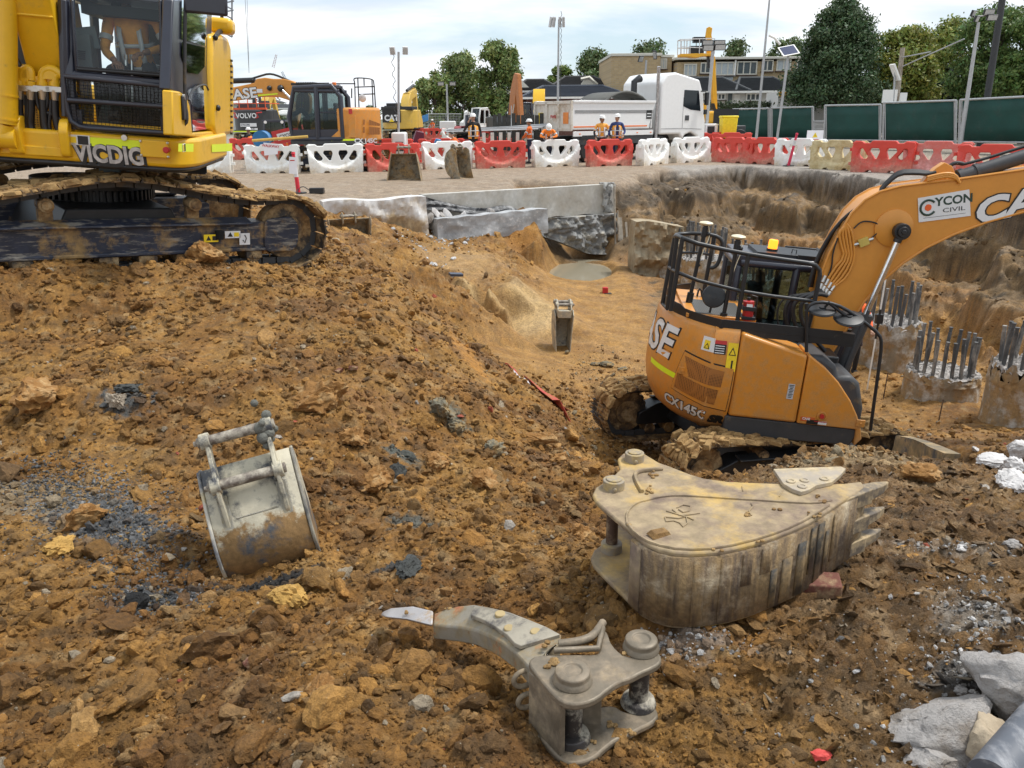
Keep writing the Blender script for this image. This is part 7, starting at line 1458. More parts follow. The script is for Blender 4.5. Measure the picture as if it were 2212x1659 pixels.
def make_barrier():
    outer=round_poly([(-.92,0),(-.50,0),(-.42,.09),(-.28,.09),(-.20,.0),(.20,0),(.28,.09),(.42,.09),(.50,0),(.92,0),(.96,.86),(.93,.95),(.70,.97),(.64,.91),(.42,.91),(.36,.99),(-.36,.99),(-.42,.91),(-.64,.91),(-.70,.97),(-.93,.95),(-.96,.86)],.03,3)
    hl=[round_poly([(-.77,.77),(-.64,.80),(-.42,.50),(-.50,.40),(-.68,.41),(-.79,.55)],.05,4),round_poly([(-.42,.80),(-.12,.80),(-.07,.68),(-.16,.41),(-.25,.41),(-.47,.68)],.05,4)]
    hl+=[[(-x,y) for x,y in reversed(h)] for h in hl]
    me=holed_plate(outer,hl,.11,.025);bm=bmesh.new();bm.from_mesh(me)
    for k in range(1,24):x=-1+2*k/24;bmesh.ops.bisect_plane(bm,geom=bm.verts[:]+bm.edges[:]+bm.faces[:],plane_co=(x,0,0),plane_no=(1,0,0))
    for k in range(1,14):z=k/14;bmesh.ops.bisect_plane(bm,geom=bm.verts[:]+bm.edges[:]+bm.faces[:],plane_co=(0,z,0),plane_no=(0,1,0))
    for v in bm.verts:
        x,z,y=v.co.x,v.co.y,v.co.z;zc=.20+.44*(abs(x)/.85)**2.4;w_=min(1,max(0,(zc-z)/.07+.5));w_=w_*w_*(3-2*w_);k=.82+w_*.95-.25*max(0,z-.8)
        v.co=(x,-y*k,z)
    bmesh.ops.recalc_face_normals(bm,faces=bm.faces);bm.to_mesh(me);bm.free()
    vs=[tuple(v.co) for v in me.vertices];fs=[tuple(p.vertices) for p in me.polygons];m=MB();m._a(vs,fs)
    for z_,sd in ((.72,-1),(.26,-1),(.64,1),(.34,1)):m.box((sd*1.0,0,z_),(.14,.10,.09));m.cyl((sd*1.03,0,z_-.05),(sd*1.03,0,z_+.05),.06,n=12)
    for sd in (-1,1):m.tube([(sd*.95,0,.86),(sd*1.0,0,.93),(sd*.92,0,.98),(sd*.74,0,.97)],.028,8)
    return m
_bm=make_barrier()
def barrier_obj(mt):
    o=_bm.build('traffic_barrier',mt,None,smooth=42);return o
BPROT={'r':barrier_obj(PRED),'w':barrier_obj(PWHI),'c':barrier_obj(PCRE),'f':barrier_obj(PREDF)};_used=set()
def barrier(kind,x,y,rz,label,group,z=None,s=1.0):
    o=BPROT[kind] if kind not in _used else BPROT[kind].copy()
    if kind in _used:C.objects.link(o)
    _used.add(kind);o.location=(x,y,zg(x,y)-.01 if z is None else z);o.rotation_euler=(0,0,rz);o.scale=(s,s,s);return tag(o,label,'barrier',group)
BG='plastic barriers lining the far edge of the pit'
for kind,a,b,yb_,sg,lab in (
 ('w',370,507,375,1,'white plastic barrier half hidden behind the yellow excavator'),('w',516,655,374,1,'white plastic barrier with a WALKWAY notice taped on it'),('w',660,784,373,1,'white plastic barrier in front of the parked orange excavator'),('r',786,905,370,1,'red plastic barrier behind the wide open bucket'),
 ('w',907,1020,365,1,'white plastic barrier between the two grey buckets'),('r',1019,1137,363,1,'red plastic barrier right of the side on bucket'),('w',1143,1252,360,1,'white plastic barrier the bent over worker leans on'),('r',1260,1368,359,1,'red plastic barrier in front of two talking workers'),
 ('w',1374,1442,356,1,'dirty white plastic barrier turned away right of two talking workers'),('w',1445,1536,351,1,'white plastic barrier below the truck front wheel'),('r',1550,1618,352,-1,'red plastic barrier first to the right of the gap'),('r',1621,1684,355,-1,'red plastic barrier second to the right of the gap'),
 ('w',1688,1768,359,-1,'white plastic barrier behind the leaning pink post'),('c',1768,1852,367,-1,'dirty cream plastic barrier, the only yellowish one'),('r',1855,1957,374,-1,'bright red plastic barrier right of the cream one'),('f',1963,2080,377,-1,'faded pink red plastic barrier with scratched scrawl'),('r',2084,2210,389,-1,'red plastic barrier behind the raised boom at right')):
    mid=(a+b)/2;yh=253+(1106-mid)*math.tan(ROLL);s_=(yb_-yh)/1.85;c_=min(1,(b-a)/(2.06*s_));ang=math.acos(c_)*sg;p=atz(mid,yb_,0);barrier(kind,p.x+.05,p.y+.22,ang*.9 if c_<.98 else 0,lab,BG)
for i,(kind,px,Y,rz_,lab) in enumerate((('r',905,72,5,'far red barrier left in the distant row by the fence'),('r',938,72,-3,'far red barrier in the distant row below the orange vested worker'),('w',980,70,20,'far white barrier at the end of the distant row'),('r',1060,60,4,'far red barrier behind the white formwork'),('r',1100,60,0,'far red barrier behind the dark timber screen'),
     ('r',545,40,0,'red barrier behind the worker at left'),('r',640,41,10,'red barrier behind the blue drum'),('r',845,36,0,'red barrier below the black and yellow excavator'),('r',1552,44,10,'red barrier beside the white generator trailer'),('r',1578,43,-10,'red barrier under the yellow bin'),('r',955,36,0,'red barrier behind the crouching worker'),('r',1075,38,-4,'red barrier behind the silver formwork bars'))):
    barrier(kind,gx(px,Y),Y,R(rz_),lab,'barriers farther back on the site',z=0)
# notice, posts, cone
PAPER=mat('paper',(.82,.82,.86),rough=.7,var=.02);PINKP=mat('pink_red_plastic',(.62,.03,.08),rough=.45);ORGP=mat('orange_plastic',(.85,.20,.03),rough=.5);SLV=mat('silver_band',(.62,.62,.62),rough=.4)
def wx(px,py,Y):return aty(px,py,Y)
p=atz(585,374,0);Yw=p.y-.02;a=wx(569,308,Yw);b=wx(601,311,Yw);c=wx(600,333,Yw);d=wx(571,336,Yw);o=empty('notice',a,label='white paper notice reading WALKWAY on the white barrier',cat='notice')
m=MB();m._a([q-a for q in (a,b,c,d)],[(3,2,1,0)]);m.build('paper',PAPER,o,solid=.004,smooth=0);m=MB();ctr=((a+b)/2+(c+d)/2)/2-a;text(m,'WALKWAY',.125,frame(ctr+Vector((0,-.008,.10)),(b-a),(0,-1,0)),bold=.003,sx=.95,mi=0);m.build('lettering',REDP,o,smooth=0)
def delineator(px,ybot,ytop,mt,label,lean=0.0,xt=None,bands=((.62,.72),(.80,.90))):
    p=atz(px,ybot,0);p.z=zg(p.x,p.y);t=wx(xt or px,ytop,p.y);o=empty('delineator_post',p,label=label,cat='post');d=t-p;m=MB();m.cyl((0,0,0),(0,0,.03),.22,n=8);m.build('base',BLKR,o,bevel=.01)
    m=MB();m.tube([(0,0,.02),d*.5,d*.93],[.055,.05,.042],14);m.tube([d*.93,d*.95,d],[.03,.055,.04],12);m.build('post',mt,o,smooth=50)
    for u,v in bands:m=MB();m.tube([d*u,d*v],.054,14);m.build('reflective_band',SLV,o,smooth=50)
    return o,d
o,d=delineator(645,418,328,mat('red_post',(.60,.02,.04),.45),'red and white post with a paper tag, standing on the gravel before the barriers',xt=633,bands=((.40,.62),));m=MB();m.box(d*.68+Vector((-.03,-.07,0)),(.20,.006,.42),rot(0,.1,0));m.mi=1;m.box(d*.80+Vector((-.03,-.075,0)),(.12,.004,.025));m.build('tag',[PAPER,REDP],o)
delineator(1703,359,287,PINKP,'pink post leaning to the right before a white barrier',xt=1722,bands=((.62,.78),));o,d=delineator(1752,357,292,ORGP,'orange and white post carrying a small warning notice',xt=1760,bands=((.45,.62),))
pq=o.location;ctr=d*.93+Vector((-.02,-.09,-.02));m=MB();m.box(ctr,(.62,.01,.55));m.mi=1;m._a([ctr+Vector(q) for q in ((-.10,-.012,.02),(.10,-.012,.02),(0,-.012,.20))],[(0,1,2)]);m.mi=2
for k in range(3):m.box(ctr+Vector((0,-.008,-.06-.07*k)),(.42-.06*k,.004,.025))
m.mi=3;m.box(ctr+Vector((0,-.014,.085)),(.014,.003,.06));m.build('notice',[PAPER,YDEC,REDP,BLACK],o)
p=atz(1732,358,0);p.z=zg(p.x,p.y);o=empty('traffic_cone',p,label='orange traffic cone with a white band between the two posts',cat='cone');m=MB();m.box((0,0,.02),(.44,.44,.04));m.build('base',ORGP,o,bevel=.01);m=MB();m.lathe([(.17,.04),(.035,.78),(.02,.80)],n=24);m.build('cone',ORGP,o,smooth=50);m=MB();m.lathe([(.124,.30),(.080,.54)],n=24);m.build('reflective_band',PWHI,o,smooth=50)
p=atz(677,418,0);p.z=zg(p.x,p.y);m=MB();m.box((0.1,0,.07),(.36,.2,.13));m.tube([(-.08,0,.06),(-.3,.1,.2),(-.45,-.1,.02),(-.2,-.15,.02),(-.5,-.05,.015)],.012,6,smooth=2);o=m.build('charger_box',BLK,None,bevel=.01);o.location=p;tag(o,'black charger box with a coiled cable on the gravel','charger')

# ================================================================ machines in the background
def wheel(par,c,r,w,ax='y',name='wheel',rimm=None):
    q=Vector((0,1,0)) if ax=='y' else Vector((1,0,0));c=Vector(c);m=MB();qq=q.to_track_quat('Z','Y').to_matrix()
    m.lathe([(r*.55,-w/2),(r*.92,-w/2),(r,-w*.36),(r,w*.36),(r*.92,w/2),(r*.55,w/2)],c,28,qq);
    for k in range(20):a=2*PI*k/20;m.box(c+qq @ Vector((math.cos(a)*r*.99,math.sin(a)*r*.99,0)),(r*.10,r*.12,w*.8) if ax != 'y' else (r*.10,w*.8,r*.12),rot(0,-a,0) if ax=='y' else None)
    t=m.build('tyre',BLKR,par,bevel=.01);m=MB();m.lathe([(r*.56,-w*.38),(r*.50,-w*.2),(r*.2,-w*.12),(r*.16,-w*.3),(0,-w*.3)],c,20,qq);m.lathe([(r*.56,w*.38),(r*.50,w*.2),(0,w*.2)],c,20,qq);m.build('rim',rimm or SLV,t,smooth=40);return t
def excavator2(M4,label,body,cabm,pts_boom=None,arm=None,tail=1.5,W=2.5,s=1.0,cw_m=None,z_deck=.95,cab_side=1,boomw=.32,tracks=True,decal=None,rail=None,hood=2.05,cabp=None,group='excavators working behind the barriers',boom_m=None,cyl=True):
    root=empty('excavator',(0,0,0));root.matrix_world=M4;tag(root,label,'excavator',group);cw_m=cw_m or body;boom_m=boom_m or body
    if tracks:crawler(root,Matrix.Identity(4),2.8,.85,2.0,.55,sag=.03,mud=False,rollers=6,carriers=1,step=.2)
    m=MB();m.cyl((0,0,.75),(0,0,z_deck),.6,n=24);m.box((.1,0,z_deck+.06),(2.5,W,.14));m.build('deck',BLK,root,bevel=.02)
    n=22;arc=R(62);pts=[(-tail*math.cos(-arc+2*arc*i/n),tail*math.sin(-arc+2*arc*i/n)*W/2/(tail*math.sin(arc))) for i in range(n+1)];pts=pts+[(-.3,W/2),(-.3,-W/2)]
    m=MB();m.prism(pts,z_deck+.02,hood,'z');cwo=m.build('counterweight',cw_m,root,bevel=.09,segs=3)
    m=MB();ysd=-cab_side
    m.prism([(-.32,z_deck+.1),(1.2,z_deck+.1),(1.15,z_deck+.55),(.5,hood),(-.32,hood)],*sorted((ysd*W/2,ysd*.3)),'y');m.build('side_panel',body,root,bevel=.05,segs=2)
    c0_,c1_=sorted((cab_side*.22,cab_side*(W/2-.02)))
    m=MB();cp=cabp or [(-.48,z_deck+.14),(1.28,z_deck+.14),(1.34,z_deck+.85),(1.08,2.74),(-.22,2.78),(-.48,2.45)]
    for y in (c0_+.03,c1_-.03):
        m.tube([(p[0],y,p[1]) for p in cp]+[(cp[0][0],y,cp[0][1])],.09,8);m.tube([(.38,y,cp[0][1]),(.32,y,2.76)],.10,8);m.tube([(-.45,y,2.62),(1.12,y,2.66)],.07,6)
        m.prism([cp[0],cp[1],(1.31,z_deck+.45),(-.48,z_deck+.45)],y-.03,y+.03,'y');m.tube([(-.45,y,1.95),(.36,y,1.95)],.03,6)
    m.box((.4,(c0_+c1_)/2,2.77),(1.45,c1_-c0_,.09));m.box((-.46,(c0_+c1_)/2,1.6),(.06,c1_-c0_,.9));cab=m.build('cab',cabm,root,bevel=.02)
    m=MB();gy=c1_-.02 if cab_side>0 else c0_+.02
    m.prism([(-.42,z_deck+.45),(.32,z_deck+.45),(.30,2.7),(-.2,2.7),(-.42,2.42)],gy-.004,gy+.004,'y');m.prism([(.42,z_deck+.3),(1.27,z_deck+.3),(1.28,z_deck+.85),(1.04,2.7),(.38,2.7)],gy-.004,gy+.004,'y')
    m._a([(1.31,c0_,z_deck+.5),(1.31,c1_,z_deck+.5),(1.08,c1_,2.7),(1.08,c0_,2.7)],[(0,1,2,3)]);m.prism([(-.2,2.68),(-.42,2.4),(-.42,z_deck+.5),(1.2,z_deck+.5),(1.05,2.68)],-gy*0+(c0_+.03 if cab_side>0 else c1_-.03)-.004,(c0_+.03 if cab_side>0 else c1_-.03)+.004,'y');m.build('window',GLS,cab,smooth=0)
    m=MB();m.box((0,(c0_+c1_)/2,1.5),(.45,.45,.3));m.box((-.2,(c0_+c1_)/2,1.9),(.12,.45,.7));m.box((.9,(c0_+c1_)/2,1.5),(.12,.5,.6));m.build('seat',DARKIN,cab,bevel=.03)
    m=MB();m.tube([(-.35,0,hood),(-.35,0,hood+.35)],.05,10);m.build('exhaust',BLK,root)
    if pts_boom:
        m=MB();m.prism(pts_boom,-boomw/2,boomw/2,'y');bo=m.build('boom',boom_m,root,bevel=.02)
        kx,kz=pts_boom[len(pts_boom)//4];
        if cyl:
            for sd in (-1,1):
                a,b=Vector((1.1,sd*.28,z_deck+.05)),Vector((cyl[0],sd*.22,cyl[1])) if isinstance(cyl,tuple) else Vector((1.9,sd*.22,2.7));m=MB();m.tube([a,a.lerp(b,.6)],.075,12);m.build('boom_cylinder',GREYD,root,smooth=50);m=MB();m.tube([a.lerp(b,.6),b],.04,10);m.build('rod',CHROME,root.children[-1] if False else bo)
    if arm:m=MB();m.prism(arm,-.14,.14,'y');m.build('arm',boom_m,root,bevel=.02)
    if rail:
        m=MB()
        for a in rail:m.tube(a,.022,6,smooth=1 if len(a)>3 else 0)
        m.build('handrail',BLK if rail is not None and not isinstance(rail,tuple) else BLK,root,smooth=60)
    return root,cwo,cab
# parked orange excavator facing left, traced boom
EY=31.8;ex_x=gx(733,EY,1.0);EM=Matrix.Translation((ex_x,EY,-.02)) @ Matrix.Rotation(R(176),4,'Z') @ Matrix.Scale(1.07,4);EI=EM.inverted();Z3=lambda a,b:(473.9+a*.2646,111.5+b*.2646)
def el(a,b,yl=0.0):q=loc(*Z3(a,b),yl,EM,EI,1);return q
def e2(a,b,yl=.16):q=el(a,b,yl);return (q.x,q.z)
top=[e2(*p) for p in ((735,470),(738,380),(725,340),(690,300),(640,262),(590,238),(520,222),(440,222),(370,212),(300,222),(285,255),(120,290),(-100,330))];bot=[e2(*p) for p in ((-100,410),(120,400),(300,372),(400,365),(480,370),(560,395),(620,430),(690,470),(720,510))]
er,ecw,ecab=excavator2(EM,'orange excavator parked side on behind white barriers, boom to the left',ORANGE,NAVY,top+bot,None,tail=1.5,W=2.5,cyl=False,tracks=True,hood=2.1,boom_m=ORANGE_UP,rail=[[el(*p,-.9) for p in ((1110,455),(1105,250),(1095,225),(1115,215),(1180,216),(1245,225),(1262,240),(1275,460))],[el(*p,-.9) for p in ((1108,290),(1270,285))],[el(*p,-.9) for p in ((1140,350),(1270,345))],[el(*p,-.9) for p in ((1130,220),(1140,455))],[el(*p,-.9) for p in ((1180,216),(1182,280))],[el(*p,-.9) for p in ((1245,225),(1255,455))],[el(*p,.2) for p in ((950,262),(1110,262))],[el(*p,.5) for p in ((1080,380),(1080,300))]])
m=MB()
for pts_ in (((315,352),(475,338),(476,350),(315,364)),((555,350),(698,418),(694,428),(560,362))):m._a([el(*p,.168) for p in pts_],[(0,1,2,3)])
m.build('reflective_strip',REFL,er,smooth=0)
m=MB();c_=el(195,350,.17);xd=(el(300,340,.17)-el(100,360,.17)).normalized();text(m,'CASE',.46,frame(c_+Vector((.12,0,0)),xd,(0,1,0)),bold=.03,sx=1.15,mi=1);text(m,'CASE',.46,frame(c_+Vector((.12,.005,0)),xd,(0,1,0)),bold=.014,sx=1.15,mi=0)
c_=el(328,320,.172);m.mi=0;m.box(c_,(.20,.004,.12));m.build('lettering',[WHITE,BLACK],er,smooth=0)
m=MB();
for a,b in (((500,300),(600,400)),):m.tube([el(*a,.22),el(*b,.22)],.045,10)
m.build('rod',CHROME,er,smooth=50);m=MB();m.tube([el(595,395,.22),el(735,545,.22)],.085,12);m.ball(el(500,300,.2),.12,2);m.ball(el(408,298,.2),.09,2);m.tube([el(100,240,0),el(290,232,0)],.09,12)
m.tube([el(*p,0) for p in ((250,225),(330,200),(400,180),(460,190),(540,225),(620,260),(700,310),(740,350))],.035,8,smooth=1);m.build('boom_cylinder',BLK,er,smooth=50)
m=MB();m.prism([(x,z) for x,z in (e2(1110,520,1.24),e2(910,700,1.24),e2(1115,702,1.24))],1.18,1.25,'y');m.build('side_panel',ORANGE,er,bevel=.01)
m=MB()
for x0_,x1_ in ((760,905),(912,985),(992,1115)):m._a([el(x0_,714,1.262),el(x1_,712,1.262),el(x1_,726,1.262),el(x0_,730,1.262)],[(0,1,2,3)])
m.build('reflective_strip',REFL,er,smooth=0);m=MB();m.box((.15,1.25,.99),(2.35,.02,.16));m.build('deck_edge',GREYD,er)
m=MB();c_=el(1195,727,1.26);text(m,'CX 145C',.20,frame((c_.x,1.262,1.02),(-1,0,0),(0,1,0)),bold=.008,mi=0);text(m,'SR',.11,frame((c_.x-.5,1.262,1.0),(-1,0,0),(0,1,0)),bold=.006,mi=1);m.build('model_lettering',[WHITE,BLACK],er,smooth=0)
m=MB()
for pts_ in (((1160,555),(1172,555),(1172,600),(1160,595)),((1200,555),(1280,590),(1278,610),(1200,600)),((1160,615),(1172,618),(1172,665),(1160,665)),((1200,615),(1278,622),(1280,680),(1200,680))):q4=[el(*p,1.2) for p in pts_];m._a([Vector((q.x,1.262 if q.x>-.75 else 1.262-(-.75-q.x)*.75,q.z)) for q in q4],[(0,1,2,3)])
m.build('grille',GRIL,er,smooth=0);m=MB();c_=el(938,276,.5);m.cyl(c_-Vector((0,0,.08)),c_+Vector((0,0,.1)),.07,n=14);m.build('beacon',ORGP,er,bevel=.01)
m=MB();m.box(el(1070,488,1.24),(.12,.01,.16));m.build('decal',REDP,er);m=MB();c_=el(1168,380,-.5);m.ball(c_,.14,2,(1,.3,1));m.build('mirror',SLV,er);m=MB()
for k in range(8):m.box((1.0-k*.08,.74,2.88),(.02,.8,.08),rot(0,.4,0))
m.box((.55,.4,2.86),(1.3,.05,.07));m.box((.55,1.1,2.86),(1.3,.05,.07));m.build('roof_guard',BLK,er)
# black and yellow excavators seen from behind
CATY=mat('pale_machine_yellow',(.62,.40,.07),rough=.45,var=.08,dirt=(.45,.33,.15),amt=.25,dscale=2)
def simple_boom(pts):return pts
vx=gx(562,66);VM=Matrix.Translation((vx,66,0)) @ Matrix.Rotation(R(82),4,'Z')
vr,vcw,_=excavator2(VM,'black excavator seen from behind with a red railed top, left of the orange one',mat('charcoal_paint',(.035,.037,.04),.4),NAVY,[(.4,1.6),(1.4,3.2),(2.4,3.9),(3.2,3.8),(2.3,3.1),(1.3,1.6)],[(2.9,4.0),(3.3,4.0),(4.2,1.4),(3.9,1.3)],tail=1.9,W=2.95,hood=2.55,boom_m=CATY,cyl=True,boomw=.6)
m=MB();text(m,'VOLVO',.50,frame((-1.93,0,2.1),(0,-1,0),(-1,0,0)),bold=.012,mi=0);m.mi=1
for sd in (-1,1):m.tube([(-1.9+.02,sd*1.25,2.35),(-1.93,sd*.85,2.3),(-1.93,sd*.95,2.0),(-1.93,sd*.75,1.95)],.05,5)
m.mi=0;m.box((-1.93,-.1,1.45),(.02,1.3,.25));m.box((-1.93,-.35,1.15),(.02,.9,.14));m.mi=2;text(m,'CYCON',.2,frame((-1.95,.15,1.45),(0,-1,0),(-1,0,0)),bold=.004,mi=2);text(m,'0293 073',.12,frame((-1.95,-.35,1.15),(0,-1,0),(-1,0,0)),bold=.002,mi=2)
m.mi=3;m.box((-1.93,0,.98),(.02,2.6,.08));m.build('lettering',[WHITE,REDP,NAVC,REFL],vcw,smooth=0)
m=MB();RAILR=mat('rail_red',(.70,.10,.03),.5)
for z_ in (3.0,3.5):m.tube([(1.1,1.4,z_),(-1.4,1.4,z_),(-1.5,0,z_),(-1.4,-1.4,z_),(1.1,-1.4,z_)],.035,6)
for y_ in (-1.4,-.7,0,.7,1.4):m.tube([(-1.45,y_,2.55),(-1.45,y_,3.5)],.035,6)
m.box((-1.3,0,2.62),(.3,2.8,.14));m.build('handrail',RAILR,vr,smooth=60)
m=MB();m.box((-.6,.4,2.75),(1.0,1.2,.5));m.box((-.5,-.9,2.9),(.7,.6,.6));m.tube([(.1,-.3,2.6),(.1,-.3,4.2)],.12,10);m.tube([(.3,.3,2.6),(.5,.3,4.8)],.14,10);m.build('engine_hood',GREYD,vr,bevel=.04)
cx_=gx(872,72);CM=Matrix.Translation((cx_,72,0)) @ Matrix.Rotation(R(80),4,'Z')
cr,ccw,_=excavator2(CM,'yellow excavator with a black rear panel, seen from behind right of the orange one',CATY,BLK,[(.4,1.8),(.9,3.3),(1.6,3.9),(2.0,3.8),(1.8,3.1),(1.3,1.8)],None,tail=1.9,W=2.95,hood=2.5,boomw=.7,cyl=True)
m=MB();m.box((-1.93,.35,2.0),(.02,1.6,1.0));m.mi=1;text(m,'CAT',.62,frame((-1.95,.35,1.85),(0,-1,0),(-1,0,0)),bold=.03,mi=1);m.mi=2;m._a([(-1.96,.58,1.56),(-1.96,.12,1.56),(-1.96,.35,1.84)],[(0,1,2)]);m.build('lettering',[BLACK,WHITE,YDEC],ccw,smooth=0)
m=MB();m.box((-.8,0,2.62),(1.6,2.7,.28));m.box((-.3,.7,2.9),(.9,.9,.3));m.build('engine_hood',BLK,cr,bevel=.04)
m=MB();m.prism([(1.5,3.9),(3.4,4.3),(4.0,4.1),(3.7,3.7),(2.0,3.3)],-.25,.25,'y');m.prism([(3.5,4.4),(4.0,4.2),(4.4,1.4),(4.0,1.4)],-.2,.2,'y');m.build('arm',CATY,cr,bevel=.03);m=MB();m.tube([(1.6,0,4.1),(3.7,0,4.6)],.12,10);m.build('arm_cylinder',GREYD,cr)
ox=gx(1098,60);OM=Matrix.Translation((ox,60,0)) @ Matrix.Rotation(R(-70),4,'Z');RUST=mat('rusty_orange_paint',(.42,.15,.04),.55,var=.15)
excavator2(OM,'rusty orange excavator with a raised boom behind the dark timber screen',BLK,NAVY,[(.3,1.4),(.9,3.6),(1.6,4.6),(2.2,4.5),(2.0,3.4),(1.3,1.5)],[(1.7,4.7),(2.3,4.6),(2.9,1.4),(2.4,1.4)],tail=1.6,W=2.8,hood=1.9,boom_m=RUST,boomw=.3)
yx_=gx(1162,64);excavator2(Matrix.Translation((yx_,64,0)) @ Matrix.Rotation(R(85),4,'Z'),'yellow excavator seen from behind, left of the white tipper truck',YEL,NAVY,[(.4,1.6),(1.0,3.4),(1.6,3.9),(1.9,3.3),(1.3,1.6)],None,tail=1.8,W=2.8,hood=2.3,boomw=.9)
wx_=gx(1030,70);excavator2(Matrix.Translation((wx_,70,.2)) @ Matrix.Rotation(R(-120),4,'Z') @ Matrix.Scale(.85,4),'white compact excavator behind the man on the phone',mat('white_paint',(.72,.72,.70),.4),mat('white_paint',(.7,.7,.7),.4),[(.3,1.2),(.9,2.2),(1.6,2.5),(1.9,2.3),(1.0,1.2)],[(1.7,2.6),(2.0,2.4),(2.2,.8),(1.9,.8)],tail=1.4,W=2.4,hood=1.8)
bx_=gx(1006,66);excavator2(Matrix.Translation((bx_,66,0)) @ Matrix.Rotation(R(-95),4,'Z') @ Matrix.Scale(.72,4),'small black cabbed digger left of the white compact excavator',mat('maroon_paint',(.25,.03,.03),.5),NAVY,None,None,tail=1.3,W=2.2,hood=1.7)
# skid loader, drum, red tanks
kx=gx(604,46);kr=empty('skid_loader',(kx,46,-.25),label='small black cabbed loader with front lights beside the black excavator',cat='loader');m=MB();m.box((0,0,.6),(1.3,1.9,.7));m.box((0,.2,1.1),(1.1,1.2,.3));m.build('chassis',GREYD,kr,bevel=.05)
m=MB();m.box((0,.1,2.0),(1.25,1.3,.12));
for a in (-.55,.55):
    for b in (-.5,.65):m.tube([(a,b,1.2),(a*.95,b,1.98)],.05,8)
cb_=m.build('cab',NAVY,kr,bevel=.02);m=MB();m.box((0,-.52,1.6),(1.05,.01,.7));m.build('window',GLS,cb_);m=MB()
for sd in (-1,1):m.tube([(sd*.72,.8,1.2),(sd*.72,-.6,1.0),(sd*.72,-1.1,.4)],.09,8)
m.box((0,-1.25,.3),(1.7,.3,.5));m.build('lift_arm',REDP,kr,bevel=.02)
for sx_ in (-1,1):
    for y_ in (-.55,.6):wheel(kr,(sx_*.72,y_,.36),.36,.25,ax='x')
for sd in (-.45,.45):m=MB();m.cyl((sd,-.58,1.95),(sd,-.50,1.95),.08,n=12);m.build('headlight',PWHI,kr)
dxp=gx(573,33);m=MB();m.cyl((0,-.42,.0),(0,.42,0),.30,n=28);m.cyl((0,-.44,.0),(0,-.42,0),.32,n=28);m.cyl((0,.42,.0),(0,.44,0),.32,n=28);o=m.build('drum',mat('drum_blue',(.02,.18,.42),.4),None,bevel=.008);o.location=(dxp,33,wx(573,299,33).z-.02);o.rotation_euler=(0,0,R(8));tag(o,'blue drum lying on its side behind the WALKWAY notice','drum')
m=MB();m.box((0,0,0),(1.35,.4,.55),rot(0,R(-12),0));m.mi=1;m.box((-.05,-.21,-.02),(.85,.01,.28),rot(0,R(-12),0));text(m,'CYCON',.2,frame((-.02,-.22,-.02),(math.cos(R(12)),0,math.sin(R(12))),(0,-1,0)),bold=.004,mi=2);o=m.build('tool_chest',[REDP,WHITE,BLACK],None,bevel=.01);q=wx(625,291,36);o.location=q;tag(o,'red tilted chest with a white company plate behind the barriers','chest')
m=MB();m.box((0,0,.4),(.9,.6,.8));o=m.build('fuel_tank',REDP,None,bevel=.2,segs=4);q=wx(642,292,38);o.location=(q.x,38,q.z-.5);tag(o,'rounded red tank right of the tilted chest','tank')
m=MB();m.tube([Vector((0,0,0)),wx(665,295,30)-wx(545,304,30)],.05,8);o=m.build('timber_rail',mat('yellow_timber',(.55,.35,.08),.7),None);o.location=wx(545,304,30);tag(o,'yellow timber rail laid across behind the white barriers','rail')

# ---- tipper truck
TW_=mat('truck_white',(.80,.80,.79),rough=.3,coat=.3,var=.03,dirt=(.5,.42,.32),amt=.12,dscale=1.4,z0=.4,z1=1.5);TIPW=mat('tipper_cream',(.66,.63,.56),rough=.5,var=.08,dirt=(.45,.36,.25),amt=.35,dscale=1.6)
TP=R(36);tcr=aty(1236,330,34.5);TMx=Matrix.Translation((tcr.x,34.5,0)) @ Matrix.Rotation(TP,4,'Z');TI=TMx.inverted()
tr=empty('tipper_truck',(0,0,0));tr.matrix_world=TMx;tag(tr,'white tipper truck with a high roofed cab, standing behind the barriers','truck')
def tl(px,py,yl=0.0):return loc(px,py,yl,TMx,TI,1)
def t4(a,b,yl=0.0):return tl(1031.4+a*.252,27.9+b*.252,yl)     # y=0: near flank; the truck spans y 0..2.45
bt,bb_=t4(815,765).z,t4(830,1000).z;bx1=t4(1522,800).x
m=MB();m.prism([(0,bb_),(bx1-.35,bb_),(bx1,bt-.05),(bx1,bt),(0,bt)],.0,.05,'y');m.prism([(0,bb_),(bx1-.35,bb_),(bx1,bt-.05),(bx1,bt),(0,bt)],2.40,2.45,'y');m.box((bx1/2-.1,1.22,bb_+.03),(bx1-.4,2.4,.08));m.box((bx1-.15,1.22,(bt+bb_)/2),(.06,2.4,bt-bb_))
for y_ in (0,2.45):m.box((bx1/2,y_,bt+.03),(bx1,.12,.10))
tip=m.build('tipper_body',TW_,tr,bevel=.012)
m=MB();m.box((-.02,1.22,(bt+bb_)/2-.02),(.05,2.45,bt-bb_+.05));
for y_ in (.0,.8,1.6,2.42):m.box((-.08,y_,(bt+bb_)/2),(.10,.10,bt-bb_+.1))
for z_ in (bb_,bt):m.box((-.08,1.22,z_),(.10,2.5,.12))
tg=m.build('tailgate',TIPW,tr,bevel=.01);m=MB()
for y_,mi_ in ((.38,0),(2.05,1)):m.mi=mi_;m.box((-.055,y_,bb_+.45),(.01,.34,.45))
m.mi=0;text(m,'FWR',.18,frame((-.056,1.2,bb_+.5),(0,-1,0),(-1,0,0)),bold=.004,mi=2);m.build('marker_plate',[mat('orange_red_plate',(.75,.25,.05),.5),YDEC,REDP],tg,smooth=0)
m=MB();m.box((bx1/2-.2,-.006,bb_+.10),(bx1-.5,.01,.05));m.mi=1
for k in range(4):m.box((bx1/2,-.006,bt-.32-k*.035),(bx1-.2,.008,.012))
m.box((bx1-.35,-.008,bt-.50),(.33,.01,.36));m.mi=2
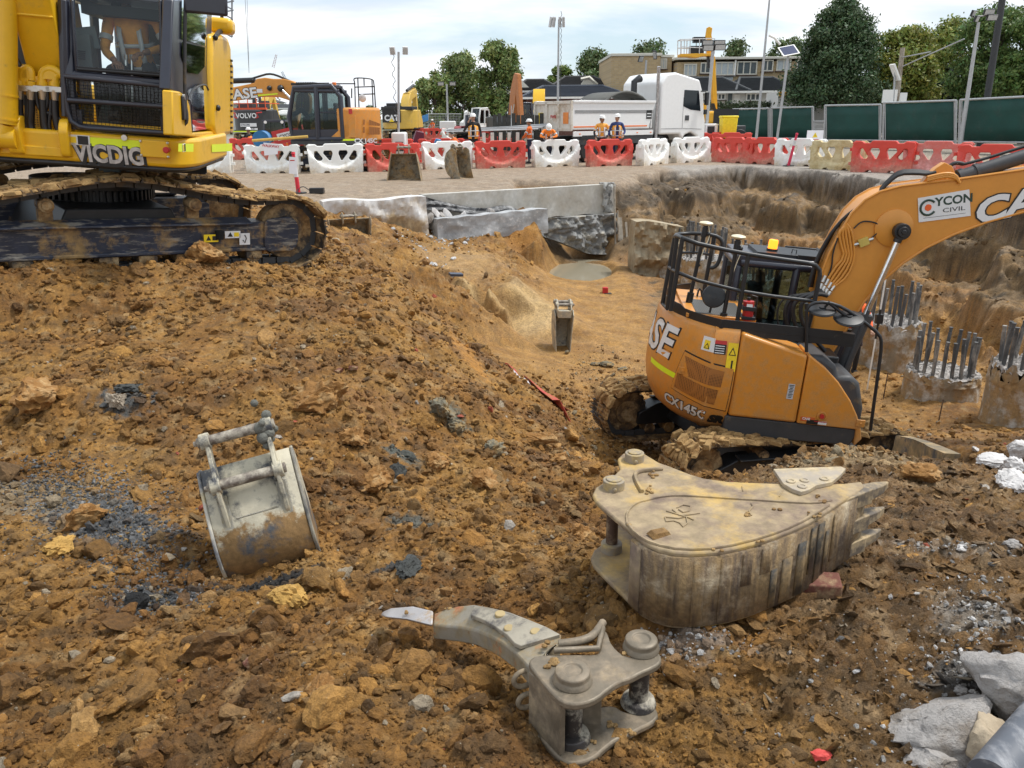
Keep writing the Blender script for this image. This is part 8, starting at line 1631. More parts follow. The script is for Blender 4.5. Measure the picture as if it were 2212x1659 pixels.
for k in range(2):m.box((bx1-.35,-.014,bt-.46-k*.12),(.26,.004,.04))
m.build('stripes',[ORGP,BLACK,WHITE],tip,smooth=0)
m=MB();m.box((bx1/2,.02,bb_-.18),(bx1-.1,.04,.20));m.mi=1;m.prism([(.0,bb_-.30),(bx1,bb_-.30),(bx1-.1,bb_-.62),(.5,bb_-.62)],.04,.09,'y')
for k in range(6):m.mi=2;m.box((.4+k*(bx1-.6)/5,-.005,bb_-.18),(.10,.012,.04))
m.build('side_skirt',[TW_,GREYD,ORGP],tr,bevel=.006)
m=MB();rows=[]
for i in range(9):t=i/8;x=bx1-.15-2.9*(1-t);rows.append([Vector((bx1-2.75+2.55*t,y_,bt+.02+.42*math.sin(PI*t)**.8)) for y_ in (.3,1.2,2.1)])
m.grid(rows);m.tube([r_[0] for r_ in rows],.04,6);m.build('tarp_roll',mat('tarp_grey',(.10,.10,.09),.8),tr,solid=.03)
m=MB();m.box((4.2,1.22,.95),(9.6,.9,.25));m.cyl((bx1+.05,.5,.9),(bx1+.05,1.2,.9),.3,n=18);m.build('chassis',BLK,tr,bevel=.02)
cx0,cx1=t4(1565,900).x,t4(1950,1000,.0).x;rz_=t4(1700,525,1.2).z;cl=cx1-cx0
cab_poly=[(cx0,1.05),(cx0,rz_-.45),(cx0+.35,rz_-.08),(cx0+.9,rz_),(cx1-.55,rz_-.28),(cx1-.22,rz_-.95),(cx1-.12,1.95),(cx1,1.6),(cx1+.03,.45),(cx1-.35,.42),(cx1-.55,.95),(cx1-.95,1.12),(cx1-1.35,1.0),(cx1-1.5,.75),(cx1-1.7,1.05)]
m=MB();m.prism(cab_poly,.0,2.45,'y');tcab=m.build('cab',TW_,tr,bevel=.09,segs=4)
wz0,wz1=t4(1800,830).z,t4(1800,660).z;a=t4(1772,660).x;b=t4(1918,830).x
m=MB();m.prism([(a,wz0+.15),(a+.02,wz1),(b-.25,wz1-.02),(b-.05,wz0-.05),(a+.5,wz0)],-.012,.0,'y');m.build('window',mat('dark_window',(.012,.015,.02),.08),tcab)
m=MB();m.tube([(b-.12,-.02,wz1-.05),(b+.02,-.22,wz1-.05)],.03,6);m.box((b+.05,-.24,(wz0+wz1)/2+.05),(.16,.14,.55));m.box((b+.03,-.22,wz0-.10),(.14,.12,.22));m.build('mirror',BLK,tcab,bevel=.03)
m=MB();m.tube([(a-.0,-.004,rz_-1.05),(a-.0,-.004,1.3)],.008,4);m.tube([(a-.02,-.004,1.3),(cx1-.25,-.004,1.25)],.008,4);m.box((t4(1795,900).x,-.01,t4(1795,900).z),(.25,.02,.22));m.tube([(cx0+.1,-.004,1.3),(a,-.004,1.3)],.008,4);m.build('door_lines',GREYD,tcab)
m=MB();m.box((cx1-.0,1.22,.62),(.12,2.3,.35));m.build('bumper',TW_,tr,bevel=.04)
m=MB();e_=t4(1560,1040,.1);m.tube([(cx0-.12,.1,.75),(cx0-.12,.1,t4(1560,520).z),(cx0-.18,.05,t4(1550,480).z+.1)],.075,12);m.build('exhaust',CHR2,tr,smooth=50)
m=MB();q=t4(1340,690,1.0);m.tube([(q.x,1.0,bt),(q.x+.0,1.0,t4(1345,580).z),(q.x+.35,1.0,t4(1380,560).z+.05)],[.15,.14,.17],12);m.build('air_intake',BLK,tr,smooth=50)
for xx in (1.0,2.35,cx1-.95,cx1-2.9):
    for yy in (.22,2.2):wheel(tr,(xx,yy,.5),.5,.34)
for xx in (1.0,2.35):m=MB();m.prism([(xx-.6,.95),(xx-.45,1.1),(xx+.45,1.1),(xx+.6,.95)],.0,.45,'y');m.build('mudguard',BLK,tr)

# ---- boom lift
BL=mat('lift_amber',(.78,.40,.02),rough=.4,var=.04);Y0=55;ZBL=lambda a,b:aty(1449.5+a*.1764,55.75+b*.1764,Y0)
lo=ZBL(560,1300);bl_=empty('boom_lift',(lo.x,Y0,0));tag(bl_,'amber boom lift with its basket raised behind the white truck','boom lift')
def zl(a,b,dy=0.0):q=ZBL(a,b);return Vector((q.x-lo.x,dy,q.z))
m=MB();a,b=zl(395,1200),zl(665,1045);m.box((a+b)/2,(abs(b.x-a.x),2.2,b.z-a.z));tt=m.build('turret',BL,bl_,bevel=.15,segs=3)
m=MB();m.box((zl(620,1110,-1.12)),(1.6,.02,.9));m.build('decal',BLK,tt)
m=MB();m.box((zl(540,1270)),(3.4,2.2,.5));m.build('chassis',GREYD,bl_,bevel=.05)
for sx_ in (-1.3,1.3):
    for yy in (-1.1,1.1):wheel(bl_,(zl(540,1270).x+sx_,yy,.5),.5,.35)
m=MB();m.prism([(q.x,q.z) for q in (zl(490,375),zl(505,1000),zl(555,1035),zl(555,900),zl(528,375))],-.25,.25,'y');m.prism([(q.x,q.z) for q in (zl(375,955),zl(400,950),zl(450,1040),zl(380,1040))],-.4,.4,'y');bm_=m.build('boom',BL,bl_,bevel=.03)
m=MB();m.prism([(q.x,q.z) for q in (zl(440,380),zl(448,520),zl(470,520),zl(468,380))],-.15,.15,'y');m.prism([(q.x,q.z) for q in (zl(495,950),zl(500,1030),zl(545,1040),zl(520,950))],-.27,.27,'y');m.build('boom_cylinder',BLK,bm_)
m=MB();m.prism([(q.x,q.z) for q in (zl(430,30),zl(465,12),zl(500,30),zl(480,190),zl(405,190))],-.15,-.05,'y');m.prism([(q.x,q.z) for q in (zl(450,30),zl(485,12),zl(505,150),zl(510,380),zl(430,380),zl(440,190))],.05,.2,'y');m.build('jib',BL,bm_,bevel=.02)
m=MB();m.prism([(q.x,q.z) for q in (zl(95,350),zl(505,340),zl(505,370),zl(350,380),zl(320,395),zl(240,392),(zl(220,384)),zl(95,382))],-.5,.5,'y');bk=m.build('basket_floor',BL,bl_,bevel=.02)
m=MB()
for dy in (-.48,.48):
    for z_ in (175,265):m.tube([zl(102,z_,dy),zl(515,z_-12 if z_<200 else z_+20,dy)],.03,6)
    for a_ in (102,145,215,330,410,512):m.tube([zl(a_,172,dy),zl(a_-4,350,dy)],.03,6)
m.tube([zl(102,175,-.48),zl(102,175,.48)],.03,6);m.build('railing',SLV,bl_);m=MB();m.box(zl(340,160),(.75,.5,.2));m.box(zl(335,195),(.7,.4,.12));m.box(zl(310,300),(.9,.4,.5));m.build('control_box',BLK,bl_,bevel=.02)

# ---- masts and poles
GALV=mat('galvanised',(.42,.43,.44),rough=.5,metal=.3,var=.1);DKM=mat('dark_mast',(.035,.037,.04),rough=.6)
def pole(px0,py0,px1,py1,Y,r,label,cat='pole',mt=GALV,name='pole',base_z=None,group=None,r1=None):
    a=aty(px0,py0,Y);b=aty(px1,py1,Y);d=b-a;k=-(a.z-(0 if base_z is None else base_z))/d.z if d.z else 0;a0=a+d*k;o=empty(name,a0);tag(o,label,cat,group);m=MB();m.tube([(0,0,0),(b-a0)*.5,b-a0],[r,(r+(r1 or r))/2,r1 or r],10);m.build('mast',mt,o,smooth=60);return o,b-a0
def lamp_head(o,c,w=.45,h=.3,rx=.5,rz=0.0,mt=BLK):m=MB();rr=rot(rx,0,rz);m.box(c,(w,.10,h),rr);q=m.build('floodlight',mt,o,bevel=.01);m=MB();m.box(Vector(c)+rr @ Vector((0,-.055,0)),(w*.86,.01,h*.8),rr);m.build('lens',mat('lamp_lens',(.45,.46,.46),.25),q)
TWG='lighting towers on the site'
o,t=pole(861,300,861,112,33,.045,'lighting tower right of the parked orange excavator, its mast wrapped in chain','lighting tower',name='lighting_tower',group=TWG)
for dx_ in (-.22,.26):lamp_head(o,t+Vector((dx_,-.05,.04)),.2,.28,.3,dx_,SLV)
m=MB();m.tube([Vector((0.06*math.sin(i*1.5),-.06,.2+i*.1)) for i in range(42)],.012,5);m.build('cable',GREYD,o);m=MB();zc=aty(866,290,33).z;m.box((.1,0,zc-.35),(.56,.7,.85));m.build('generator',TW_,o,bevel=.06);m=MB();m.box((.12,-.36,zc-.45),(.30,.01,.35));m.build('panel',GREYD,o)
o,t=pole(967,250,965,182,80,.09,'distant lighting tower with twin lamps before the tall trees','lighting tower',name='lighting_tower',group=TWG)
for dx_ in (-.55,.55):lamp_head(o,t+Vector((dx_,0,.05)),.6,.35,.4)
m=MB();m.box((0,0,.9),(1.5,1,1.3));m.build('generator',TW_,o,bevel=.08)
o,t=pole(1205,225,1207,42,45,.075,'tall grey lighting tower standing behind the tailgate of the truck','lighting tower',name='lighting_tower',group=TWG,r1=.045)
for dx_,a_ in ((-.42,.9),(-.25,.7),(.05,.2),(.25,-.2)):lamp_head(o,t+Vector((dx_,0,-.12)),.14,.5,.2,a_,SLV)
m=MB();m.tube([Vector((.14+.03*math.sin(i*2.2),-.06,2.4+i*.09)) for i in range(52)],.014,5);m.build('cable',GREYD,o)
o,t=pole(1527,265,1541,97,45,.085,'lighting tower with four dark floodlights beside the boom lift','lighting tower',name='lighting_tower',group=TWG)
for a_,b_ in ((447,212),(455,270),(592,212),(600,262)):q=aty(1449.5+a_*.1764,55.75+b_*.1764,44.9);lamp_head(o,q-o.location,.60,.30,.25,.1)
m=MB();m.tube([aty(1449.5+400*.1764,55.75+240*.1764,45)-o.location,aty(1449.5+645*.1764,55.75+235*.1764,45)-o.location],.04,6);m.build('crossbar',GALV,o);q=aty(1534,281,44.5)-o.location;m=MB();m.box(q+Vector((0,0,-.1)),(.62,.8,.85));g_=m.build('generator',TW_,o,bevel=.05);m=MB();m.box(q+Vector((-.06,-.42,-.1)),(.38,.01,.6));m.build('panel',BLK,g_)
o,t=pole(1394,172,1396,130,72,.09,'lighting tower seen over the tan brick block','lighting tower',name='lighting_tower',group=TWG);lamp_head(o,t+Vector((-.45,0,.1)),.5,.5,.4,.6);lamp_head(o,t+Vector((.7,0,.4)),.3,.7,.4,-.6)
o,t=pole(2090,208,2114,48,40,.11,'lighting tower with four floodlights in front of the right trees','lighting tower',name='lighting_tower',group=TWG,r1=.07)
for a_,b_ in ((1868,90),(1890,128),(1975,82),(1995,118)):q=aty(1505.3+a_*.3196,b_*.3196,39.9);lamp_head(o,q-o.location,.52 if a_>1900 else .34,.26,.3,.1 if a_>1900 else .7)
m=MB();m.tube([aty(1505.3+1860*.3196,115*.3196,40)-o.location,aty(1505.3+2010*.3196,98*.3196,40)-o.location],.035,6);m.build('crossbar',GALV,o)
pole(2133,208,2168,-20,42,.16,'thick dark leaning mast before the trees at right','mast',DKM,'mast')
o,t=pole(1640,232,1666,-40,50,.085,'very tall thin grey pole with a small camera, leaning right','pole',GALV,'pole',r1=.05);q=aty(1668,82,50)-o.location;m=MB();m.tube([q+Vector((-.2,0,.15)),q+Vector((.15,0,0)),q+Vector((.5,0,-.35))],.07,8);m.build('camera',PWHI,o)
o,t=pole(1689,222,1703,118,50,.075,'pole topped by a tilted solar panel left of the dark tree','pole',GALV,'solar_pole');m=MB();rr=rot(R(38),R(-10),R(8));m.box(t+Vector((0,0,.22)),(1.0,.85,.04),rr);m.build('frame',PWHI,o);m=MB();m.box(t+Vector((0,0,.22))+rr @ Vector((0,-.0,.024)),(.86,.72,.01),rr);m.build('panel',mat('solar_blue',(.03,.04,.10),.2),o)
o,t=pole(1937,218,1950,103,50,.13,'old timber power pole with a long stay wire before the trees','pole',TIM,'power_pole');m=MB();
for (a,b) in (((1946,145),(2083,84)),((1948,124),(2010,112))):m.tube([aty(*a,50)-o.location,aty(*b,46)-o.location],.035,6)
m.build('stay_wire',GALV,o);m=MB();m.box(aty(1951,210,49.8)-o.location,(.4,.1,.5));m.build('meter_box',PWHI,o)
o,t=pole(1930,215,1934,152,48,.06,'short pole with a narrow tilted panel left of the power pole','pole',GALV,'solar_pole');m=MB();m.box(t+Vector((0,0,-.1)),(.09,.6,.95),rot(0,R(-28),0));m.box(aty(1922,208,48)-o.location,(.8,.1,.7));m.build('panel',PWHI,o)
def crane(px0,py0,px1,py1,Y,w,label,mt):
    a,b=aty(px0,py0,Y),aty(px1,py1,Y);o=empty('crane',a);tag(o,label,'crane','cranes on the skyline');d=b-a;n=10;m=MB();s_=d.cross(Vector((0,1,0))).normalized()*w
    for e in (-1,1):m.tube([s_*e,d+s_*e*.6],w*.14,4)
    for i in range(n):m.tube([d*(i/n)+s_*(1 if i % 2 else -1),d*((i+1)/n)+s_*(-1 if i % 2 else 1)],w*.10,4)
    m.build('jib',mt,o,smooth=0)
crane(488,78,493,-20,60,.42,'grey lattice crane mast just right of the yellow excavator',mat('crane_grey',(.22,.23,.25),.6));crane(590,146,597,118,260,.35,'tiny red crane jib far away on the skyline',mat('crane_red',(.4,.2,.2),.6));crane(616,170,609,155,250,.35,'tiny blue grey crane right of the red one',mat('crane_blue',(.15,.2,.3),.6))
m=MB();a=aty(528,-30,120);b=aty(538,158,120);m.tube([Vector((0,0,0)),b-a],.035,4);a2=aty(533,-30,120)-a;m.tube([a2,b-a],.03,4);o=m.build('hoist_wire',mat('wire',(.35,.36,.38),.6),None);o.location=a;tag(o,'pair of thin hoist wires hanging in the sky right of the yellow excavator','wire')

# ---- screened fence
SCR=mat('green_shade_cloth',(.006,.055,.045),rough=.7,var=.25,vscale=.8,dirt=(.03,.07,.06),amt=.3,dscale=1.4)
FQ='green screened fence panels'
for i,(x0,t0,b0,x1,t1,b1,Y0_,Y1_,lab) in enumerate(((1583,236,297,1662,234,298,60,57.5,'farthest green screened fence panel at the left end'),(1666,233,298,1757,231,299,57,54,'green screened fence panel in front of the solar pole'),(1782,228,302,1903,226,303,50,47,'green screened fence panel right of the tree trunk'),(1909,222,304,2066,217,305,46,42,'green screened fence panel in front of the power pole'),(2074,216,306,2330,203,309,41,36,'nearest green screened fence panel at the right edge'))):
    A_,B_,C_,D_=aty(x0,b0,Y0_),aty(x1,b1,Y1_),aty(x1,t1,Y1_),aty(x0,t0,Y0_);o=empty('fence_panel',A_);tag(o,lab,'fence',FQ)
    m=MB();nn=16;rows=[]
    for k in range(nn+1):u=.02+.96*k/nn;a,d=A_.lerp(B_,u),D_.lerp(C_,u);rows.append([a.lerp(d,v)-A_+Vector((0,.03*math.sin(k*1.3+v*5),0)) for v in (.02,.35,.7,.965)])
    m.grid(rows);m.build('shade_cloth',SCR,o,solid=.01)
    m=MB();
    for a,d in ((A_,D_),(B_,C_)):m.tube([a-A_-Vector((0,0,.4)),d-A_],.055,8)
    m.tube([D_-A_,C_-A_],.05,8);m.tube([Vector((0,0,0)),B_-A_],.04,8)
    for e,f_ in ((A_,D_),(B_,C_)):s_=(B_-A_).normalized()*.22*(1 if e is A_ else -1);m.tube([e-A_+s_*.5,f_-A_+s_*.5],.03,6)
    m.build('frame',GALV,o,smooth=50)
def meshfence(x0,t0,b0,x1,t1,b1,Y0_,Y1_,label,mt=GALV,n=10,name='fence_panel'):
    A_,B_,C_,D_=aty(x0,b0,Y0_),aty(x1,b1,Y1_),aty(x1,t1,Y1_),aty(x0,t0,Y0_);o=empty(name,A_);tag(o,label,'fence','wire fence panels');m=MB();m.tube([Vector(),B_-A_,C_-A_,D_-A_],.05,6,closed=True)
    for k in range(1,n):u=k/n;m.tube([A_.lerp(B_,u)-A_,D_.lerp(C_,u)-A_],.014,4)
    for k in range(1,5):u=k/5;m.tube([A_.lerp(D_,u)-A_,B_.lerp(C_,u)-A_],.012,4)
    m.build('mesh',mt,o,smooth=0)
meshfence(927,246,275,962,246,274,85,85,'wire fence panel left of the distant lighting tower');meshfence(963,246,274,996,246,274,85,85,'wire fence panel right of the distant lighting tower');meshfence(894,264,280,926,246,276,80,85,'slanting wire fence panel by the blue sheet');meshfence(1554,235,275,1582,236,278,64,62,'wire fence panel between the boom lift and the green screens',GREYD);meshfence(1759,262,300,1781,262,301,54,51,'wire fence panel closing the gap between green screens')
m=MB();m._a([aty(912,250,82)-aty(912,250,82),aty(925,246,84)-aty(912,250,82),aty(925,261,84)-aty(912,250,82),aty(911,265,82)-aty(912,250,82)],[(0,1,2,3)]);o=m.build('banner',mat('blue_banner',(.03,.16,.38),.6),None,solid=.02,smooth=0);o.location=aty(912,250,82);tag(o,'blue sheet hung on the slanting wire fence','banner')

# ---- odds and ends on the far yard
m=MB();m.box((0,0,.55),(.7,.7,1.0),taper=1.12);m.box((0,0,1.1),(.85,.8,.12));o=m.build('wheelie_bin',mat('bin_yellow',(.85,.66,.02),.5),None,bevel=.04);q=aty(1572,285,44);o.location=(q.x,44,-.05);o.location.z=aty(1572,300,44).z;tag(o,'bright yellow bin behind the red barriers at the gap','bin')
m=MB();
for k in range(12):m.box((-1.1+k*.2,0,.55),(.17,.05,1.5+.1*math.sin(k*2)))
o=m.build('timber_screen',mat('dark_timber',(.05,.05,.045),.8,var=.3),None);o.location=(gx(1125,36),36,aty(1125,300,36).z-.3);tag(o,'dark upright plank screen left of the bent over worker','screen')
fw=empty('formwork_frame',(gx(1080,35),35,aty(1080,306,35).z));tag(fw,'silver scaffold tubes and white posts stacked behind the red barrier','formwork');m=MB()
for k in range(5):m.tube([(-2.2,.3*k-.5,.42+.06*(k % 2)),(1.6+.2*k,.3*k-.5,.50+.05*k)],.035,6)
m.build('tube',GALV,fw,smooth=60);m=MB()
for k in range(7):m.box((-1.0+k*.35,-.3,.12),(.14,.14,.5))
m.build('post',PWHI,fw)
tp=aty(1105,300,45);tpt=aty(1104,228,45);o=empty('tripod',(tp.x,45,tp.z));tag(o,'tall silver surveying tripod in front of the rusty orange excavator','tripod');hh=tpt.z-tp.z;m=MB()
for a_ in (0,2.1,4.2):m.tube([(0,0,hh*.62),(math.cos(a_+.4)*.5,math.sin(a_+.4)*.4,0)],.03,6)
m.build('leg',GALV,o);m=MB();m.tube([(0,0,hh*.6),(0,0,hh)],.025,6);m.build('post',GALV,o)
for i,(px,py,w,h,Y0_,col,lab) in enumerate(((925,299,3.0,.35,40,'m','low mound of spoil behind the white barrier'),(1050,283,5,.5,70,'r','long red plastic heap far behind the formwork'))):
    v,f=chunk_shape(3,500+i,2,.2);m=MB();m._a([(q[0]*w/2,q[1]*w*.3,max(q[2],0)*h*1.6) for q in v],[tuple(q) for q in f]);o=m.build('mound',MUDM if col=='m' else REDP,None);o.location=(gx(px,Y0_),Y0_,0);tag(o,lab,'mound')
for i,(px,Y0_,w,h,mm_,lab) in enumerate(((905,40,.55,.55,mat('maroon_sheet',(.12,.01,.03),.5),'dark red folded sheet behind the red barrier'),(946,34,.3,.2,mat('drum_blue',(.02,.18,.42),.4),'small blue container behind the white barrier'),(1360,60,.8,.6,BLK,'dark box under the truck body'))):
    m=MB();m.box((0,0,h/2),(w,w*.6,h),rot(.1,.2,.3),taper=.7);o=m.build('storage_box',mm_,None,bevel=.03);q=aty(px,300,Y0_);o.location=(q.x,Y0_,q.z-.2 if i<2 else 0);tag(o,lab,'box')

# ================================================================ people
ORC=mat('orange_cloth',(.72,.14,.02),rough=.8,var=.15,vscale=14,bump=.004,bscale=18)
def P_(base,**k):d=dict(base);d.update(k);return d
def _by(px):
    for a,b,y_ in ((907,1020,365),(1019,1140,363),(1141,1256,360),(1257,1370,359)):
        if a <= px <= b:return atz((a+b)/2,y_,0).y+.62
    return 31
def put(px,Y,ztop,label,rz,pose,mats,scale=1.0,**k):
    x=gx(px,Y,ztop*.8);hz=pose['head'][2]*scale+.13*scale;return person(label,(x,Y,ztop-hz),rz,pose,mats,scale,**k)
def topz(px,py,Y):return aty(px,py,Y).z
back=P_(STAND,elbl=(-.27,.12,1.16),elbr=(.27,.12,1.16),wril=(-.2,.34,1.08),wrir=(.2,.34,1.08),curll=(0,0,-1))
put(538,42,topz(538,276,42),'worker in an orange vest over black, facing left behind the white barrier at left',R(80),back,(NAVC,BLKC,BLKC,SKIN2),1.0,vest=HVO)
put(625,42,topz(625,281,42),'worker in an orange vest beside the red chest, back to us',R(30),back,(NAVC,BLKC,BLKC,SKIN2),1.0,vest=HVO)
phone=P_(STAND,elbl=(-.30,.14,1.12),elbr=(.27,-.05,1.12),wril=(-.12,.22,1.55),wrir=(.27,.06,.88),curll=(.6,-.6,0),face=(-.2,1,.1))
phone=P_(STAND,elbr=(.34,.16,1.16),elbl=(-.27,-.05,1.14),wrir=(.13,.17,1.56),wril=(-.27,.06,.90),curlr=(-.7,-.3,.2),face=(.1,1,-.05))
o=put(1022,_by(1022),topz(1022,246,_by(1022)),'man in a white helmet and amber vest talking on his phone',R(180),phone,(BLKC,BLKC,BLKC,SKIN),1.05,vest=HVY)
put(934,76,topz(934,258,76),'distant worker in orange standing by the far red barriers',R(150),back,(NAVC,ORC,ORC,SKIN2),1.0)
put(891,78,topz(891,263,78),'distant worker in orange at the slanting fence',R(90),STAND,(NAVC,ORC,ORC,SKIN2),1.0)
cr_=P_(STAND,pelvis=(0,0,.62),chest=(0,.16,.90),neck=(0,.26,1.08),head=(0,.34,1.20),shol=(-.19,.24,1.02),shor=(.19,.24,1.02),elbl=(-.24,.36,.80),elbr=(.24,.36,.80),wril=(-.18,.56,.70),wrir=(.18,.56,.70),hipl=(-.1,0,.58),hipr=(.1,0,.58),knel=(-.16,.36,.50),kner=(.16,.36,.50),ankl=(-.14,.05,.08),ankr=(.14,.05,.08),face=(0,1,-.3))
put(993,_by(993),topz(993,283,_by(993)),'crouching worker in orange beside the man on the phone',R(110),cr_,(NAVC,ORC,ORC,SKIN),1.0,hat=False)
put(1144,_by(1144)+1.2,topz(1144,258,_by(1144)+1.2),'worker in orange shirt and white helmet standing in profile facing left',R(75),P_(back,wril=(-.15,.3,1.0),wrir=(.15,.3,1.0)),(NAVC,ORC,ORC,SKIN2),.98)
bent=P_(STAND,pelvis=(0,0,.95),chest=(0,.26,1.18),neck=(0,.42,1.32),head=(0,.52,1.38),shol=(-.2,.38,1.26),shor=(.2,.38,1.26),elbl=(-.32,.56,1.06),elbr=(.32,.56,1.06),wril=(-.10,.72,1.02),wrir=(.10,.72,1.02),face=(0,.6,-.8),headup=(0,.8,.6))
o=put(1184,_by(1184),topz(1184,268,_by(1184)),'worker in orange jacket bent over the white barrier looking at a phone',R(180),bent,(NAVC,HVO,HVO,SKIN),1.0);m=MB();m.box((0,.82,1.04),(.08,.15,.012),rot(.4,0,0));m.build('phone',PHONE,o)
talkA=P_(STAND,elbl=(-.30,.02,1.15),elbr=(.30,.08,1.15),wril=(-.30,.16,.95),wrir=(.24,.22,.95),face=(-.8,.6,-.1));talkB=P_(STAND,elbl=(-.30,.08,1.15),elbr=(.30,.05,1.15),wril=(-.2,.26,1.0),wrir=(.34,.14,.95),face=(.75,.65,-.1))
put(1300,_by(1300),topz(1300,250,_by(1300)),'left of the two talking workers, in an amber shirt with silver bands',R(180),talkA,(BLKC,HVY,BLKC,SKIN2),1.02)
o=put(1333,_by(1333),topz(1333,247,_by(1333)),'right of the two talking workers, in a blue shirt and amber vest',R(180),talkB,(BLUC,BLUC,BLUC,SKIN),1.03,vest=HVY)
sv=atz(1838,812,-2.88);surv=P_(STAND,elbl=(-.30,.02,1.14),elbr=(.30,.12,1.22),wril=(-.22,.24,1.0),wrir=(.42,.22,1.24),curlr=(0,1,0),face=(.8,.5,-.2))
sp_=person('surveyor in the pit in orange jacket and white helmet, holding a staff',(sv.x,sv.y+.1,-2.90),R(-170),P_(surv),(BLKC,HVR,HVR,SKIN),.94)
a=atz(1873,842,-2.88);b=aty(1915,590,a.y);m=MB();m.tube([Vector((0,0,0)),b-a],.014,8);o=m.build('survey_staff',PWHI,None);o.location=a;tag(o,'long thin white survey staff held upright beside the grey topped pile','staff');m=MB();d=b-a;m.box(d*.62+Vector((0,0,0)),(.12,.08,.16));m.ball(d,.05,1);m.tube([d*.45,d*.7],.02,8);m.build('receiver',BLK,o)

# ================================================================ houses
TILE=mat('roof_tile_grey',(.055,.06,.065),rough=.7,var=.2,vscale=2);TILEB=mat('roof_tile_blue',(.045,.055,.075),rough=.6,var=.15,vscale=2);TILED=mat('roof_tile_dark',(.05,.048,.048),rough=.7,var=.2,vscale=2)
def bricks(name,col,mortar,sc_):
    if name in MATS:return MATS[name]
    m=bpy.data.materials.new(name);m.use_nodes=True;n=m.node_tree.nodes;l=m.node_tree.links;b=n['Principled BSDF'];t_=n.new('ShaderNodeTexCoord');mp_=n.new('ShaderNodeMapping');mp_.inputs['Rotation'].default_value=(R(90),0,0);l.new(t_.outputs['Object'],mp_.inputs[0])
    br_=n.new('ShaderNodeTexBrick');br_.inputs['Scale'].default_value=sc_;br_.inputs['Color1'].default_value=(*col,1);br_.inputs['Color2'].default_value=(*[c*.82 for c in col],1);br_.inputs['Mortar'].default_value=(*mortar,1);l.new(mp_.outputs[0],br_.inputs[0]);l.new(br_.outputs[0],b.inputs['Base Color']);b.inputs['Roughness'].default_value=.9;MATS[name]=m;return m
BRT=bricks('tan_brick',(.50,.37,.20),(.42,.36,.27),1.6);BRR=bricks('brown_brick',(.16,.065,.05),(.2,.15,.13),1.6)
RENW=mat('white_render',(.62,.62,.60),rough=.8,var=.06);TRIM=mat('cream_trim',(.62,.60,.52),rough=.6,var=.04);PANE=mat('window_pane',(.10,.12,.13),rough=.12,var=.3,vscale=.6);BLIND=mat('pale_blind',(.45,.50,.52),rough=.6)
def rbox(root,name,x0,x1,y0,y1,z0,z1,mt,bev=.0):m=MB();m.box(((x0+x1)/2,(y0+y1)/2,(z0+z1)/2),(abs(x1-x0),abs(y1-y0),abs(z1-z0)));return m.build(name,mt,root,bevel=bev)
def window(root,x0,x1,z0,z1,y,parts=2,mt=PANE,fr=None):
    m=MB();w=.09
    for (a,b,c,d_) in ((x0,x1,z0,z0+w),(x0,x1,z1-w,z1),(x0,x0+w,z0+w,z1-w),(x1-w,x1,z0+w,z1-w)):m.box(((a+b)/2,y-.05,(c+d_)/2),(b-a,.12,d_-c))
    for k in range(1,parts):xx=x0+(x1-x0)*k/parts;m.box((xx,y-.04,(z0+z1)/2),(w,.08,z1-z0-2*w))
    f=m.build('window',fr or TRIM,root);m=MB();m.box(((x0+x1)/2,y+.0,(z0+z1)/2),(x1-x0-.1,.03,z1-z0-.1));m.build('pane',mt,f);m=MB();m.box(((x0+x1)/2,y-.10,z0-.04),(x1-x0+.16,.22,.07));m.build('sill',mat('dark_sill',(.08,.05,.04),.8),f)
def hip(root,x0,x1,y0,y1,z0,z1,mt,ridge=.35,name='roof',rows=14):
    """hipped roof with courses of tiles as raised rows"""
    xr0,xr1=x0+(x1-x0)*ridge,x1-(x1-x0)*ridge;ym=(y0+y1)/2;m=MB();A=[Vector((x0,y0,z0)),Vector((x1,y0,z0)),Vector((x1,y1,z0)),Vector((x0,y1,z0))];r0,r1=Vector((xr0,ym,z1)),Vector((xr1,ym,z1));m._a(A+[r0,r1],[(0,1,5,4),(1,2,5),(2,3,4,5),(3,0,4),(3,2,1,0)])
    for k in range(rows):
        t=k/rows;a=A[0].lerp(r0,t);b=A[1].lerp(r1,t);m.box((a+b)/2+Vector((0,-.03,.03)),((b-a).length,.10,.05))
        a=A[0].lerp(r0,t);b=A[3].lerp(r0,t);m.tube([a,b],.03,4);a=A[1].lerp(r1,t);b=A[2].lerp(r1,t);m.tube([a,b],.03,4)
    for a,b in ((A[0],r0),(A[1],r1),(r0,r1)):m.tube([a,b],.12,6)
    o=m.build(name,mt,root,smooth=0);m=MB();m.box(((x0+x1)/2,y0-.02,z0-.08),(x1-x0+.1,.16,.16));m.box((x0,(y0+y1)/2,z0-.08),(.14,y1-y0,.16));m.build('gutter',PWHI,o);return o
def house(px,Y,label,cat='house',rz=0,group='houses beyond the site',name='house'):
    o=empty(name,(gx(px,Y,2),Y,0),rz);return tag(o,label,cat,group)
def hx(px,Y,x0):return gx(px,Y,3)-x0
def hz(px,py,Y):return aty(px,py,Y).z
H=78;h=house(1155,H,'brown brick house with a white gable and grey tiled roof behind the yellow excavator');ox_=h.location.x;f_=lambda px:gx(px,H,3)-ox_
rbox(h,'wall',f_(1112),f_(1200),0,9,0,hz(1150,196,H),BRR);hip(h,f_(1103),f_(1215),-.6,9.5,hz(1150,196,H),hz(1150,168,H),TILED,.33)
m=MB();a,b,c=f_(1107),f_(1142),f_(1124);m.prism([(a,hz(1100,190,H)),(b,hz(1100,190,H)),(c,hz(1100,172,H))],-1.2,-.6,'y');m.build('gable',TRIM,h);window(h,f_(1108),f_(1124),hz(1,216,H),hz(1,201,H),-.06,2,PANE)
H=80;h=house(1255,H,'grey roofed house with a white dormer gable behind the truck');ox_=h.location.x
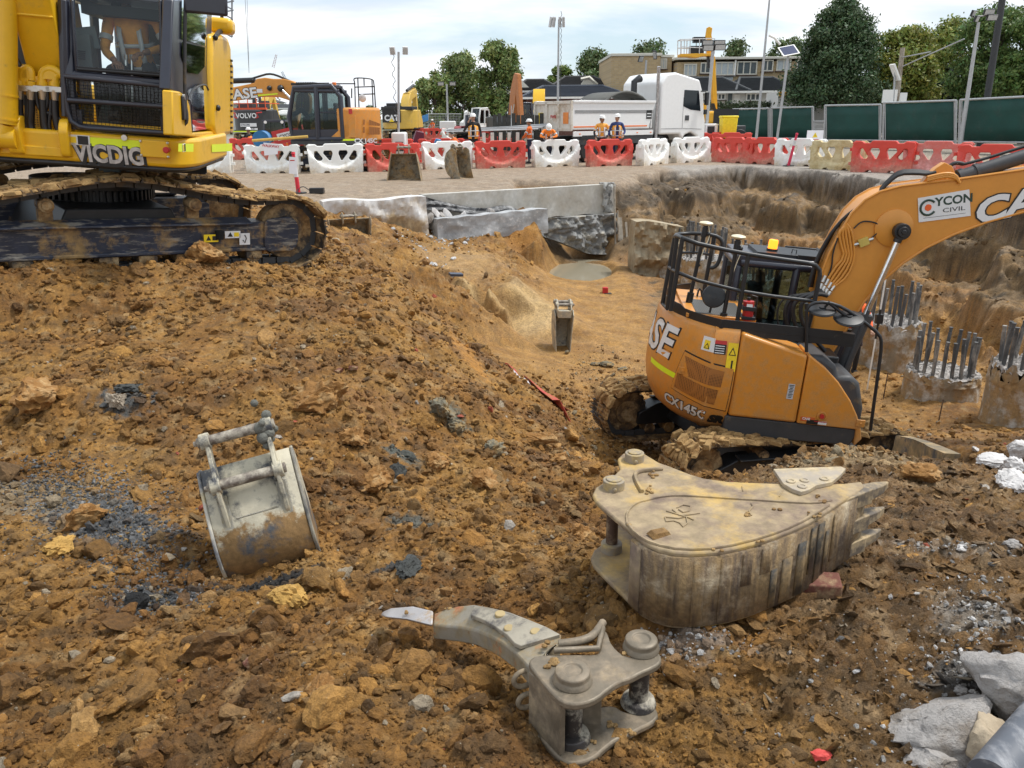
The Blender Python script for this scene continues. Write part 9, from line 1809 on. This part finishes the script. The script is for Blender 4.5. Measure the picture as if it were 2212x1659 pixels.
rbox(h,'wall',f_(1205),f_(1316),0,8,0,hz(1,194,H),RENW);hip(h,f_(1193),f_(1322),-.6,9,hz(1,195,H),hz(1,172,H),TILED,.26);m=MB();a,b=f_(1252),f_(1287);m.tube([(a,-1,hz(1,183,H)),((a+b)/2,-1,hz(1,179,H)),(b,-1,hz(1,195,H))],.14,4);m.prism([(a,hz(1,195,H)),(b,hz(1,195,H)),((a+b)/2-.3,hz(1,180,H))],-.9,-.4,'y');m.build('gable',[TRIM],h)
H=70;h=house(1250,H,'low house with a wide blue grey tiled roof just behind the truck body');ox_=h.location.x
rbox(h,'wall',f_(1140),f_(1350),0,7,0,hz(1,218,H),BRR);hip(h,f_(1125),f_(1362),-.6,8,hz(1,220,H),hz(1,193,H),TILEB,.22,rows=9);window(h,f_(1275),f_(1300),hz(1,236,H),hz(1,223,H),-.06,2)
H=74;h=house(1385,H,'tan brick block with a blank side wall and flat roof','apartment block',name='apartment_building',group='tan brick apartment blocks');ox_=h.location.x;f_=lambda px:gx(px,H,5)-ox_
z1=hz(1,133,H);rbox(h,'wall',f_(1320),f_(1425),0,10,0,z1,BRT);rbox(h,'roof',f_(1318),f_(1428),-.15,10.2,z1,z1+.22,TRIM,.02);rbox(h,'wall',f_(1425),f_(1452),.5,10,0,z1-.1,BRT);rbox(h,'roof',f_(1427),f_(1456),.3,10.2,z1-.1,z1+.1,TRIM);window(h,f_(1427),f_(1441),hz(1,161,H),hz(1,138,H),.44,3,BLIND);rbox(h,'stairwell',f_(1452),f_(1462),1.2,9,0,z1-.4,BRR)
H=73;h=house(1590,H,'long tan brick apartment building with a row of upper windows behind the boom lift','apartment block',name='apartment_building',group='tan brick apartment blocks');ox_=h.location.x
z1=hz(1,147,H);z6=lambda zz:hz(1,55.75+zz*.1764,H);x6=lambda zz:gx(1449.5+zz*.1764,H,5)-ox_
rbox(h,'wall',x6(70),x6(2300),0,9,0,z1,BRT);rbox(h,'roof',x6(40),x6(2310),-.4,9.3,z6(490),z6(462),TRIM,.02);rbox(h,'parapet',x6(80),x6(800),3,8,z1,z6(425),RENW)
for a,b,c,d_,n_,mt_ in ((150,305,690,540,3,BLIND),(350,475,660,525,2,PANE),(535,760,685,520,3,BLIND),(795,1040,680,515,3,PANE),(1095,1235,640,500,2,PANE),(1275,1450,635,495,2,BLIND),(1520,1680,640,500,2,PANE),(1780,2000,640,500,3,PANE)):window(h,x6(a),x6(b),z6(c),z6(d_),-.06,n_,mt_)
m=MB();m.tube([(x6(775),-.12,z6(500)),(x6(770),-.12,z6(700))],.08,6);m.tube([(x6(100),4,z1),(x6(100),4,z6(400))],.1,6);m.tube([(x6(130),4,z1),(x6(130),4,z6(395))],.1,6);m.build('downpipe',PWHI,h)
rbox(h,'spandrel',x6(150),x6(305),-.03,.02,z6(740),z6(690),BLIND);rbox(h,'spandrel',x6(535),x6(760),-.03,.02,z6(740),z6(685),BLIND)
H=68;h=house(1600,H,'single storey white rendered units with grey tiled roofs in front of the apartments','house',name='house');ox_=h.location.x;z6=lambda zz:hz(1,55.75+zz*.1764,H);x6=lambda zz:gx(1449.5+zz*.1764,H,3)-ox_
rbox(h,'wall',x6(150),x6(1500),0,6,0,z6(900),RENW);hip(h,x6(100),x6(940),-.7,7,z6(880),z6(690),TILE,.26,rows=12);hip(h,x6(760),x6(1560),-.6,7,z6(878),z6(695),TILE,.24,rows=12)
for a,b,c,d_,n_ in ((560,660,985,905,2),(910,1085,1000,905,3),(400,470,985,920,1)):window(h,x6(a),x6(b),z6(c),z6(d_),-.06,n_,PANE,PWHI)
rbox(h,'door',x6(765),x6(840),-.08,.0,z6(1030),z6(915),mat('white_paint',(.72,.72,.70),.4),.01);rbox(h,'door',x6(695),x6(745),-.04,.03,z6(1030),z6(910),PANE)
m=MB();m.box((0,0,.35),(9,1.2,.7));
H=60;q=aty(1800,220,H);o=empty('shop_awning',(q.x,H,0));tag(o,'long amber fascia board half hidden by the dark tree','fascia');x6=lambda zz:gx(1449.5+zz*.1764,H,2)-q.x;z6=lambda zz:hz(1,55.75+zz*.1764,H)
rbox(o,'board',x6(1305),x6(2060),-.05,.1,z6(945),z6(892),mat('amber_fascia',(.72,.38,.03),.5));rbox(o,'wall',x6(1305),x6(2400),.15,3,0,z6(895),RENW);rbox(o,'roof',x6(2080),x6(2212+300),-.6,3,z6(900),z6(880),PWHI)

# ================================================================ trees
LEAF=bpy.data.materials.new('foliage');LEAF.use_nodes=True;_n=LEAF.node_tree.nodes;_l=LEAF.node_tree.links;_b=_n['Principled BSDF'];_a=_n.new('ShaderNodeAttribute');_a.attribute_name='Col';_l.new(_a.outputs['Color'],_b.inputs['Base Color']);_b.inputs['Roughness'].default_value=.6
_tr=_n.new('ShaderNodeBsdfTranslucent');_l.new(_a.outputs['Color'],_tr.inputs[0]);_mx=_n.new('ShaderNodeMixShader');_mx.inputs[0].default_value=.25;_l.new(_b.outputs[0],_mx.inputs[1]);_l.new(_tr.outputs[0],_mx.inputs[2]);_l.new(_mx.outputs[0],_n['Material Output'].inputs[0])
BARK=mat('bark',(.09,.07,.05),rough=.95,var=.3,bump=.01)
def leaves(name,centres,radii,n_,ls,col,par=None,seed=0,flat=.8,colvar=.35):
    g=np.random.default_rng(seed);cs=np.array(centres);rs=np.array(radii);pw=rs**2;pw=pw/pw.sum();idx=g.choice(len(cs),n_,p=pw);d=g.normal(size=(n_,3));d /= np.linalg.norm(d,axis=1)[:,None]
    rad=rs[idx]*(.15+1.05*g.random(n_)**.8)*(1+.45*(g.random(n_)>.86)*g.random(n_));P0=cs[idx]+d*rad[:,None]*np.array((1,1,flat));nrm=d+g.normal(size=(n_,3))*.7;nrm /= np.linalg.norm(nrm,axis=1)[:,None]
    t=np.cross(nrm,g.normal(size=(n_,3)));t /= np.linalg.norm(t,axis=1)[:,None];b=np.cross(nrm,t);s_=ls*g.uniform(.6,1.4,n_)[:,None]
    V=np.stack([P0-t*s_,P0+b*s_*.5,P0+t*s_,P0-b*s_*.5],1).reshape(-1,3);F_=np.arange(n_*4).reshape(-1,4);cc=np.array(col)*1.35*(1+colvar*g.normal(size=(n_,1))*.6)*(1+.3*g.normal(size=(len(cs),1))[idx]*.5);cc[:,0] *= g.uniform(.8,1.35,n_)
    o=np_mesh(name,V,F_,LEAF,np.repeat(np.clip(cc,.008,.5),4,0));
    if par is not None:o.parent=par
    return o
def tree(px,Y,ytop,ybase,halfw,col,label,seed,shape='round',n_=5200,ls=.16,group='trees beyond the site',trunk=.22,z0=0.0,crown0=.25,spread=1.0,nb=26):
    x=gx(px,Y,3);zt_=hz(px,ytop,Y);s_=FPX/Y;hw=halfw/s_;o=empty('tree',(x,Y,z0));tag(o,label,'tree',group);g=random.Random(seed);zt_ -= z0;n_=int(n_*1.9);nb=int(nb*1.9);ls=ls*.82;zc0=zt_*crown0;cs=[];rs=[]
    for i in range(nb):
        u=g.random();
        if shape=='cone':w=(1-u)**.5*1.0+.06
        elif shape=='up':w=(.35+.65*math.sin(PI*min(1,u*1.05))**.7)*.9
        else:w=math.sqrt(max(0,1-(2*u-1)**2))*.85+.1
        a=g.uniform(0,2*PI);q=g.random()**.5*w*.8;r_=hw*g.uniform(.24,.42)*(.85 if shape != 'cone' else (1.15-.55*u))*(26/nb)**.25;cs.append((math.cos(a)*q*hw,math.sin(a)*q*hw*.8,zc0+(zt_-zc0-r_*.7)*u));rs.append(r_)
    leaves('crown',cs,rs,n_,ls,col,o,seed);m=MB();m.tube([(0,0,-.1),(.05*hw,0,zc0),(0,0,zt_*.8)],[trunk,trunk*.8,trunk*.2],8)
    for c in cs[::2]:st=Vector((0,0,max(zc0*.8,c[2]*.6)));m.tube([st,st.lerp(Vector(c),.5)+Vector((0,0,.15)),Vector(c)],[trunk*.35,trunk*.22,trunk*.06],5)
    m.build('trunk',BARK,o,smooth=60);return o
G1=(.15,.20,.065);G2=(.075,.115,.04);G3=(.11,.165,.04);GD=(.022,.045,.020);GY=(.13,.155,.035)
tree(940,100,150,262,52,G1,'light green bushy tree, left shoulder of the big clump behind the distant tower',1,n_=5000,ls=.24,crown0=.1)
tree(1000,102,110,262,72,(.13,.18,.06),'broad green tree in the middle of the big clump',2,n_=9000,ls=.24,crown0=.08,nb=34)
tree(1075,98,82,262,66,(.12,.17,.05),'tallest airy green tree at the right of the big clump',3,n_=8000,ls=.24,crown0=.1,shape='up',nb=34)
tree(880,150,222,262,34,G2,'small distant tree behind the yellow excavator boom',4,n_=2000,ls=.3)
tree(800,160,228,262,30,G2,'small dark distant tree behind the parked excavator counterweight',41,n_=1500,ls=.3)
tree(1212,96,142,200,46,G3,'green tree left behind the tall grey lighting tower',5,n_=3500,ls=.22)
tree(1285,95,102,195,60,G2,'upright dark green tree behind the grey roofed house',6,n_=5000,ls=.22,shape='up')
tree(1400,98,82,140,72,G2,'tree top rising over the tan brick block',7,n_=4500,ls=.22,shape='up')
tree(1583,96,80,150,54,G2,'upright tree behind the boom lift basket',8,n_=4500,ls=.22,shape='up')
tree(1690,92,66,150,56,G2,'tree between the tall thin pole and the dark tree',9,n_=4000,ls=.22,shape='up')
tree(1800,58.5,-12,225,122,(.045,.082,.034),'big dark pyramidal tree in front of the houses',10,n_=22000,ls=.13,shape='cone',crown0=.30,nb=110,trunk=.2)
tree(1945,60,56,215,96,(.15,.18,.035),'yellow green broad tree right of the dark pyramidal one',11,n_=12000,ls=.16,nb=46,crown0=.28)
tree(2030,66,38,215,100,(.135,.17,.035),'tall yellow green tree behind the power pole wire',12,n_=12000,ls=.17,nb=46,crown0=.2)
tree(2135,56,8,215,100,(.085,.14,.04),'green tree behind the dark leaning mast',13,n_=13000,ls=.15,nb=50,crown0=.2)
tree(2225,52,-20,215,80,(.085,.145,.035),'large green tree filling the top right corner',14,n_=12000,ls=.15,nb=46,crown0=.2)
tree(2330,50,-20,215,90,(.085,.145,.035),'large green tree beyond the top right corner',15,n_=8000,ls=.16,nb=40,crown0=.2)
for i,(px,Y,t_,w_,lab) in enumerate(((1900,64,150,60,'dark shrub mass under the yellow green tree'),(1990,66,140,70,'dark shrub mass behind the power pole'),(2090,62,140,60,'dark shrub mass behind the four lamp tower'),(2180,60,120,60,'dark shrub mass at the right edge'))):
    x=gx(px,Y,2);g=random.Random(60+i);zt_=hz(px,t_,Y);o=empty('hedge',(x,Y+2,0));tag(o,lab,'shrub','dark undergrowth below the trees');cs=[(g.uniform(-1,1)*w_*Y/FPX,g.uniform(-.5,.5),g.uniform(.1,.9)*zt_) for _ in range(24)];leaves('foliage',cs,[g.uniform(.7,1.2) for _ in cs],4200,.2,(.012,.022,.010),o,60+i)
hg=empty('hedge',(gx(1640,62),62,0));tag(hg,'low clipped hedge in front of the white units','shrub');cs=[(-4+k*.5,random.uniform(-.2,.2),hz(1,236,62)-.2) for k in range(18)];leaves('foliage',cs,[.4]*18,2600,.1,(.03,.05,.02),hg,71)
# distant town and wooded hill at left
for i,(px,Y,t_,w_,c_,lab) in enumerate(((540,150,210,50,(.05,.075,.04),'wooded rise behind the black excavator'),(610,170,205,45,(.045,.07,.04),'wooded rise left of the parked orange excavator boom'),(660,140,222,50,(.08,.10,.045),'paler green trees behind the parked orange excavator cab'),(600,110,248,60,(.08,.11,.045),'light green scrub beyond the yard at left'),(730,180,236,60,(.05,.07,.05),'distant trees beyond the parked orange excavator'))):
    x=gx(px,Y,2);g=random.Random(80+i);zt_=hz(px,t_,Y);o=empty('tree_belt',(x,Y,0));cs=[(g.uniform(-1,1)*w_*Y/FPX,g.uniform(-2,2),g.uniform(.05,.85)*zt_*(1-.3*abs(g.uniform(-1,1)))) for _ in range(30)];q=leaves('foliage',cs,[zt_*g.uniform(.14,.26) for _ in cs],4200,.35,c_,o,80+i);tag(o,lab,'tree',None,'stuff')
for i,(px,Y,t_,w_,h_,lab) in enumerate(((523,135,216,22,3.5,'distant white building behind the red railed excavator'),(600,130,226,34,2.2,'long low white building on the wooded rise'),(612,120,238,20,1.8,'small pale building below the long white one'),(577,150,214,18,2,'pale house among the trees at far left'))):
    o=empty('distant_building',(gx(px,Y,3),Y,0));tag(o,lab,'building','distant pale buildings at left');zt_=hz(px,t_,Y);ww=w_*Y/FPX;rbox(o,'wall',-ww,ww,0,6,0,zt_-.5,RENW);hip(o,-ww-.4,ww+.4,-.5,6.5,zt_-.5,zt_,TILE if i % 2 else RENW,.3,rows=3)
    m=MB()
    for k in range(4):m.box((-ww+ww*2*(k+.5)/4,-.02,zt_-1.6),(ww*.25,.05,.9))
    m.build('window',PANE,o)
